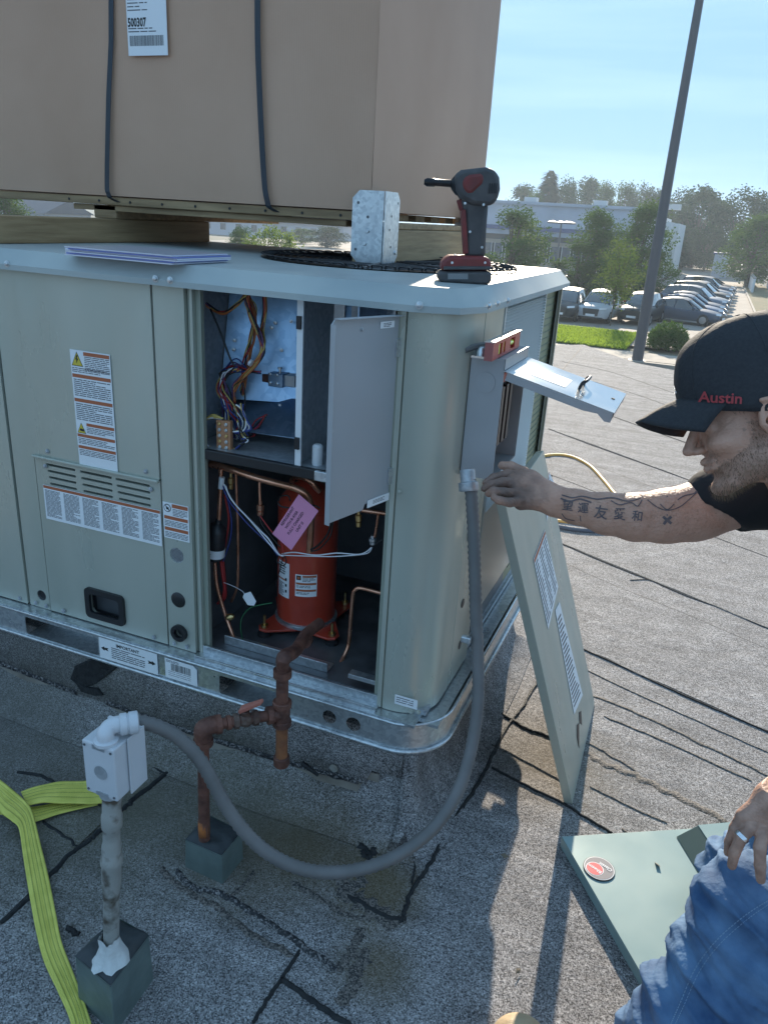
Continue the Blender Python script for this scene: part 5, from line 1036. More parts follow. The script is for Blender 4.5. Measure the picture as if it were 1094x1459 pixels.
# --- yellow lifting sling
def ribbon(px, name, parent, z=.012, m='sling', wm=None, th=.004):
    """px: (uL, vL, uR, vR, z)"""
    L3 = [PZ(a, b_, zz) for a, b_, c_, d_, zz in px]; R_ = [PZ(c_, d_, zz) for a, b_, c_, d_, zz in px]
    L3, _ = crom(L3, 0, 8); R_, _ = crom(R_, 0, 8); b = MB(); n = 13; vs = []; k = len(L3)
    for i in range(k):
        for j in range(n):
            f = j/(n-1); p = L3[i].lerp(R_[i], f); p = p+Vector((0, 0, .0016*math.sin(f*PI*8)+.003*noise.noise(Vector((i*.12, f*2, px[0][0]))))); vs.append(p)
    b.add(vs, [(i*n+j, i*n+j+1, (i+1)*n+j+1, (i+1)*n+j) for i in range(k-1) for j in range(n-1)], m); o = b.build(name, parent, smooth=True); sm = o.modifiers.new('s', 'SOLIDIFY'); sm.thickness = th
    b = MB()
    for fj in (.2, .4, .6, .8):
        for i in range(0, k-1):
            for h_ in (0, .5):
                a_ = L3[i].lerp(R_[i], fj).lerp(L3[i+1].lerp(R_[i+1], fj), h_); c_ = L3[i].lerp(R_[i], fj).lerp(L3[i+1].lerp(R_[i+1], fj), h_+.3); w_ = (R_[i]-L3[i]).normalized()*.0008; u_ = Vector((0, 0, .0035+th*.0)); b.quad([a_-w_+u_, a_+w_+u_, c_+w_+u_, c_-w_+u_], 'stitch')
    b.build('stitching', parent)
t = thing('lifting_sling', 'bright yellow green webbing sling lying across the roof at the left edge', 'sling', (-1.2, -.6, 0))
ribbon([(-30, 1080, -30, 1128, .05), (-8, 1104, -8, 1142, .06), (15, 1122, 4, 1158, .065), (38, 1142, 18, 1168, .06), (48, 1160, 29, 1180, .05), (58, 1200, 34, 1215, .03), (70, 1250, 42, 1268, .018), (80, 1300, 52, 1322, .012), (88, 1340, 64, 1368, .012), (105, 1385, 84, 1412, .012), (120, 1425, 100, 1448, .012), (132, 1462, 106, 1475, .012), (140, 1500, 112, 1520, .012)], 'webbing', t)
ribbon([(30, 1128, 40, 1146, .045), (62, 1118, 60, 1142, .045), (90, 1113, 90, 1143, .04), (125, 1112, 128, 1144, .03), (150, 1112, 152, 1142, .02)], 'webbing', t)
ribbon([(-20, 1150, -20, 1158, .02), (10, 1150, 12, 1160, .02), (40, 1150, 44, 1170, .02), (80, 1144, 86, 1158, .015), (136, 1132, 140, 1146, .010)], 'webbing', t, th=.003)
# --- door panel leaning against the unit
def panel_from(A, B, C_, name, label, cat, m, th=.018, group=None, flange=.02, extra=None, org=None):
    t = thing(name, label, cat, org or tuple(A), group); U_ = (B-A); V_ = (C_-A); n_ = U_.cross(V_).normalized(); 
    if n_.z < 0: n_ = -n_
    b = MB(); D_ = A+U_+V_; D_ = C_+U_
    b.slab([A, B, D_, C_], -n_*.0016, m)
    for p, q in ((A, B), (B, D_), (D_, C_), (C_, A)):
        inn = ((A+D_)/2-(p+q)/2); inn = (inn-(q-p).normalized()*inn.dot((q-p).normalized())).normalized()
        b.slab([p-n_*.0016, q-n_*.0016, q-n_*th, p-n_*th], inn*.0014, m); b.slab([p-n_*th, q-n_*th, q-n_*th+inn*flange, p-n_*th+inn*flange], -n_*.0012, m)
    b.build('sheet', t, bevel=.001); return t, U_, V_, n_
A = Vector((-.094, .336, 0.004)); Bq = Vector((-.108, .866, .004)); Cq = Vector((-.366, .250, .878))
A_, B_ = A, Bq
tp_, U_, V_, n_ = panel_from(A, Bq, Cq, 'access_panel', 'tall grey green door panel leaning against the side of the unit', 'metal panel', 'paint', th=.022)
def on(A, U_, V_, n_, s_, t_, k=.001): return A+U_*s_+V_*t_+n_*k
def pl_uv(u, v, A, U_, V_, n_):
    r = ray(u, v); k = (A-CAM).dot(n_)/r.dot(n_); q = CAM+r*k-A; a = U_.dot(U_); b_ = U_.dot(V_); c = V_.dot(V_); d = q.dot(U_); e = q.dot(V_); dt = a*c-b_*b_; return (c*d-b_*e)/dt, (a*e-b_*d)/dt
def pl_pt(u, v, k=.0012): s_, t_ = pl_uv(u, v, A_, U_, V_, n_); return on(A_, U_, V_, n_, s_, t_, k)
def quad_label(px, parent, name, rows, cols, seed, top=True):
    c_ = [pl_pt(*p) for p in px]; b = MB(); b.slab(c_, n_*.0006, 'white'); r_ = random.Random(seed)
    def uv(x, y, k=.0009): return c_[0].lerp(c_[1], x).lerp(c_[3].lerp(c_[2], x), y)+n_*k
    if top: b.quad([uv(.01, .01), uv(.99, .01), uv(.99, .06), uv(.01, .06)], 'orange')
    for i in range(cols):
        for j in range(rows):
            y = .09+j*.88/rows; x = (i+.08)/cols; e = x+r_.uniform(.55, .84)/cols; b.quad([uv(x, y), uv(e, y), uv(e, y+.38/rows), uv(x, y+.38/rows)], 'print_')
    return b.build(name, parent)
quad_label([(759, 797), (775, 755), (794, 836), (780, 897)], tp_, 'instruction_label', 16, 3, 4)
quad_label([(790, 870), (796, 858), (829, 990), (817, 1018)], tp_, 'instruction_label', 22, 1, 9, False)
quad_label([(775, 700), (781, 672), (789, 690), (778, 742)], tp_, 'warning_label', 4, 1, 5)
b = MB(); c_ = [pl_pt(u, v, .001) for u, v in ((821, 1033), (824, 1030), (824, 1066), (821, 1050))]; b.slab(c_, n_*.0006, 'black'); b.build('hand_slot', tp_)
c_ = [pl_pt(u, v, .001) for u, v in ((824, 1015), (827, 1013), (828, 1033), (825, 1030))]; b = MB(); b.slab(c_, n_*.0006, 'black'); b.build('hand_slot', tp_)
# --- green panels lying on the roof under the worker's knee
zp_ = .034
A = PZ(800, 1192, zp_); B2 = PZ(1040, 1177, zp_); C2 = PZ(915, 1390, zp_)
du_ = (B2-A).normalized(); dv_ = (C2-A); dv_ = (dv_-du_*dv_.dot(du_)).normalized()
print('green panel corner check', (C2-A).normalized().dot(du_))
gt, gU, gV, gn = panel_from(A, A+du_*.62, A+(C2-A).normalized()*.75, 'access_panel', 'flat green metal panel with a round badge lying on the sunlit roof', 'metal panel', 'gpanel', th=.030)
A2 = A
# badge
bc = PZ(853, 1238, zp_+.001); b = MB(); ga = (C2-A).normalized(); 
def disc(cc, r, m, k, b, n=36, rx=1.0): b.add([cc+du_*r*rx*math.cos(2*PI*i/n)+Vector((-du_.y, du_.x, 0))*r*math.sin(2*PI*i/n)+Vector((0, 0, k)) for i in range(n)], [tuple(range(n))], m)
R0 = .0385; perp = Vector((-du_.y, du_.x, 0))
b.lathe(bc, [(R0, 0), (R0, .0015), (R0-.001, .002)], 'printb', n=40); disc(bc, R0-.0018, 'white', .0023, b); disc(bc, R0-.0035, mat('badge_grey', (0.16, 0.15, 0.165), .4), .0026, b)
rc_ = bc-du_*.012-perp*.001; disc(rc_, .0215, 'white', .0029, b); disc(rc_, .0198, mat('badge_red', (0.6, 0.05, 0.06), .4), .0032, b)
vs, fs = text_geo('Rheem', .0135, .02, .95, 'CENTER'); an = math.radians(128); tu = du_*math.cos(an)+perp*math.sin(an)*1; tv = -du_*math.sin(an)+perp*math.cos(an)
b.add([rc_+tu*v.x+tv*(v.y-.004)+Vector((0, 0, .0036)) for v in vs], fs, 'white')
vs, fs = text_geo('Classic', .0135, .02, .95, 'CENTER'); b.add([bc+du_*.017+perp*.002+tu*v.x+tv*(v.y-.004)+Vector((0, 0, .0036)) for v in vs], fs, 'white'); b.build('badge', gt)['label'] = 'round grey and red maker badge'
# smaller folded panel lying on top
q0, q1, q2 = PZ(963, 1193, zp_), PZ(1040, 1186, zp_), PZ(1005, 1262, zp_)
t = thing('folded_panel', 'smaller folded green panel resting on the flat green panel beside the knee', 'metal panel', tuple(q0))
e_u = (q1-q0).normalized(); e_v = (q2-q0).normalized(); b = MB(); zt_ = Vector((0, 0, .034)); off = q0+e_u*.055
M['gpanel_shade'] = mat('green_paint_shadowed', (0.05, 0.09, 0.085), 0.35)  # shadow on the folded panel's left side, painted as a darker green
b.slab([off+zt_, off+zt_+e_u*.34, off+zt_+e_u*.34+e_v*.5, off+zt_+e_v*.5], (0, 0, .0016), 'gpanel'); b.build('sheet', t)
b = MB(); b.slab([q0+Vector((0, 0, .002)), off+zt_, off+zt_+e_v*.5, q0+e_v*.5+Vector((0, 0, .002))], (0.0012, 0, 0), 'gpanel_shade'); b.slab([q0+Vector((0, 0, .0015)), off+zt_, off+e_u*.34+zt_, off+e_u*.34], (0, -.0012, 0), 'gpanel'); b.build('flange', t)
# --- extension cord
t = thing('extension_cord', 'orange yellow extension cord curling over the sunlit roof behind the arm', 'cord', tuple(PZ(850, 690)))
def cordp(px, r=.0065):
    b = MB(); b.tube([PZ(u, v, .008) for u, v in px], r, 'cord', 8, smooth=6); return b
cordp([(735, 660), (762, 652), (790, 648), (815, 651), (840, 664), (860, 685), (872, 700), (884, 715), (880, 735), (850, 748), (815, 745), (770, 740), (740, 742)], .011).build('cord_run', t, smooth=True)
b = MB(); b.tube([PZ(u, v, .012) for u, v in ((780, 748), (820, 755), (860, 757), (900, 754), (930, 745))], .012, mat('blue_grey_hose', (0.10, 0.11, 0.14), .5), 8, smooth=6); o = b.build('hose', loc=PZ(850, 755)); tag(o, 'dark blue grey hose lying on the roof below the extended arm', 'hose')
# ================================================================== BACKGROUND: street, cars, trees, buildings
GZ = -3.4
def leafmat(name, c1, c2, tl=0.35):
    m = bpy.data.materials.new(name); m.use_nodes = True; n = m.node_tree; l = n.links.new; b = n.nodes['Principled BSDF']; b.inputs['Roughness'].default_value = .95; b.inputs['Specular IOR Level'].default_value = .05
    t = n.nodes.new('ShaderNodeNewGeometry'); x = n.nodes.new('ShaderNodeTexNoise'); x.inputs['Scale'].default_value = .9; x.inputs['Detail'].default_value = 5; l(t.outputs['Position'], x.inputs['Vector'])
    r = n.nodes.new('ShaderNodeValToRGB'); r.color_ramp.elements[0].position = .35; r.color_ramp.elements[1].position = .65; r.color_ramp.elements[0].color = (*c1, 1); r.color_ramp.elements[1].color = (*c2, 1); l(x.outputs[0], r.inputs[0]); l(r.outputs[0], b.inputs['Base Color'])
    tr = n.nodes.new('ShaderNodeBsdfTranslucent'); l(r.outputs[0], tr.inputs['Color']); ms = n.nodes.new('ShaderNodeMixShader'); ms.inputs[0].default_value = tl
    l(b.outputs[0], ms.inputs[1]); l(tr.outputs[0], ms.inputs[2]); l(ms.outputs[0], n.nodes['Material Output'].inputs[0]); M[name] = m
leafmat('leaf_dark', (0.022, 0.05, 0.014), (0.045, 0.09, 0.022), .22); leafmat('leaf_mid', (0.05, 0.10, 0.018), (0.09, 0.15, 0.03), .4); leafmat('leaf_light', (0.10, 0.16, 0.025), (0.17, 0.22, 0.045), .5); leafmat('leaf_conifer', (0.016, 0.03, 0.016), (0.03, 0.05, 0.025), .15)
bark = mat('bark', (0.07, 0.05, 0.035), .9, col2=(0.12, 0.09, 0.06), nscale=6)
def tree_proto(seed, kind='round', n=2600, leaf=.32, m='leaf_dark', H=10.0, Wd=7.0, trunk=.3, zmin=.16):
    """unit tree, base at the origin: (trunk mesh, crown mesh)"""
    r = random.Random(seed); tb = MB(); cb = MB()
    if kind == 'cone':
        tb.tube([(0, 0, -.3), (0, 0, H*.5), (0, 0, H*.97)], [trunk, trunk*.6, .03], bark, 7, smooth=2)
        for i in range(n):
            z = H*(.10+.90*(1-math.sqrt(r.random()))); R_ = Wd/2*(1-z/H)**.85*(.75+.25*math.sin(z*5.5))+.05; a = r.uniform(0, 2*PI); q = R_*math.sqrt(r.uniform(.15, 1)); p = Vector((q*math.cos(a), q*math.sin(a), z-.25*q)); d_ = Vector((math.cos(a), math.sin(a), -.35+r.uniform(-.3, .3))); s_ = d_.cross(Vector((0, 0, 1))).normalized()*leaf*.5; cb.add([p-s_, p+s_, p+d_*leaf*1.5], [(0, 1, 2)], m)
    else:
        th = H*.30; tb.tube([(0, 0, -.3), (r.uniform(-.1, .1), r.uniform(-.1, .1), th*.6), (r.uniform(-.2, .2), 0, th), (r.uniform(-.3, .3), 0, H*.72)], [trunk, trunk*.8, trunk*.65, .06], bark, 8, smooth=3)
        cl = []
        nc = 38
        for i in range(nc):
            a = r.uniform(0, 2*PI); zz = r.uniform(zmin, 1.0); prof = max(0, math.sin(PI*min(1, (zz-zmin+.06)/(1.03-zmin+.04))))**.7; q = Wd/2*prof*math.sqrt(r.uniform(.1, .95)); c = Vector((q*math.cos(a), q*math.sin(a), H*(zz*.93))); cl.append((c, Wd*r.uniform(.10, .22)))
            st = Vector((0, 0, th*r.uniform(.7, 1.5))); tb.tube([st, st.lerp(c, .5)+Vector((0, 0, -.1*q)), c], [trunk*.28, trunk*.16, .03], bark, 5, smooth=2)
        for i in range(n):
            c, R_ = cl[int(r.random()*nc)]; d_ = Vector((r.gauss(0, 1), r.gauss(0, 1), r.gauss(0, .8))).normalized(); p = c+d_*R_*(r.random()**.45)*1.15
            u = Vector((r.gauss(0, 1), r.gauss(0, 1), r.gauss(0, .6))).normalized(); w = u.orthogonal().normalized(); s_ = leaf*r.uniform(.6, 1.3); cb.add([p-u*s_*.5, p+w*s_*.32, p+u*s_*.5, p-w*s_*.32], [(0, 1, 2, 3)], m)
    def mk(b, nm):
        me = bpy.data.meshes.new(nm); me.from_pydata(b.v, [], b.f)
        for q in b.mats: me.materials.append(q)
        return me
    return mk(tb, 'trunk'), mk(cb, 'crown'), H, Wd
PR = {'d1': tree_proto(1, n=7500, leaf=.34), 'd2': tree_proto(2, n=7500, leaf=.34, Wd=8.5), 'm1': tree_proto(3, n=7500, leaf=.28, m='leaf_mid'), 'm2': tree_proto(4, n=7500, leaf=.28, m='leaf_mid', Wd=6), 'l1': tree_proto(11, n=3200, leaf=.30, m='leaf_light', Wd=6.5, trunk=.10, zmin=.36), 'l2': tree_proto(6, n=2600, leaf=.30, m='leaf_light', Wd=6, trunk=.16), 'c1': tree_proto(7, 'cone', n=5200, leaf=.5, m='leaf_conifer', Wd=5.2)}
def put_tree(kind, u, vtop, vbase, d, wpx, label, group='trees beyond the parking lot', dh=0):
    base = D(u, vbase, d); top = D(u, vtop, d); tr, cr, H, Wd = PR[kind]
    h = top.z-GZ; w = wpx*d/FPX*(1.5 if group.startswith('trees in front') else 1.3); t = thing('pine_tree' if kind == 'c1' else 'leafy_tree', label, 'tree', (base.x, base.y, GZ-.1), group)
    for me, nm in ((tr, 'trunk'), (cr, 'crown')):
        o = bpy.data.objects.new(nm, me); COL.objects.link(o); o.parent = t; ORG[o.name] = ORG[t.name]
    t.scale = (w/Wd, w/Wd, h/H); t.rotation_euler[2] = rnd.uniform(0, 6.28); return t
put_tree('d1', 742, 264, 350, 150, 56, 'rounded hazy tree just right of the carton, left of the tall spruce')
put_tree('m2', 757, 272, 350, 140, 30, 'low tree directly left of the spruce foot')
put_tree('c1', 772, 243, 350, 145, 62, 'tall pointed dark spruce rising above the tree line')
put_tree('d2', 798, 258, 350, 150, 44, 'dark broad tree immediately right of the spruce')
put_tree('d1', 826, 254, 350, 155, 44, 'dark tree second to the right of the spruce, behind the long building')
put_tree('m1', 852, 262, 350, 150, 40, 'mid green tree behind the building roof, third right of the spruce')
put_tree('m1', 878, 262, 350, 150, 42, 'mid green tree behind the building roof, left of the tall grey pole')
put_tree('d2', 905, 266, 350, 150, 46, 'dark tree directly behind the right corner of the building, left of the pole')
put_tree('d1', 932, 270, 350, 150, 40, 'dark tree crossed by the tall grey pole')
put_tree('d2', 960, 272, 352, 130, 52, 'tall dark tree just right of the pole, above the white wall end')
put_tree('d1', 988, 266, 352, 125, 62, 'massive dark round tree above the far end of the parking lot')
put_tree('m1', 1012, 292, 352, 140, 34, 'lower hazy tree in the dip of the skyline')
put_tree('d2', 1050, 272, 352, 120, 82, 'very broad dark tree at the upper right above the pale wall')
put_tree('d1', 1090, 284, 352, 125, 50, 'dark tree cut by the right edge of the photo')
put_tree('d1', 1110, 300, 352, 100, 60, 'dark tree beyond the cap at the right edge')
put_tree('m1', 1068, 305, 380, 85, 78, 'bushy green tree in front of the broad dark tree at the right')
put_tree('d1', 975, 320, 352, 118, 50, 'lower dark tree closing the far end of the lot')
put_tree('d2', 1008, 322, 352, 116, 50, 'lower dark tree left of the pale wall')
put_tree('m2', 725, 292, 395, 60, 62, 'feathery yellow green tree directly behind the driver and bracket', 'trees in front of the long building')
put_tree('l2', 745, 305, 395, 62, 40, 'thin yellowish tree right of the far bracket', 'trees in front of the long building')
put_tree('m1', 842, 298, 410, 62, 60, 'bushy green tree in front of the building, left of the sunlit one', 'trees in front of the long building')
put_tree('m1', 905, 286, 410, 62, 60, 'taller green tree in front of the building, against the pole', 'trees in front of the long building')
put_tree('m2', 818, 340, 415, 60, 46, 'low green tree at the left end of the planted strip', 'trees in front of the long building')
put_tree('m1', 880, 360, 415, 58, 60, 'dark green low tree in the planted strip', 'trees in front of the long building')
put_tree('m2', 930, 350, 410, 60, 40, 'low green tree just right of the pole base', 'trees in front of the long building')
put_tree('l1', 869, 333, 462, 43, 56, 'young sunlit tree with a thin trunk standing in the grass verge', 'street trees')
# trees seen under the carton
put_tree('l1', 378, 316, 352, 44, 54, 'light green tree seen through the gap under the carton, left one', 'trees seen under the carton')
put_tree('l2', 405, 320, 352, 45, 44, 'thin brownish green tree seen through the gap under the carton, right one', 'trees seen under the carton')
put_tree('m1', 345, 322, 350, 60, 40, 'small dark green tree behind the car under the carton', 'trees seen under the carton')
put_tree('d1', 465, 322, 350, 120, 50, 'distant dark tree beside the block under the carton', 'trees seen under the carton')
put_tree('m1', 430, 325, 350, 130, 40, 'far hazy tree between the houses under the carton', 'trees seen under the carton')
put_tree('m1', 10, 262, 330, 60, 60, 'green tree glimpsed in the gap at the far left under the carton', 'trees seen under the carton')
# shrubs
def shrub(u, v, d, wpx, hpx, m, label, n=1500, grp=None):
    c = D(u, v, d); w = wpx*d/FPX; h = hpx*d/FPX; t = thing('shrub', label, 'shrub', (c.x, c.y, GZ), grp); r = random.Random(u); b = MB()
    for i in range(n):
        a = r.uniform(0, 2*PI); q = math.sqrt(r.random()); z = h*(r.random()**.8)*(1-.55*q*q)*(1+.25*noise.noise(Vector((math.cos(a)*2, math.sin(a)*2, u)))); p = Vector((c.x+w/2*q*math.cos(a), c.y+w/2*q*math.sin(a), GZ+z)); uu = Vector((r.gauss(0, 1), r.gauss(0, 1), r.gauss(.5, .8))).normalized(); ww = uu.orthogonal().normalized(); s_ = .16*r.uniform(.6, 1.4); b.add([p-uu*s_*.2, p+ww*s_*.2, p+uu*s_, p-ww*s_*.2], [(0, 1, 2, 3)], m)
    b.build('foliage', t); b = MB()
    for i in range(5): a = i*1.3; b.tube([(c.x, c.y, GZ-.1), (c.x+w*.2*math.cos(a), c.y+w*.2*math.sin(a), GZ+h*.4)], [.03, .012], bark, 5)
    b.build('stems', t); return t
shrub(950, 490, 35.5, 56, 38, 'leaf_mid', 'spreading green juniper shrub beside the pavement, right of the pole', 2600)
shrub(870, 425, 57, 70, 26, 'leaf_dark', 'dark low shrub under the trees of the planted strip', 1500, 'shrubs in the planted strip')
shrub(910, 420, 58, 50, 24, 'leaf_mid', 'pale green shrub at the right end of the planted strip', 1200, 'shrubs in the planted strip')
shrub(830, 415, 60, 50, 24, 'leaf_dark', 'dark shrub at the left end of the planted strip', 1200, 'shrubs in the planted strip')
# long building
bw = mat('pale_blue_wall', (0.42, 0.46, 0.54), .8, col2=(0.34, 0.37, 0.43), nscale=.3); bwt = mat('tan_wall', (0.30, 0.24, 0.19), .8, col2=(0.34, 0.28, 0.22), nscale=.4); bd = mat('dark_blue_trim', (0.05, 0.08, 0.20), .6); glass = mat('far_glass', (0.05, 0.07, 0.10), .15, spec=.6); wwall = mat('white_wall', (0.62, 0.62, 0.62), .8)
YB_ = 104.0; bt = thing('long_building', 'long low pale blue commercial building behind the trees', 'building', (-18, YB_, GZ))
xl = PY(650, 330, YB_).x; xr = PY(915, 330, YB_).x; ztop = PY(800, 294, YB_).z; zb1 = PY(790, 325, YB_).z; zb2_ = PY(790, 331, YB_).z; zw0 = PY(790, 346, YB_).z; zw1 = PY(790, 338, YB_).z
b = MB(); b.box((xl, xr), (YB_, YB_+30), (zw1, ztop), bw); b.box((xl, xr), (YB_+.4, YB_+30), (GZ-.2, zw0), bwt); b.box((xl, xr), (YB_+1.2, YB_+30), (zw0, zw1), mat('dark_window_strip', (0.10, 0.11, 0.13), .8)); b.build('wall', bt)  # set-back strip of windows has its own dark colour
b = MB(); b.box((xl-.2, xr+.2), (YB_-.3, YB_-.02), (zb2_, zb1), bd); b.build('fascia_band', bt)
b = MB(); b.box((xl-.3, xr+.3), (YB_-.3, YB_+30), (ztop, ztop+.35), bw); b.build('parapet', bt)
for i in range(14): x = xl+2+i*(xr-xl-3)/14; b = MB(); b.box((x, x+1.8), (YB_+.34, YB_+.39), (GZ+.6, zw0-.5), glass); b.box((x-.08, x), (YB_+.30, YB_+.40), (GZ+.5, zw0-.4), wwall); b.box((x+1.8, x+1.88), (YB_+.30, YB_+.40), (GZ+.5, zw0-.4), wwall); b.build('window', bt)
for i in range(3): x = xl+8+i*9; b = MB(); b.box((x, x+1.6), (YB_+3, YB_+4.6), (ztop+.35, ztop+1.0), mat('rooftop_unit', (0.5, 0.5, 0.5), .5)); b.build('roof_unit', bt)
wt = thing('end_wall', 'white end wall in two steps right of the tall pole', 'building', (-9, 100, GZ)); b = MB()
for (u0, u1, v0, y) in ((915, 944, 307, 98), (944, 957, 316, 99.5), (957, 968, 318, 103)): a_, c_ = PY(u0, v0, y), PY(u1, v0, y); b.box((a_.x, c_.x), (y, y+18), (GZ-.2, a_.z), wwall)
b.build('wall', wt)
b = MB(); a_ = PY(935, 345, 97.7); b.box((a_.x-1, a_.x+1), (97.6, 97.95), (GZ, GZ+3), bwt); b.build('door', wt)
sh = thing('grey_shed', 'small pale grey shed at the far right end of the parking lot', 'shed', tuple(PZ(1030, 385, GZ))); a_ = PY(1018, 362, 112); c_ = PY(1040, 362, 112); b = MB(); b.box((a_.x, c_.x), (112, 117), (GZ-.2, a_.z), bw); b.build('wall', sh); b = MB(); b.box((a_.x-.2, c_.x+.2), (111.8, 117.2), (a_.z, a_.z+.2), bd); b.build('roof', sh)
lw = thing('boundary_wall', 'long pale low wall running beside the parking lot to the right', 'wall', (4.4, 70, GZ)); b = MB(); b.box((3.6, 3.8), (86, 108), (GZ-.2, GZ+1.3), wwall); b.build('wall', lw); b = MB(); b.box((3.55, 3.85), (86, 108), (GZ+1.3, GZ+1.4), conc); b.build('coping', lw)
lw = thing('pale_garage', 'low pale building beyond the path at the right edge', 'building', (9, 100, GZ)); b = MB(); b.box((5.5, 16), (96, 104), (GZ-.2, GZ+3.4), bw); b.build('wall', lw); b = MB(); b.box((5.3, 16.2), (95.8, 104.2), (GZ+3.4, GZ+3.6), bd); b.build('roof', lw)
for i in range(5):
    t = thing('fence_post', ('thin dark fence post beside the concrete path, %s' % ['nearest one', 'second from the nearest', 'middle one', 'second from the farthest', 'farthest one'][i]), 'fence post', (5.35-.1*i, 52+i*7, GZ), 'fence posts along the path'); b = MB(); b.box((5.32-.1*i, 5.40-.1*i), (52+i*7, 52.08+i*7), (GZ-.1, GZ+1.5), 'dark'); b.build('post', t); b = MB(); b.box((5.30-.1*i, 5.42-.1*i), (51.98+i*7, 52.1+i*7), (GZ+1.5, GZ+1.54), 'dark'); b.build('post_cap', t)
# far houses under the carton and at the far left
hr = mat('house_roof', (0.09, 0.09, 0.11), .8); hw = mat('house_wall', (0.42, 0.44, 0.50), .8)
for i, (u, d, w, lab) in enumerate(((330, 150, 14, 'far pale house at the left of the gap under the carton'), (415, 150, 13, 'far blue grey house in the middle of the gap under the carton'), (450, 155, 12, 'far pale house at the right of the gap under the carton'), (20, 110, 12, 'pale house glimpsed in the gap at the far left'))):
    c = D(u, 330, d); t = thing('house', lab, 'house', (c.x, c.y, GZ), 'far houses under the carton'); b = MB(); b.box((c.x-w/2, c.x+w/2), (c.y, c.y+9), (GZ-.2, GZ+2.7), hw); b.build('wall', t)
    b = MB(); b.add([(c.x-w/2-.4, c.y-.5, GZ+2.7), (c.x+w/2+.4, c.y-.5, GZ+2.7), (c.x+w/2+.4, c.y+9.5, GZ+2.7), (c.x-w/2-.4, c.y+9.5, GZ+2.7), (c.x-w/2-.4, c.y+4.5, GZ+4.6), (c.x+w/2+.4, c.y+4.5, GZ+4.6)], [(0, 1, 5, 4), (2, 3, 4, 5), (0, 4, 3), (1, 2, 5), (0, 3, 2, 1)], hr); b.build('roof', t)
    for k_ in range(4): x = c.x-w/2+1+k_*w/4; b = MB(); b.box((x, x+1.2), (c.y-.06, c.y-.01), (GZ+.9, GZ+2.1), glass); b.build('window', t)
# tall pole
pb = PY(907, 515, 31.8); pole = thing('light_pole', 'tall dark grey tapered pole rising through the sky beside the pavement', 'pole', (pb.x, 31.8, GZ))
polem = mat('pole_steel', (0.10, 0.10, 0.11), .5, .4)
b = MB(); b.tube([(pb.x, 31.8, GZ), (pb.x, 31.8, 3), (pb.x, 31.8, 10.6)], [.225, .19, .135], polem, 12, smooth=1); b.build('shaft', pole, smooth='auto')
b = MB(); b.lathe((pb.x, 31.8, GZ), [(.36, 0), (.36, .06), (.28, .07)], polem, n=12); b.build('base_plate', pole)
# parking lot lamps
for (u, d, lab) in ((798, 88, 'parking lot lamp with four round heads in front of the building'), (765, 120, 'farther small parking lot lamp above the building roof line')):
    c = D(u, 330, d); top = D(u, 318 if d < 100 else 297, d); t = thing('parking_lamp', lab, 'street lamp', (c.x, c.y, GZ), 'parking lot lamps'); b = MB(); b.tube([(c.x, c.y, GZ), (c.x, c.y, top.z)], [.12, .09], polem, 8); b.build('shaft', t, smooth='auto')
    for dx, dy in ((-1.1, 0), (1.1, 0), (-.3, 1.1), (.9, -1)):
        b = MB(); b.lathe((c.x+dx*.9, c.y+dy, top.z), [(.1, .25), (.62, .1), (.66, 0), (.5, -.06)], polem, n=14); b.build('lamp_head', t, smooth='auto'); b = MB(); b.tube([(c.x, c.y, top.z), (c.x+dx*.9, c.y+dy, top.z+.1)], .05, polem, 6); b.build('arm', t)
# ------------------------------------------------------------------ cars
tyre = mat('tyre', (0.012, 0.012, 0.012), .8); rim = mat('wheel_rim', (0.35, 0.35, 0.36), .3, .8); lampm = mat('headlamp', (0.7, 0.72, 0.75), .1, coat=1); glc = mat('car_glass', (0.02, 0.025, 0.03), .05, spec=.8, coat=1); redl = mat('tail_lamp', (0.35, 0.01, 0.01), .2, coat=1)
def carpaint(name, col): return mat(name, tuple(c*.8 for c in col), .45, .0, coat=.12, spec=.4)
paints = dict(white=carpaint('car_white', (0.55, 0.57, 0.6)), dark=carpaint('car_dark', (0.05, 0.075, 0.12)), blue=carpaint('car_blue', (0.06, 0.12, 0.22)), grey=carpaint('car_grey', (0.14, 0.18, 0.24)), black=carpaint('car_black', (0.015, 0.017, 0.02)), silver=carpaint('car_silver', (0.32, 0.35, 0.38)), red=carpaint('car_red', (0.25, 0.015, 0.015)))
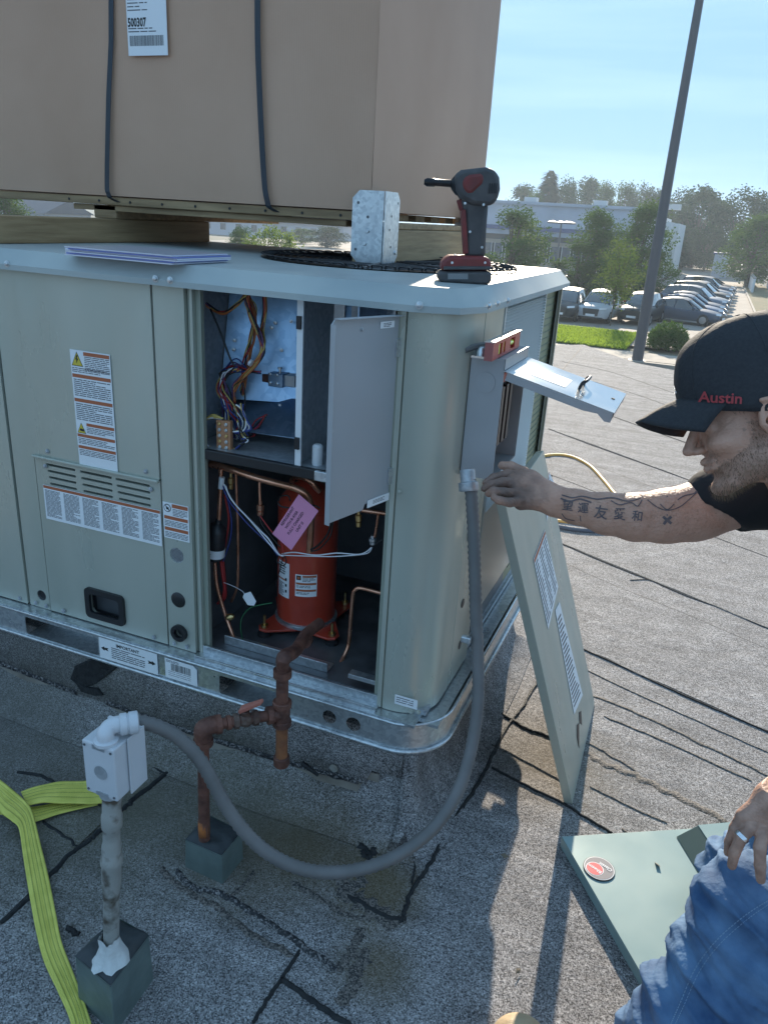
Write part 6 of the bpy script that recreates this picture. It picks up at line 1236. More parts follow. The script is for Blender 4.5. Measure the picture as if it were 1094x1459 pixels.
def car(loc, yaw, suv, paint, label, group=None):
    """car with local +X forward"""
    Lc, Wc = (4.6, 1.88) if suv else (4.65, 1.82); Hc_ = 1.70 if suv else 1.44; t = thing('parked_car', label, 'car', (0, 0, 0), group); p = paints[paint]
    # body stations: x, z bottom, z belt, half width, hood/boot top
    if suv: st = [(-2.30, .45, .95, .72, 1.0), (-2.22, .30, 1.05, .86, 1.12), (-1.6, .26, 1.08, .93, 1.14), (-.6, .24, 1.06, .94, 1.12), (.6, .24, 1.02, .94, 1.08), (1.25, .26, .98, .93, 1.06), (1.95, .28, .90, .90, .98), (2.22, .30, .80, .82, .84), (2.32, .36, .66, .68, .70)]
    else: st = [(-2.32, .42, .85, .68, .92), (-2.22, .28, .92, .82, 1.0), (-1.6, .24, .94, .90, 1.02), (-.6, .22, .92, .91, .98), (.5, .22, .88, .91, .94), (1.15, .24, .85, .90, .92), (1.85, .26, .76, .87, .82), (2.18, .28, .66, .78, .70), (2.32, .34, .56, .62, .60)]
    b = MB(); vs = []
    for (x, zb_, zt_, hw_, zc_) in st:
        ring = [(-hw_*.92, zb_), (-hw_, zb_+.12), (-hw_, (zb_+zt_)/2), (-hw_*.96, zt_-.06), (-hw_*.80, zt_+.02), (-hw_*.4, zc_-.01), (0, zc_), (hw_*.4, zc_-.01), (hw_*.80, zt_+.02), (hw_*.96, zt_-.06), (hw_, (zb_+zt_)/2), (hw_, zb_+.12), (hw_*.92, zb_)]
        vs += [(x, y, z) for y, z in ring]
    k = 13; fs = [(i*k+j, i*k+j+1, (i+1)*k+j+1, (i+1)*k+j) for i in range(len(st)-1) for j in range(k-1)]+[tuple(range(k)), tuple((len(st)-1)*k+j for j in range(k-1, -1, -1))]; b.add(vs, fs, p); o = b.build('body', t, smooth=True); s_ = o.modifiers.new('s', 'SUBSURF'); s_.levels = s_.render_levels = 1
    zb_ = 1.0 if suv else .88
    gl = [(-2.15, zb_, .66), (-1.75, Hc_-.12, .60), (-1.0, Hc_-.02, .62), (-.1, Hc_, .62), (.45, Hc_-.10, .58), (1.2, zb_-.0, .68)] if suv else [(-1.95, zb_, .62), (-1.25, Hc_-.12, .54), (-.6, Hc_-.01, .56), (0, Hc_, .56), (.35, Hc_-.10, .54), (1.15, zb_-.02, .64)]
    b = MB(); vs = []
    for (x, z, hw_) in gl: vs += [(x, -.84 if z > zb_ else -.78, zb_-.08), (x, -hw_-.10, (z+zb_)/2), (x, -hw_, z-.03), (x, 0, z+.01), (x, hw_, z-.03), (x, hw_+.10, (z+zb_)/2), (x, .84 if z > zb_ else .78, zb_-.08)]
    k = 7; b.add(vs, [(i*k+j, i*k+j+1, (i+1)*k+j+1, (i+1)*k+j) for i in range(len(gl)-1) for j in range(k-1)], glc); b.build('windows', t, smooth='auto')
    b = MB(); vs = []
    for (x, z, hw_) in gl[1:5]: vs += [(x, -hw_-.015, z-.035), (x, -hw_*.5, z+.015), (x, 0, z+.025), (x, hw_*.5, z+.015), (x, hw_+.015, z-.035)]
    k = 5; b.add(vs, [(i*k+j, i*k+j+1, (i+1)*k+j+1, (i+1)*k+j) for i in range(3) for j in range(k-1)], p)
    for sy in (-1, 1):
        for (i0, i1) in ((4, 5), (0, 1)): a_, c_ = gl[i0], gl[i1]; b.tube([(a_[0], sy*(a_[2]+.015), a_[1]-.03 if i0 == 4 else zb_), (c_[0], sy*(c_[2]+.10), zb_) if i0 == 4 else (c_[0], sy*(c_[2]+.015), c_[1]-.03)], .035, p, 6)
        b.tube([(-.35, sy*.80, zb_), (-.35, sy*(.60), Hc_-.05)], .035, p, 6)
    b.build('roof', t, smooth='auto')
    for wx in (-1.38, 1.42):
        for sy in (-1, 1):
            b = MB(); b.lathe((wx, sy*(Wc/2-.22), .34), [(.2, 0), (.33, .01), (.34, .04), (.34, .17), (.32, .20), (.22, .205)], tyre, (0, sy, 0), 20); w_ = b.build('wheel', t, smooth='auto'); b = MB(); b.lathe((wx, sy*(Wc/2-.02), .34), [(.21, 0), (.20, .01), (.06, .015), (.0, .02)], rim, (0, sy, 0), 12); b.build('rim', w_)
    zl_ = .78 if suv else .66
    for sy in (-1, 1):
        b = MB(); b.slab([(2.285, sy*.42, zl_-.02), (2.10, sy*.80, zl_+.02), (2.06, sy*.80, zl_+.13), (2.25, sy*.42, zl_+.09)], (.04, sy*.02, 0), lampm); b.build('headlight', t, bevel=.01)
        b = MB(); b.slab([(-2.28, sy*.5, zl_+.1), (-2.18, sy*.84, zl_+.12), (-2.17, sy*.84, zl_+.3), (-2.25, sy*.55, zl_+.26)], (-.04, 0, 0), redl); b.build('tail_light', t)
        b = MB(); b.lathe((.85, sy*1.0, zb_+.05), [(.02, -.08), (.10, -.03), (.10, .05), (.03, .09)], p, (0, sy, 0), 8); b.build('mirror', t, smooth='auto')
    b = MB(); b.slab([(2.33, -.40, .42), (2.33, .40, .42), (2.30, .46, zl_+.02), (2.30, -.46, zl_+.02)], (.02, 0, 0), 'black'); b.build('grille', t, bevel=.01); b = MB(); b.box((2.345, 2.365), (-.26, .26), (.40, .52), 'white'); b.build('number_plate', t)
    b = MB(); b.box((2.25, 2.36), (-.70, .70), (.26, .36), 'black'); b.build('bumper_lip', t, bevel=.02)
    t.location = loc; t.rotation_euler[2] = yaw; return t
cpos = lambda u, v, dv=0: PZ(u, v, GZ)+Vector((0, dv, 0))
car(cpos(846, 461, 2.2), math.radians(-97), True, 'white', 'white SUV facing the grass verge, its front towards the roof')
car(cpos(906, 464, 2.2), math.radians(-99), True, 'black', 'dark SUV parked right of the white SUV, crossed by the pole')
car(cpos(797, 458, 2.2), math.radians(-93), True, 'black', 'dark SUV half hidden behind the air conditioner corner')
car(cpos(826, 408, 0), math.radians(-178), False, 'silver', 'silver car passing behind the planted strip left of the white SUV')
g_ = 'row of cars parked side by side in the lot'
rl = ['nearest dark car of the diagonal row, its nose to the right', 'second car of the row, dark blue', 'third car of the row, dark grey', 'fourth car of the row, slightly lighter', 'fifth car of the row, pale blue grey', 'sixth car of the row, dark', 'seventh car of the row, with a sunlit roof', 'eighth car of the row', 'ninth car of the row, near the far kerb', 'red car of the row near its far end', 'last car at the far end of the row']
rc = ['dark', 'blue', 'dark', 'grey', 'silver', 'black', 'blue', 'grey', 'dark', 'red', 'black']
for i in range(11):
    y = 49.5+i*3.05; car((-1.35+.035*(y-49.5), y, GZ), math.radians(-14+rnd.uniform(-1.5, 1.5)), i in (3, 5, 8), rc[i], rl[i], g_)
for i, (u, v) in enumerate(((985, 372), (1000, 373))): car(PZ(u, 380, GZ)+Vector((0, 6*i, 0)), math.radians(170), False, ['silver', 'white'][i], ['far silver car under the trees at the end of the lot', 'far white car under the trees at the end of the lot'][i])
car(D(322, 334, 48)+Vector((0, 0, 0)), math.radians(200), False, 'silver', 'silver car glimpsed in the gap under the carton'); bpy.context.view_layer.update()
for o in COL.objects:
    if o.get('category') == 'car': o.location.z = GZ
car((D(465, 345, 40).x, D(465, 345, 40).y, GZ), math.radians(185), False, 'blue', 'dark blue car beside the block in the gap under the carton')
# ------------------------------------------------------------------ the hazy air
hzm = bpy.data.materials.new('hazy_air'); hzm.use_nodes = True; hn = hzm.node_tree; hn.nodes.remove(hn.nodes['Principled BSDF']); pv = hn.nodes.new('ShaderNodeVolumePrincipled')
pv.inputs['Color'].default_value = (0.74, 0.88, 1.0, 1); pv.inputs['Density'].default_value = 0.0008; pv.inputs['Anisotropy'].default_value = 0.35
hn.links.new(pv.outputs[0], hn.nodes['Material Output'].inputs['Volume'])
b = MB(); b.box((-505, 505), (-155, 905), (-4.6, 15.5), hzm); hz_ = b.build('haze'); hz_['kind'] = 'stuff'; hz_['label'] = 'thin pale haze over the whole neighbourhood'; hz_['category'] = 'haze'
# ================================================================== THE TECHNICIAN
import openvdb
class SDF:
    def __init__(s, lo, hi, h):
        s.lo = np.array(lo, float); s.h = h; s.n = np.ceil((np.array(hi)-s.lo)/h).astype(int)+1; s.F = np.full(s.n, 1.0, np.float32)
    def _sub(s, lo, hi, pad):
        a = np.clip(((np.array(lo)-pad-s.lo)/s.h).astype(int), 0, s.n-1); b = np.clip(((np.array(hi)+pad-s.lo)/s.h).astype(int)+2, 0, s.n); b = np.maximum(b, a+1)
        ax = [s.lo[i]+s.h*np.arange(a[i], b[i]) for i in range(3)]; g = np.meshgrid(*ax, indexing='ij'); return tuple(slice(a[i], b[i]) for i in range(3)), g
    def _put(s, sl, d, k, op):
        F = s.F[sl]
        if op == '+':
            if k > 0: h = np.clip(.5+.5*(F-d)/k, 0, 1); s.F[sl] = F*(1-h)+d*h-k*h*(1-h)
            else: s.F[sl] = np.minimum(F, d)
        else:
            h = np.clip(.5-.5*(F+d)/max(k, 1e-4), 0, 1); s.F[sl] = F*(1-h)-d*h+k*h*(1-h)
    def cone(s, a, b, ra, rb, k=.01, op='+', flat=None):
        a = np.array(a, float); b = np.array(b, float); R_ = max(ra, rb)+k; sl, g = s._sub(np.minimum(a, b)-R_, np.maximum(a, b)+R_, s.h*3)
        ab = b-a; L2 = max(float(ab@ab), 1e-12); p = [g[i]-a[i] for i in range(3)]; t = np.clip((p[0]*ab[0]+p[1]*ab[1]+p[2]*ab[2])/L2, 0, 1)
        q = [p[i]-t*ab[i] for i in range(3)]
        if flat is not None:
            ax, f = flat; ax = np.array(ax, float); ax /= np.linalg.norm(ax); dd = q[0]*ax[0]+q[1]*ax[1]+q[2]*ax[2]; q = [q[i]+ax[i]*dd*(f-1) for i in range(3)]
        d = np.sqrt(q[0]**2+q[1]**2+q[2]**2)-(ra+(rb-ra)*t); s._put(sl, d.astype(np.float32), k, op); return s
    def chain(s, pts, rs, k=.01):
        for i in range(len(pts)-1): s.cone(pts[i], pts[i+1], rs[i], rs[i+1], k)
        return s
    def ell(s, c, r, k=.01, op='+', M3=None):
        c = np.array(c, float); r = np.array(r, float); R_ = r.max()+k; sl, g = s._sub(c-R_, c+R_, s.h*3); p = [g[i]-c[i] for i in range(3)]
        if M3 is not None: p = [M3[0][i]*p[0]+M3[1][i]*p[1]+M3[2][i]*p[2] for i in range(3)]
        k0 = np.sqrt(sum((p[i]/r[i])**2 for i in range(3))); k1 = np.sqrt(sum((p[i]/r[i]**2)**2 for i in range(3)))+1e-9; s._put(sl, (k0*(k0-1)/k1).astype(np.float32), k, op); return s
    def disp(s, amp, sc, seed=0, fn=None):
        return s
    def mesh(s, b, m):
        gr = openvdb.FloatGrid(1.0); gr.copyFromArray(np.ascontiguousarray(s.F)); gr.transform = openvdb.createLinearTransform(voxelSize=s.h)
        pts, quads = gr.convertToQuads(0.0) if hasattr(gr, 'convertToQuads') else gr.convertToPolygons(0.0)[::2]
        pts = np.array(pts)+s.lo; b.add([Vector(p) for p in pts.tolist()], [tuple(q) for q in np.array(quads).tolist()], m); return b
def relax(o, it=2, f=.5):
    m = o.modifiers.new('sm', 'SMOOTH'); m.factor = f; m.iterations = it
def skinmat(name, c1, c2, bump=.3):
    m = mat(name, c1, .55, 0, col2=c2, nscale=42, nlo=.3, nhi=.7, bump=bump, bscale=170, detail=9); b = m.node_tree.nodes['Principled BSDF']; b.inputs['Subsurface Weight'].default_value = .06; b.inputs['Subsurface Radius'].default_value = (.9, .35, .2); b.inputs['Subsurface Scale'].default_value = .008; return m
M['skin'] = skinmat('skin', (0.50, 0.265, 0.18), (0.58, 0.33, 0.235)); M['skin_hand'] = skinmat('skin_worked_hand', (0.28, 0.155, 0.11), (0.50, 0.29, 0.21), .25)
M['denim'] = mat('denim', (0.022, 0.065, 0.155), .85, 0, col2=(0.14, 0.25, 0.40), nscale=9, nlo=.36, nhi=.70, bump=.35, bscale=60, detail=12)
M['shirt'] = mat('black_tshirt', (0.012, 0.013, 0.016), .85, 0, bump=.3, bscale=30); M['capm'] = mat('black_cap', (0.018, 0.019, 0.023), .8, 0, col2=(0.026, 0.027, 0.031), nscale=200, bump=.15, bscale=300)
M['leather'] = mat('tan_leather', (0.42, 0.30, 0.17), .6, 0, col2=(0.50, 0.38, 0.24), nscale=14, bump=.3, bscale=80); M['tattoo'] = mat('tattoo_ink', (0.085, 0.07, 0.08), .6, 0, col2=(0.16, 0.11, 0.10), nscale=160); M['silver'] = mat('silver_ring', (0.7, 0.7, 0.72), .25, 1.0)
M['thread'] = mat('red_thread', (0.38, 0.04, 0.045), .6)
def dirty(m, centres):
    n = m.node_tree; l = n.links.new; bs = n.nodes['Principled BSDF']; src = bs.inputs['Base Color'].links[0].from_socket; g = n.nodes.new('ShaderNodeNewGeometry')
    nz_ = n.nodes.new('ShaderNodeTexNoise'); nz_.inputs['Scale'].default_value = 38; nz_.inputs['Detail'].default_value = 6; l(g.outputs['Position'], nz_.inputs['Vector'])
    for c, rad, amt in centres:
        d_ = n.nodes.new('ShaderNodeVectorMath'); d_.operation = 'DISTANCE'; d_.inputs[1].default_value = tuple(c); l(g.outputs['Position'], d_.inputs[0])
        a = n.nodes.new('ShaderNodeMath'); a.operation = 'MULTIPLY_ADD'; a.inputs[1].default_value = rad*1.1; l(nz_.outputs[0], a.inputs[0]); l(d_.outputs['Value'], a.inputs[2])
        r = n.nodes.new('ShaderNodeMapRange'); r.inputs[1].default_value = rad*.9; r.inputs[2].default_value = rad*1.75; r.inputs[3].default_value = amt; r.inputs[4].default_value = 0; l(a.outputs[0], r.inputs[0])
        k = n.nodes.new('ShaderNodeMix'); k.data_type = 'RGBA'; l(r.outputs[0], k.inputs['Factor']); l(src, k.inputs['A']); k.inputs['B'].default_value = (0.085, 0.055, 0.045, 1); src = k.outputs['Result']
    l(src, bs.inputs['Base Color'])
dirty(M['skin'], [(D(712, 690, 1.48), .085, .75), (D(735, 722, 1.46), .05, .6)])
nv = lambda p: np.array(tuple(p))
per = thing('person', 'crouching technician in black cap and jeans reaching a tattooed arm towards the disconnect box', 'person', (.25, -.35, 0))
# ---- right arm and hand
AD = [((1160, 640), 1.42, .062), ((1090, 690), 1.42, .060), ((1030, 712), 1.43, .056), ((985, 730), 1.44, .052), ((948, 735), 1.44, .049), ((905, 737), 1.44, .0435), ((864, 732), 1.45, .038), ((820, 722), 1.46, .0315), ((790, 714), 1.46, .0275), ((772, 706), 1.47, .0275)]
AP = [D(*p, d) for p, d, r in AD]
lo = np.array([-.52, -.45, .90]); hi = np.array([.30, .12, 1.36])
s = SDF(lo, hi, .0026)
s.chain([nv(p) for p in AP], [r for _, _, r in AD], .012)
s.cone(nv(D(1010, 742, 1.42)), nv(D(940, 752, 1.42)), .026, .022, .02)     # flexor bulge
H = lambda u, v, d: nv(D(u, v, d))
s.cone(H(775, 704, 1.47), H(752, 692, 1.48), .026, .027, .012, flat=(tuple(cz_), 1.25)); s.cone(H(752, 690, 1.48), H(738, 690, 1.485), .028, .026, .012, flat=(tuple(cz_), 1.25)); s.cone(H(765, 712, 1.465), H(742, 716, 1.47), .018, .015, .012)
fing = [ [(742, 678, 1.50), (722, 676, 1.51), (703, 681, 1.50), (692, 688, 1.49)], [(741, 690, 1.48), (717, 687, 1.475), (699, 691, 1.47), (690, 696, 1.475)], [(741, 704, 1.47), (717, 702, 1.455), (703, 700, 1.45), (696, 703, 1.46)], [(745, 714, 1.46), (726, 716, 1.44), (711, 713, 1.435), (703, 709, 1.44)] ]
for k_, f in enumerate(fing): s.chain([H(*p) for p in f], [.0105, .0098, .0088, .0075] if k_ < 3 else [.0095, .0088, .0078, .0065], .0035)
s.chain([H(766, 692, 1.50), H(745, 673, 1.53), H(728, 665, 1.545), H(715, 663, 1.55)], [.014, .0115, .0105, .0085], .004)
b = MB(); s.mesh(b, 'skin')
# ---- left forearm and hand on the knee
LD = [((1330, 960), 1.15, .050), ((1290, 1050), 1.16, .050), ((1220, 1085), 1.18, .042), ((1165, 1105), 1.19, .033), ((1130, 1120), 1.20, .028)]
s = SDF([.10, -.75, .52], [.62, -.20, 1.15], .0032); s.chain([nv(D(*p, d)) for p, d, r in LD], [r for _, _, r in LD], .012); s.mesh(b, 'skin')
s = SDF([.06, -.56, .42], [.36, -.22, .72], .0019)
s.chain([H(1160, 1106, 1.19), H(1125, 1122, 1.20), H(1100, 1138, 1.20)], [.032, .028, .027], .012)
for (u0, v0, u1, v1) in ((1112, 1128, 1060, 1162), (1112, 1138, 1070, 1176), (1118, 1145, 1085, 1186), (1122, 1150, 1102, 1192)): s.cone(H(u0, v0, 1.20), H(u1, v1, 1.205), .021, .0125, .012)
lf = [ [(1056, 1163, 1.205), (1046, 1180, 1.21), (1038, 1200, 1.225), (1036, 1215, 1.235)], [(1070, 1178, 1.195), (1056, 1192, 1.195), (1046, 1214, 1.205), (1042, 1233, 1.215)], [(1086, 1186, 1.19), (1082, 1208, 1.18), (1082, 1233, 1.185), (1083, 1253, 1.195)], [(1104, 1192, 1.19), (1108, 1214, 1.18), (1110, 1240, 1.185), (1111, 1258, 1.195)] ]
for k_, f in enumerate(lf): s.chain([H(*p) for p in f], [.0098, .0094, .0084, .0072] if k_ else [.0088, .0082, .0072, .0062], .003)
s.chain([H(1140, 1135, 1.19), H(1150, 1170, 1.17), H(1150, 1195, 1.17), H(1145, 1212, 1.18)], [.015, .0125, .011, .009], .004)
s.mesh(b, 'skin_hand')
# ---- trunk, neck (mostly under the shirt)
HO = D(1080, 600, 1.225); th_ = math.radians(15); ps = math.radians(8)
A_im = (-cx_*math.cos(th_)-cy_*math.sin(th_)); HU = (-cx_*math.sin(th_)+cy_*math.cos(th_)); HF = A_im*math.cos(ps)-cz_*math.sin(ps); HL = A_im*math.sin(ps)+cz_*math.cos(ps)
def hw2(p): return HO+HF*p[0]+HL*p[1]+HU*p[2]
neck0 = hw2((-.03, 0, -.05)); neck1 = hw2((-.085, 0, -.17)); chest = D(1250, 860, 1.28); shR = D(1160, 655, 1.42); shL = D(1300, 790, 1.08); pel = Vector((.62, -.28, .42)); 
s = SDF([-.05, -.85, .15], [.95, .35, 1.40], .006)
s.cone(nv(neck0), nv(neck1), .058, .062, .03); s.cone(nv(neck1), nv(chest), .08, .13, .05); s.cone(nv(shR), nv(shL), .07, .07, .08); s.cone(nv(chest), nv(pel), .14, .15, .06); s.cone(nv(shL), nv(D(1330, 960, 1.15)), .065, .052, .03); s.cone(nv(shR), nv(AP[1]), .065, .060, .03); s.mesh(b, 'skin')
# ---- head
HB = .0019; sh_ = SDF([-.13, -.105, -.20], [.14, .105, .17], HB); q = sh_
q.ell((-.012, 0, .055), (.098, .076, .095), .01); q.ell((.03, 0, -.015), (.062, .060, .085), .02); q.ell((.028, 0, -.065), (.055, .052, .042), .02); q.cone((-.005, .045, -.05), (.062, .022, -.095), .018, .016, .02); q.cone((-.005, -.045, -.05), (.062, -.022, -.095), .018, .016, .02); q.ell((.076, 0, -.103), (.020, .022, .018), .014)
q.cone((-.03, 0, -.03), (-.075, 0, -.19), .056, .062, .03)
q.cone((.086, .030, .034), (.094, 0, .032), .010, .010, .012); q.cone((.086, -.030, .034), (.094, 0, .032), .010, .010, .012)
q.cone((.090, 0, .020), (.1125, 0, -.016), .0075, .0095, .008); q.ell((.113, 0, -.021), (.0105, .0095, .0085), .005); q.ell((.100, .011, -.024), (.011, .008, .008), .004); q.ell((.100, -.011, -.024), (.011, .008, .008), .004)
q.ell((.092, .031, .014), (.010, .015, .011), .006, '-'); q.ell((.092, -.031, .014), (.010, .015, .011), .006, '-'); q.ell((.082, .031, .013), (.0125, .0135, .0115), .003); q.ell((.082, -.031, .013), (.0125, .0135, .0115), .003)
q.cone((.084, .030, .0075), (.0945, .031, .0075), .0012, .0012, .001, '-')
q.ell((.065, .042, -.018), (.028, .020, .020), .02); q.ell((.065, -.042, -.018), (.028, .020, .020), .02)
q.cone((.088, .020, -.050), (.094, 0, -.0485), .0055, .0060, .008); q.cone((.088, -.020, -.050), (.094, 0, -.0485), .0055, .0060, .008); q.cone((.087, .017, -.062), (.091, 0, -.063), .0062, .0068, .007); q.cone((.087, -.017, -.062), (.091, 0, -.063), .0062, .0068, .007); q.cone((.0975, -.018, -.0555), (.0975, .018, -.0555), .0016, .0016, .002, '-')
for sg in (1, -1):
    X_ = .014
    q.ell((X_+-.008, sg*.082, .002), (.020, .0095, .033), .004); q.ell((X_+-.005, sg*.0925, .006), (.0120, .0075, .021), .003, '-'); q.cone((X_+-.024, sg*.088, .006), (X_+-.016, sg*.089, .027), .0042, .0042, .004); q.cone((X_+-.016, sg*.089, .027), (X_+.004, sg*.088, .030), .0042, .0036, .004); q.cone((X_+-.015, sg*.087, -.008), (X_+-.004, sg*.088, .014), .0034, .003, .003); q.ell((X_+.008, sg*.082, -.004), (.005, .005, .007), .003); q.ell((X_+-.004, sg*.083, -.028), (.008, .006, .010), .005); q.ell((X_+.0, sg*.086, -.003), (.005, .012, .006), .002, '-')
hb = MB(); q.mesh(hb, 'skin'); hb.v = [Vector((v.x, v.y, v.z if v.z > -.01 else -.01+(v.z+.01)*.83)) for v in hb.v]; hv_local = [v.copy() for v in hb.v]
def inbeard(v):
    x, y, z = v
    if abs(y) > .0775 or (x < .034 and z > -.028 and abs(y) > .07): return 0
    if abs(y) < .012 and z > -.044: return 0
    if z < -.16 or x < .0: return 0
    jaw = z < -.038-.9*max(0, .055-x)*0+ (.020 if x < .035 else 0)
    if x < .035: return 1.0 if (-.125 < z < .004 and abs(y) > .03 and z > -.14) and x > .008 else 0
    if z < -.075: return 1.0 if z > -.14 else 0
    if z < -.030 and x > .082 and z > -.047: return .55 if abs(y) < .030 else .4
    if z < -.026-(x-.035)*.55: return .9 if abs(y) > .02 else .5
    return 0
M['stubble'] = skinmat('stubbled_skin', (0.34, 0.19, 0.13), (0.50, 0.29, 0.21), .3)
stub = [f for f in hb.f if inbeard(sum((hv_local[i] for i in f), Vector())/len(f)+Vector((.012*noise.noise(hv_local[f[0]]*120), 0, .010*noise.noise(hv_local[f[0]]*230)+.006*noise.noise(hv_local[f[0]]*60)))) > .3]; st_ = set(stub)
k0 = len(b.v); b.add([hw2(v) for v in hb.v], [f for f in hb.f if f not in st_], 'skin'); b.f += [tuple(k0+i for i in f) for f in stub]; b.m += [b._mi('stubble')]*len(stub)
body = b.build('body', per, smooth=True); relax(body, 2, .4)
# ---- facial hair and short side hair (strands rooted on the head surface)
bvh = BVHTree.FromPolygons([hw2(v) for v in hv_local], hb.f); r = random.Random(2)
beardm = mat('beard_hair', (0.10, 0.06, 0.035), .6, 0, col2=(0.26, 0.16, 0.085), nscale=120)
b = MB(); cnt = 0; F_ = hb.f
while cnt < 34000:
    f = F_[int(r.random()*len(F_))]; p = sum((hv_local[i] for i in f), Vector())/len(f)+Vector((r.uniform(-.001, .001), r.uniform(-.001, .001), r.uniform(-.001, .001)))
    w_ = inbeard(p); cnt += 1
    if r.random() > w_ or p.y < -.05: continue
    nn = (hv_local[f[1]]-hv_local[f[0]]).cross(hv_local[f[2]]-hv_local[f[0]]).normalized()
    if nn.dot(p-Vector((.02, 0, -.05))) < 0: nn = -nn
    chin = max(0, min(1, (-.078-p.z)/.03)); ln = r.uniform(.003, .0062)+.010*chin*max(0, min(1, (p.x-.02)/.03)); d_ = (nn*.8+Vector((.25*chin, 0, -1.0))+Vector((r.gauss(0, .3), r.gauss(0, .3), r.gauss(0, .2)))).normalized(); sd_ = d_.cross(nn).normalized()*.00028; b.add([hw2(p-sd_), hw2(p+sd_), hw2(p+d_*ln)], [(0, 1, 2)], beardm)
b.build('beard', per)
b = MB(); cnt = 0
while cnt < 14000:
    f = F_[int(r.random()*len(F_))]; p = sum((hv_local[i] for i in f), Vector())/len(f); cnt += 1
    if not (-.105 < p.x < .052 and (-.008 < p.z < .06 if p.x > .006 else -.09 < p.z < .055) and abs(p.y) > .03) or (-.016 < p.x < .036 and p.z < .04): continue
    if p.x > .03 and p.z < .02 or abs(p.y) > .0785: continue
    nn = Vector((p.x*.3, p.y, 0)).normalized(); d_ = (nn*.3+Vector((-.3, 0, -.9))+Vector((r.gauss(0, .2), r.gauss(0, .2), 0))).normalized(); sd_ = d_.cross(nn).normalized()*.0004; p = p+Vector((0, (.001 if p.y > 0 else -.001), 0)); b.add([hw2(p-sd_), hw2(p+sd_), hw2(p+d_*r.uniform(.004, .007))], [(0, 1, 2)], mat('short_hair', (0.16, 0.105, 0.065), .6))
b.build('hair', per)
b = MB()
for i in range(220):
    x = .0905+r.uniform(-.003, .002); y = r.uniform(.014, .044); p = Vector((x-.32*max(0, y-.025), y, .0375+.004*math.sin((y-.014)/.03*PI)+r.uniform(-.0015, .0015))); d_ = Vector((.2, .9, .15)); sd_ = Vector((0, 0, .0003)); b.add([hw2(p-sd_), hw2(p+sd_), hw2(p+d_*.006)], [(0, 1, 2)], beardm)
b.build('eyebrow', per)
# ---- cap
cap = MB(); nphi, nth = 56, 20; cv = []
def capP(phi, t, off=0.0):
    c, s_ = math.cos(phi), math.sin(phi); rx = .118 if c > 0 else .108; ry = .0875; zr = .008+.036*max(0, c)**1.5+.004*c; zt_ = .166
    e = math.sin(t*PI/2); rad = math.cos(t*PI/2)**.62; z = zr+(zt_-zr)*e**.92; lean = .010*e
    rx2 = rx*(1+.03*math.sin(t*PI)*max(0, c)); wr = .0016*noise.noise(Vector((phi*2.2, t*5, 3)))+.0012*noise.noise(Vector((phi*7, t*3, 9)))
    return Vector(((rx2+off+wr)*rad*c-.010+lean*0, (ry+off+wr)*rad*s_, z+off*e+wr))
for i in range(nth+1):
    for j in range(nphi): cv.append(capP(2*PI*j/nphi, i/nth if i < nth else .999))
cf = [(i*nphi+j, i*nphi+(j+1) % nphi, (i+1)*nphi+(j+1) % nphi, (i+1)*nphi+j) for i in range(nth) for j in range(nphi)]
cap.add([hw2(v) for v in cv], cf, 'capm'); co = cap.build('cap', per, smooth=True); sm = co.modifiers.new('s', 'SOLIDIFY'); sm.thickness = .002; sm.offset = 1
cbv = BVHTree.FromPolygons([hw2(v) for v in cv], cf)
b = MB(); vs = []; nu, nr = 24, 8
for i in range(nu+1):
    ph = math.radians(-54+108*i/nu); p0 = capP(ph, .015, .0005)
    for j in range(nr+1):
        f = j/nr; ext = .072*(math.cos(ph*1.36)**.45 if math.cos(ph*1.36) > 0 else 0); y = p0.y*(1-.06*f); x = p0.x+ext*f; z = p0.z+.014-.012*(1-math.cos(ph*1.1))*1.2-.012*f+.004*f*math.cos(ph*1.4)-.45*max(0, abs(y)-.02)*f*.55-.010*f*f; vs.append(hw2((x, y, z)))
b.add(vs, [(i*(nr+1)+j, i*(nr+1)+j+1, (i+1)*(nr+1)+j+1, (i+1)*(nr+1)+j) for i in range(nu) for j in range(nr)], 'capm'); o = b.build('visor', co, smooth=True); sm = o.modifiers.new('s', 'SOLIDIFY'); sm.thickness = .0035; sm.offset = 0
for k_ in range(6):
    ph = PI/6+k_*PI/3 if k_ not in () else 0; b = MB(); b.tube([hw2(capP(ph, t/12*.98+.005, .0016)) for t in range(13)], .0011, 'capm', 5, smooth=2); b.build('seam', co, smooth=True)
b = MB(); b.lathe(hw2((-.010, 0, .166)), [(.007, 0), (.007, .002), (.004, .005)], 'capm', HU, 12); b.build('button', co, smooth='auto')
def project_text(body_, px, py, size_px, m, bv, name, parent, bold=.02, rot=0.0, xs=1.0, lift=.0006, sub=True, fallback=None):
    vs, fs = text_geo(body_, size_px, bold, xs); bm = bmesh.new(); vv = [bm.verts.new(v) for v in vs]
    for f in fs:
        try: bm.faces.new([vv[i] for i in f])
        except Exception: pass
    bmesh.ops.triangulate(bm, faces=bm.faces)
    if sub: bmesh.ops.subdivide_edges(bm, edges=[e for e in bm.edges if e.calc_length() > size_px*.22], cuts=2)
    bm.verts.ensure_lookup_table(); b = MB(); out_ = []; ok = True; c, sn = math.cos(rot), math.sin(rot)
    for v in bm.verts:
        x = px+v.co.x*c-v.co.y*sn; y = py-(v.co.x*sn+v.co.y*c); rr_ = ray(x, y); hit = bv.ray_cast(CAM, rr_)
        if hit[0] is None: out_.append(None)
        else: out_.append(hit[0]-rr_*lift+hit[1]*lift*(1 if hit[1].dot(rr_) < 0 else -1))
    fs = [tuple(v.index for v in f.verts) for f in bm.faces if all(out_[v.index] is not None for v in f.verts)]
    b.add([p if p is not None else Vector((0, 0, 0)) for p in out_], fs, m); bm.free(); return b.build(name, parent)
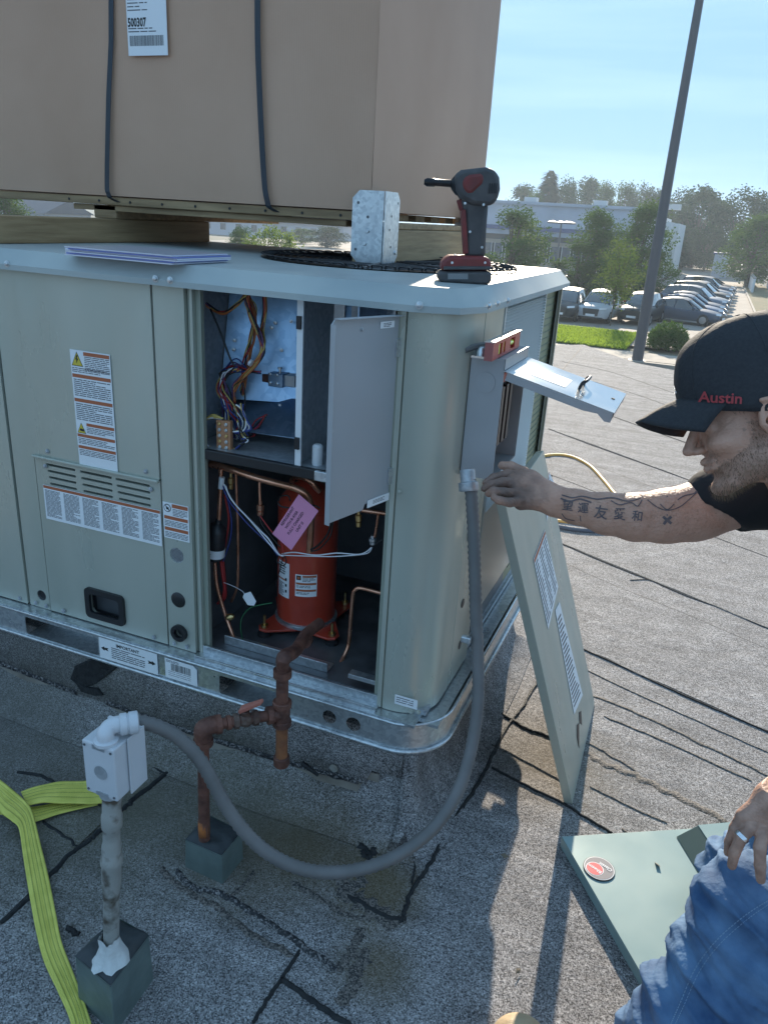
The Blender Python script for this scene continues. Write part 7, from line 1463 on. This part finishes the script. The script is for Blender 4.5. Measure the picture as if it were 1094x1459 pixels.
project_text('Austin', 996, 572, 21, 'thread', cbv, 'embroidered_name', co, bold=.018, rot=math.radians(-3), xs=1.12, lift=.0030)
project_text('mg', 957, 549, 11, 'dwhite', cbv, 'embroidery', co, bold=.01, rot=math.radians(-70), lift=.0030)
# ---- tattoos on the right arm
bme = body.data; abv = BVHTree.FromPolygons([v.co+ORG[per.name] for v in bme.vertices], [tuple(p.vertices) for p in bme.polygons])
tt = MB()
for ch, u, v, sz, ro in (('望', 800, 725, 16, 6), ('運', 822, 729, 16, 4), ('友', 845, 736, 20, 8), ('愛', 873, 738, 18, 6), ('和', 899, 740, 16, 8)):
    project_text(ch, u, v, sz, 'tattoo', abv, 'tattoo', body, bold=.012, rot=math.radians(-ro), lift=.0007)
def ink(px, w, name='tattoo'):
    pts = [Vector((u, v, 0)) for u, v in px]; pts, _ = crom(pts, 0, 8) if len(pts) > 2 else (pts, 0); b = MB(); vs = []
    for i, p in enumerate(pts):
        t_ = (pts[min(i+1, len(pts)-1)]-pts[max(i-1, 0)]).normalized(); n2_ = Vector((-t_.y, t_.x, 0))*w*.5
        for sg in (-1, 1):
            rr_ = ray(p.x+n2_.x*sg, p.y+n2_.y*sg); hit = abv.ray_cast(CAM, rr_); vs.append(hit[0]-rr_*.0012 if hit[0] else None)
    fs = [(i*2, i*2+1, i*2+3, i*2+2) for i in range(len(pts)-1) if all(vs[k] is not None for k in (i*2, i*2+1, i*2+3, i*2+2))]
    if fs: b.add([v if v is not None else Vector((0, 0, 0)) for v in vs], fs, 'tattoo'); b.build(name, body)
ink([(950, 706), (950, 735)], 1.6); ink([(940, 718), (950, 726), (960, 718)], 1.4); ink([(922, 712), (935, 722), (950, 727), (968, 722), (985, 708), (1002, 692)], 1.3); ink([(944, 736), (950, 741), (956, 746)], 4); ink([(956, 736), (950, 741), (945, 747)], 4)
ink([(800, 705), (815, 709), (830, 707), (850, 711), (872, 709), (895, 714), (915, 708)], 1.8); ink([(798, 710), (812, 714), (826, 711), (842, 716)], 2.2); ink([(870, 713), (882, 719), (898, 716), (908, 721), (914, 712)], 1.5); ink([(800, 732), (806, 739), (818, 742)], 1.2); ink([(826, 735), (827, 743)], 1.2); ink([(965, 712), (975, 706), (988, 703), (992, 698)], 1.5); ink([(905, 700), (920, 708), (932, 706)], 1.2)
# ---- fine arm hair along the upper edge of the forearm
b = MB(); bm_v = [v.co+ORG[per.name] for v in bme.vertices]; r = random.Random(5); pl = list(bme.polygons); n_h = 0; ax0, ax1 = AP[4], AP[8]; axd = (ax1-ax0)
for q_ in range(60000):
    p_ = pl[int(r.random()*len(pl))]; c_ = bm_v[p_.vertices[0]]; t_ = (c_-ax0).dot(axd)/axd.length_squared
    if not (-.5 < t_ < .95) or (c_-(ax0+axd*t_)).length > .06: continue
    nn = (bm_v[p_.vertices[1]]-c_).cross(bm_v[p_.vertices[2]]-c_).normalized()
    if nn.dot(c_-(ax0+axd*t_)) < 0: nn = -nn
    if nn.z < -.3: continue
    d_ = (axd.normalized()*.9+nn*.5+Vector((r.gauss(0, .3), r.gauss(0, .3), r.gauss(0, .3)))).normalized(); sd_ = d_.cross(nn).normalized()*.00016; b.add([c_-sd_, c_+sd_, c_+d_*r.uniform(.004, .008)], [(0, 1, 2)], mat('arm_hair', (0.30, 0.18, 0.10), .6)); n_h += 1
    if n_h > 3500: break
b.build('arm_hair', per)
# ---- shirt
s = SDF([-.10, -.90, .30], [1.0, .40, 1.42], .0055)
c0, c1 = AP[1].lerp(AP[2], .45), shR
s.cone(nv(AP[2].lerp(AP[3], .15)), nv(AP[1]), .066, .076, .01); s.cone(nv(AP[1]), nv(shR), .072, .082, .02); s.cone(nv(shR), nv(shL), .085, .085, .09); s.cone(nv(chest), nv(pel), .155, .165, .06); s.cone(nv(neck1), nv(chest), .088, .145, .05); s.cone(nv(shL), nv(shL.lerp(D(1330, 960, 1.15), .55)), .082, .075, .03)
# open the sleeve end and the collar
a_ = AP[2].lerp(AP[3], .10); s.cone(nv(D(900, 800, 1.40)), nv(D(980, 792, 1.43)), .085, .105, .002, '-'); s.cone(nv(neck0+HU*.03), nv(neck1.lerp(neck0, .35)), .072, .070, .004, '-')
b = MB(); s.mesh(b, 'shirt'); o = b.build('shirt', per, smooth=True); relax(o, 3)
# ---- jeans
KN = D(1066, 1302, 1.34); AN = D(925, 1530, 1.43); HP = D(1370, 1235, 1.40)
print('knee', KN, 'hip', HP, 'hand z', D(1056, 1163, 1.205))
s = SDF([-.08, -.85, .0], [.95, .25, .75], .0045)
def fold(p, a): return a
s.cone(nv(HP), nv(KN), .105, .078, .03); s.ell(nv(D(1058, 1294, 1.33)), (.080, .076, .080), .03)
ank = nv(AN); s.chain([nv(KN), nv(D(1045, 1370, 1.35)), nv(D(995, 1430, 1.37))], [.078, .092, .082], .03); s.chain([nv(D(985, 1438, 1.37)), nv(D(948, 1490, 1.40)), ank], [.092, .088, .075], .008)
HR = HP+Vector((.06, .30, .0)); s.cone(nv(HP+Vector((.0, .04, .04))), nv(HR), .13, .12, .08); KR = Vector((.30, .12, .12)); s.cone(nv(HR), nv(KR), .10, .075, .03); s.cone(nv(KR), (.68, .20, .09), .075, .055, .03)
s.cone(nv(HP.lerp(HR, .5)+Vector((0, 0, .05))), nv(pel), .15, .15, .05)
b = MB(); s.mesh(b, 'denim')
def crease(b, axis_a, axis_b, amp, fr):
    """cloth folds: ridged noise, stretched around the limb, pushed along the vertex normal"""
    ax = (Vector(axis_b)-Vector(axis_a)).normalized(); N_ = [Vector() for _ in b.v]
    for f in b.f:
        n_ = (b.v[f[1]]-b.v[f[0]]).cross(b.v[f[2]]-b.v[f[0]])
        for i in f: N_[i] += n_
    for i, p in enumerate(b.v):
        t_ = p.dot(ax); q_ = (p-ax*t_)*.45+ax*t_*1.5+Vector((0, 0, p.x*.6)); r1 = 1-abs(noise.noise(q_*fr)); r2 = 1-abs(noise.noise(q_*fr*2.1+Vector((7, 3, 1)))); r3 = noise.noise(p*5)
        n_ = N_[i].normalized() if N_[i].length > 0 else N_[i]; p += n_*(amp*(r1**3-.45)+amp*.45*(r2**3-.45)+amp*.5*r3)
    return b
crease(b, AN, KN, .017, 13)
jn = b.build('jeans', per, smooth=True); relax(jn, 1)
jbv = BVHTree.FromPolygons([v.co+ORG[per.name] for v in jn.data.vertices], [tuple(p.vertices) for p in jn.data.polygons])
def stitchline(px, w, m):
    pts = [Vector((u, v, 0)) for u, v in px]; pts, _ = crom(pts, 0, 10); b = MB()
    for i in range(0, len(pts)-1):
        q4 = []
        t_ = (pts[i+1]-pts[i]).normalized(); n2_ = Vector((-t_.y, t_.x, 0))*w*.5
        for p, sg in ((pts[i], -1), (pts[i], 1), (pts[i].lerp(pts[i+1], .7), 1), (pts[i].lerp(pts[i+1], .7), -1)): rr_ = ray(p.x+n2_.x*sg, p.y+n2_.y*sg); hit = jbv.ray_cast(CAM, rr_); q4.append(hit[0]-rr_*.0015 if hit[0] else None)
        if all(x is not None for x in q4): b.quad(q4, m)
    b.build('side_seam', jn)
sm_ = mat('denim_stitch', (0.18, 0.27, 0.38), .8); stitchline([(1094, 1283), (1060, 1305), (1020, 1340), (990, 1380), (968, 1430), (955, 1459)], 1.6, sm_); stitchline([(1094, 1289), (1064, 1310), (1025, 1345), (996, 1384), (974, 1432), (961, 1460)], 1.2, sm_)
# ---- boots
def boot(toe, heel, zsole, name='boot'):
    toe = Vector(toe); heel = Vector(heel); dr_ = (toe-heel).normalized(); sdv = Vector((-dr_.y, dr_.x, 0)); L_ = (toe-heel).length
    s = SDF(np.minimum(nv(toe), nv(heel))-.10, np.maximum(nv(toe), nv(heel))+np.array([.1, .1, .24]), .0035)
    s.ell(nv(toe-dr_*.055+Vector((0, 0, .045))), (.056, .056, .042), .02); s.cone(nv(toe-dr_*.06+Vector((0, 0, .045))), nv(heel+dr_*.05+Vector((0, 0, .055))), .044, .040, .03); s.cone(nv(toe-dr_*.12+Vector((0, 0, .06))), nv(heel+dr_*.06+Vector((0, 0, .14))), .042, .048, .04); s.cone(nv(heel+dr_*.045+Vector((0, 0, .05))), nv(heel+dr_*.055+Vector((0, 0, .19))), .042, .050, .03)
    b = MB(); s.mesh(b, 'leather'); o = b.build(name, per, smooth=True); relax(o, 2)
    b = MB(); pts = []
    for i in range(28):
        a = 2*PI*i/28; x = math.cos(a); y = math.sin(a); c_ = (toe+heel)/2; wv = .052 if x > 0 else .040; pts.append(c_+dr_*x*(L_/2+.004)+sdv*y*wv+Vector((0, 0, .001)))
    b.slab(pts, (0, 0, .022), mat('boot_sole', (0.10, 0.08, 0.06), .8)); b.build('sole', o, bevel=.003)
    b = MB(); seam_p = [toe-dr_*.075+sdv*.05*math.cos(a)+Vector((0, 0, .03+.058*math.sin(a))) for a in [PI*i/12 for i in range(13)]]; b.tube(seam_p, .0012, mat('boot_thread', (0.6, 0.5, 0.35), .7), 5); b.build('toe_seam', o)
boot((-.118, -.400, 0), (.12, -.555, 0), 0); boot((.74, .20, 0), (1.0, .24, 0), 0)
# ---- ring
b = MB(); rp0, rp1 = D(1060, 1187, 1.195), D(1056, 1192, 1.195); ra = (D(1056, 1192, 1.195)-D(1070, 1178, 1.195)).normalized(); b.lathe(rp1, [(.0104, -.003), (.0114, -.003), (.0118, 0), (.0114, .003), (.0104, .003)], 'silver', ra, 24); b.build('ring', per, smooth='auto')
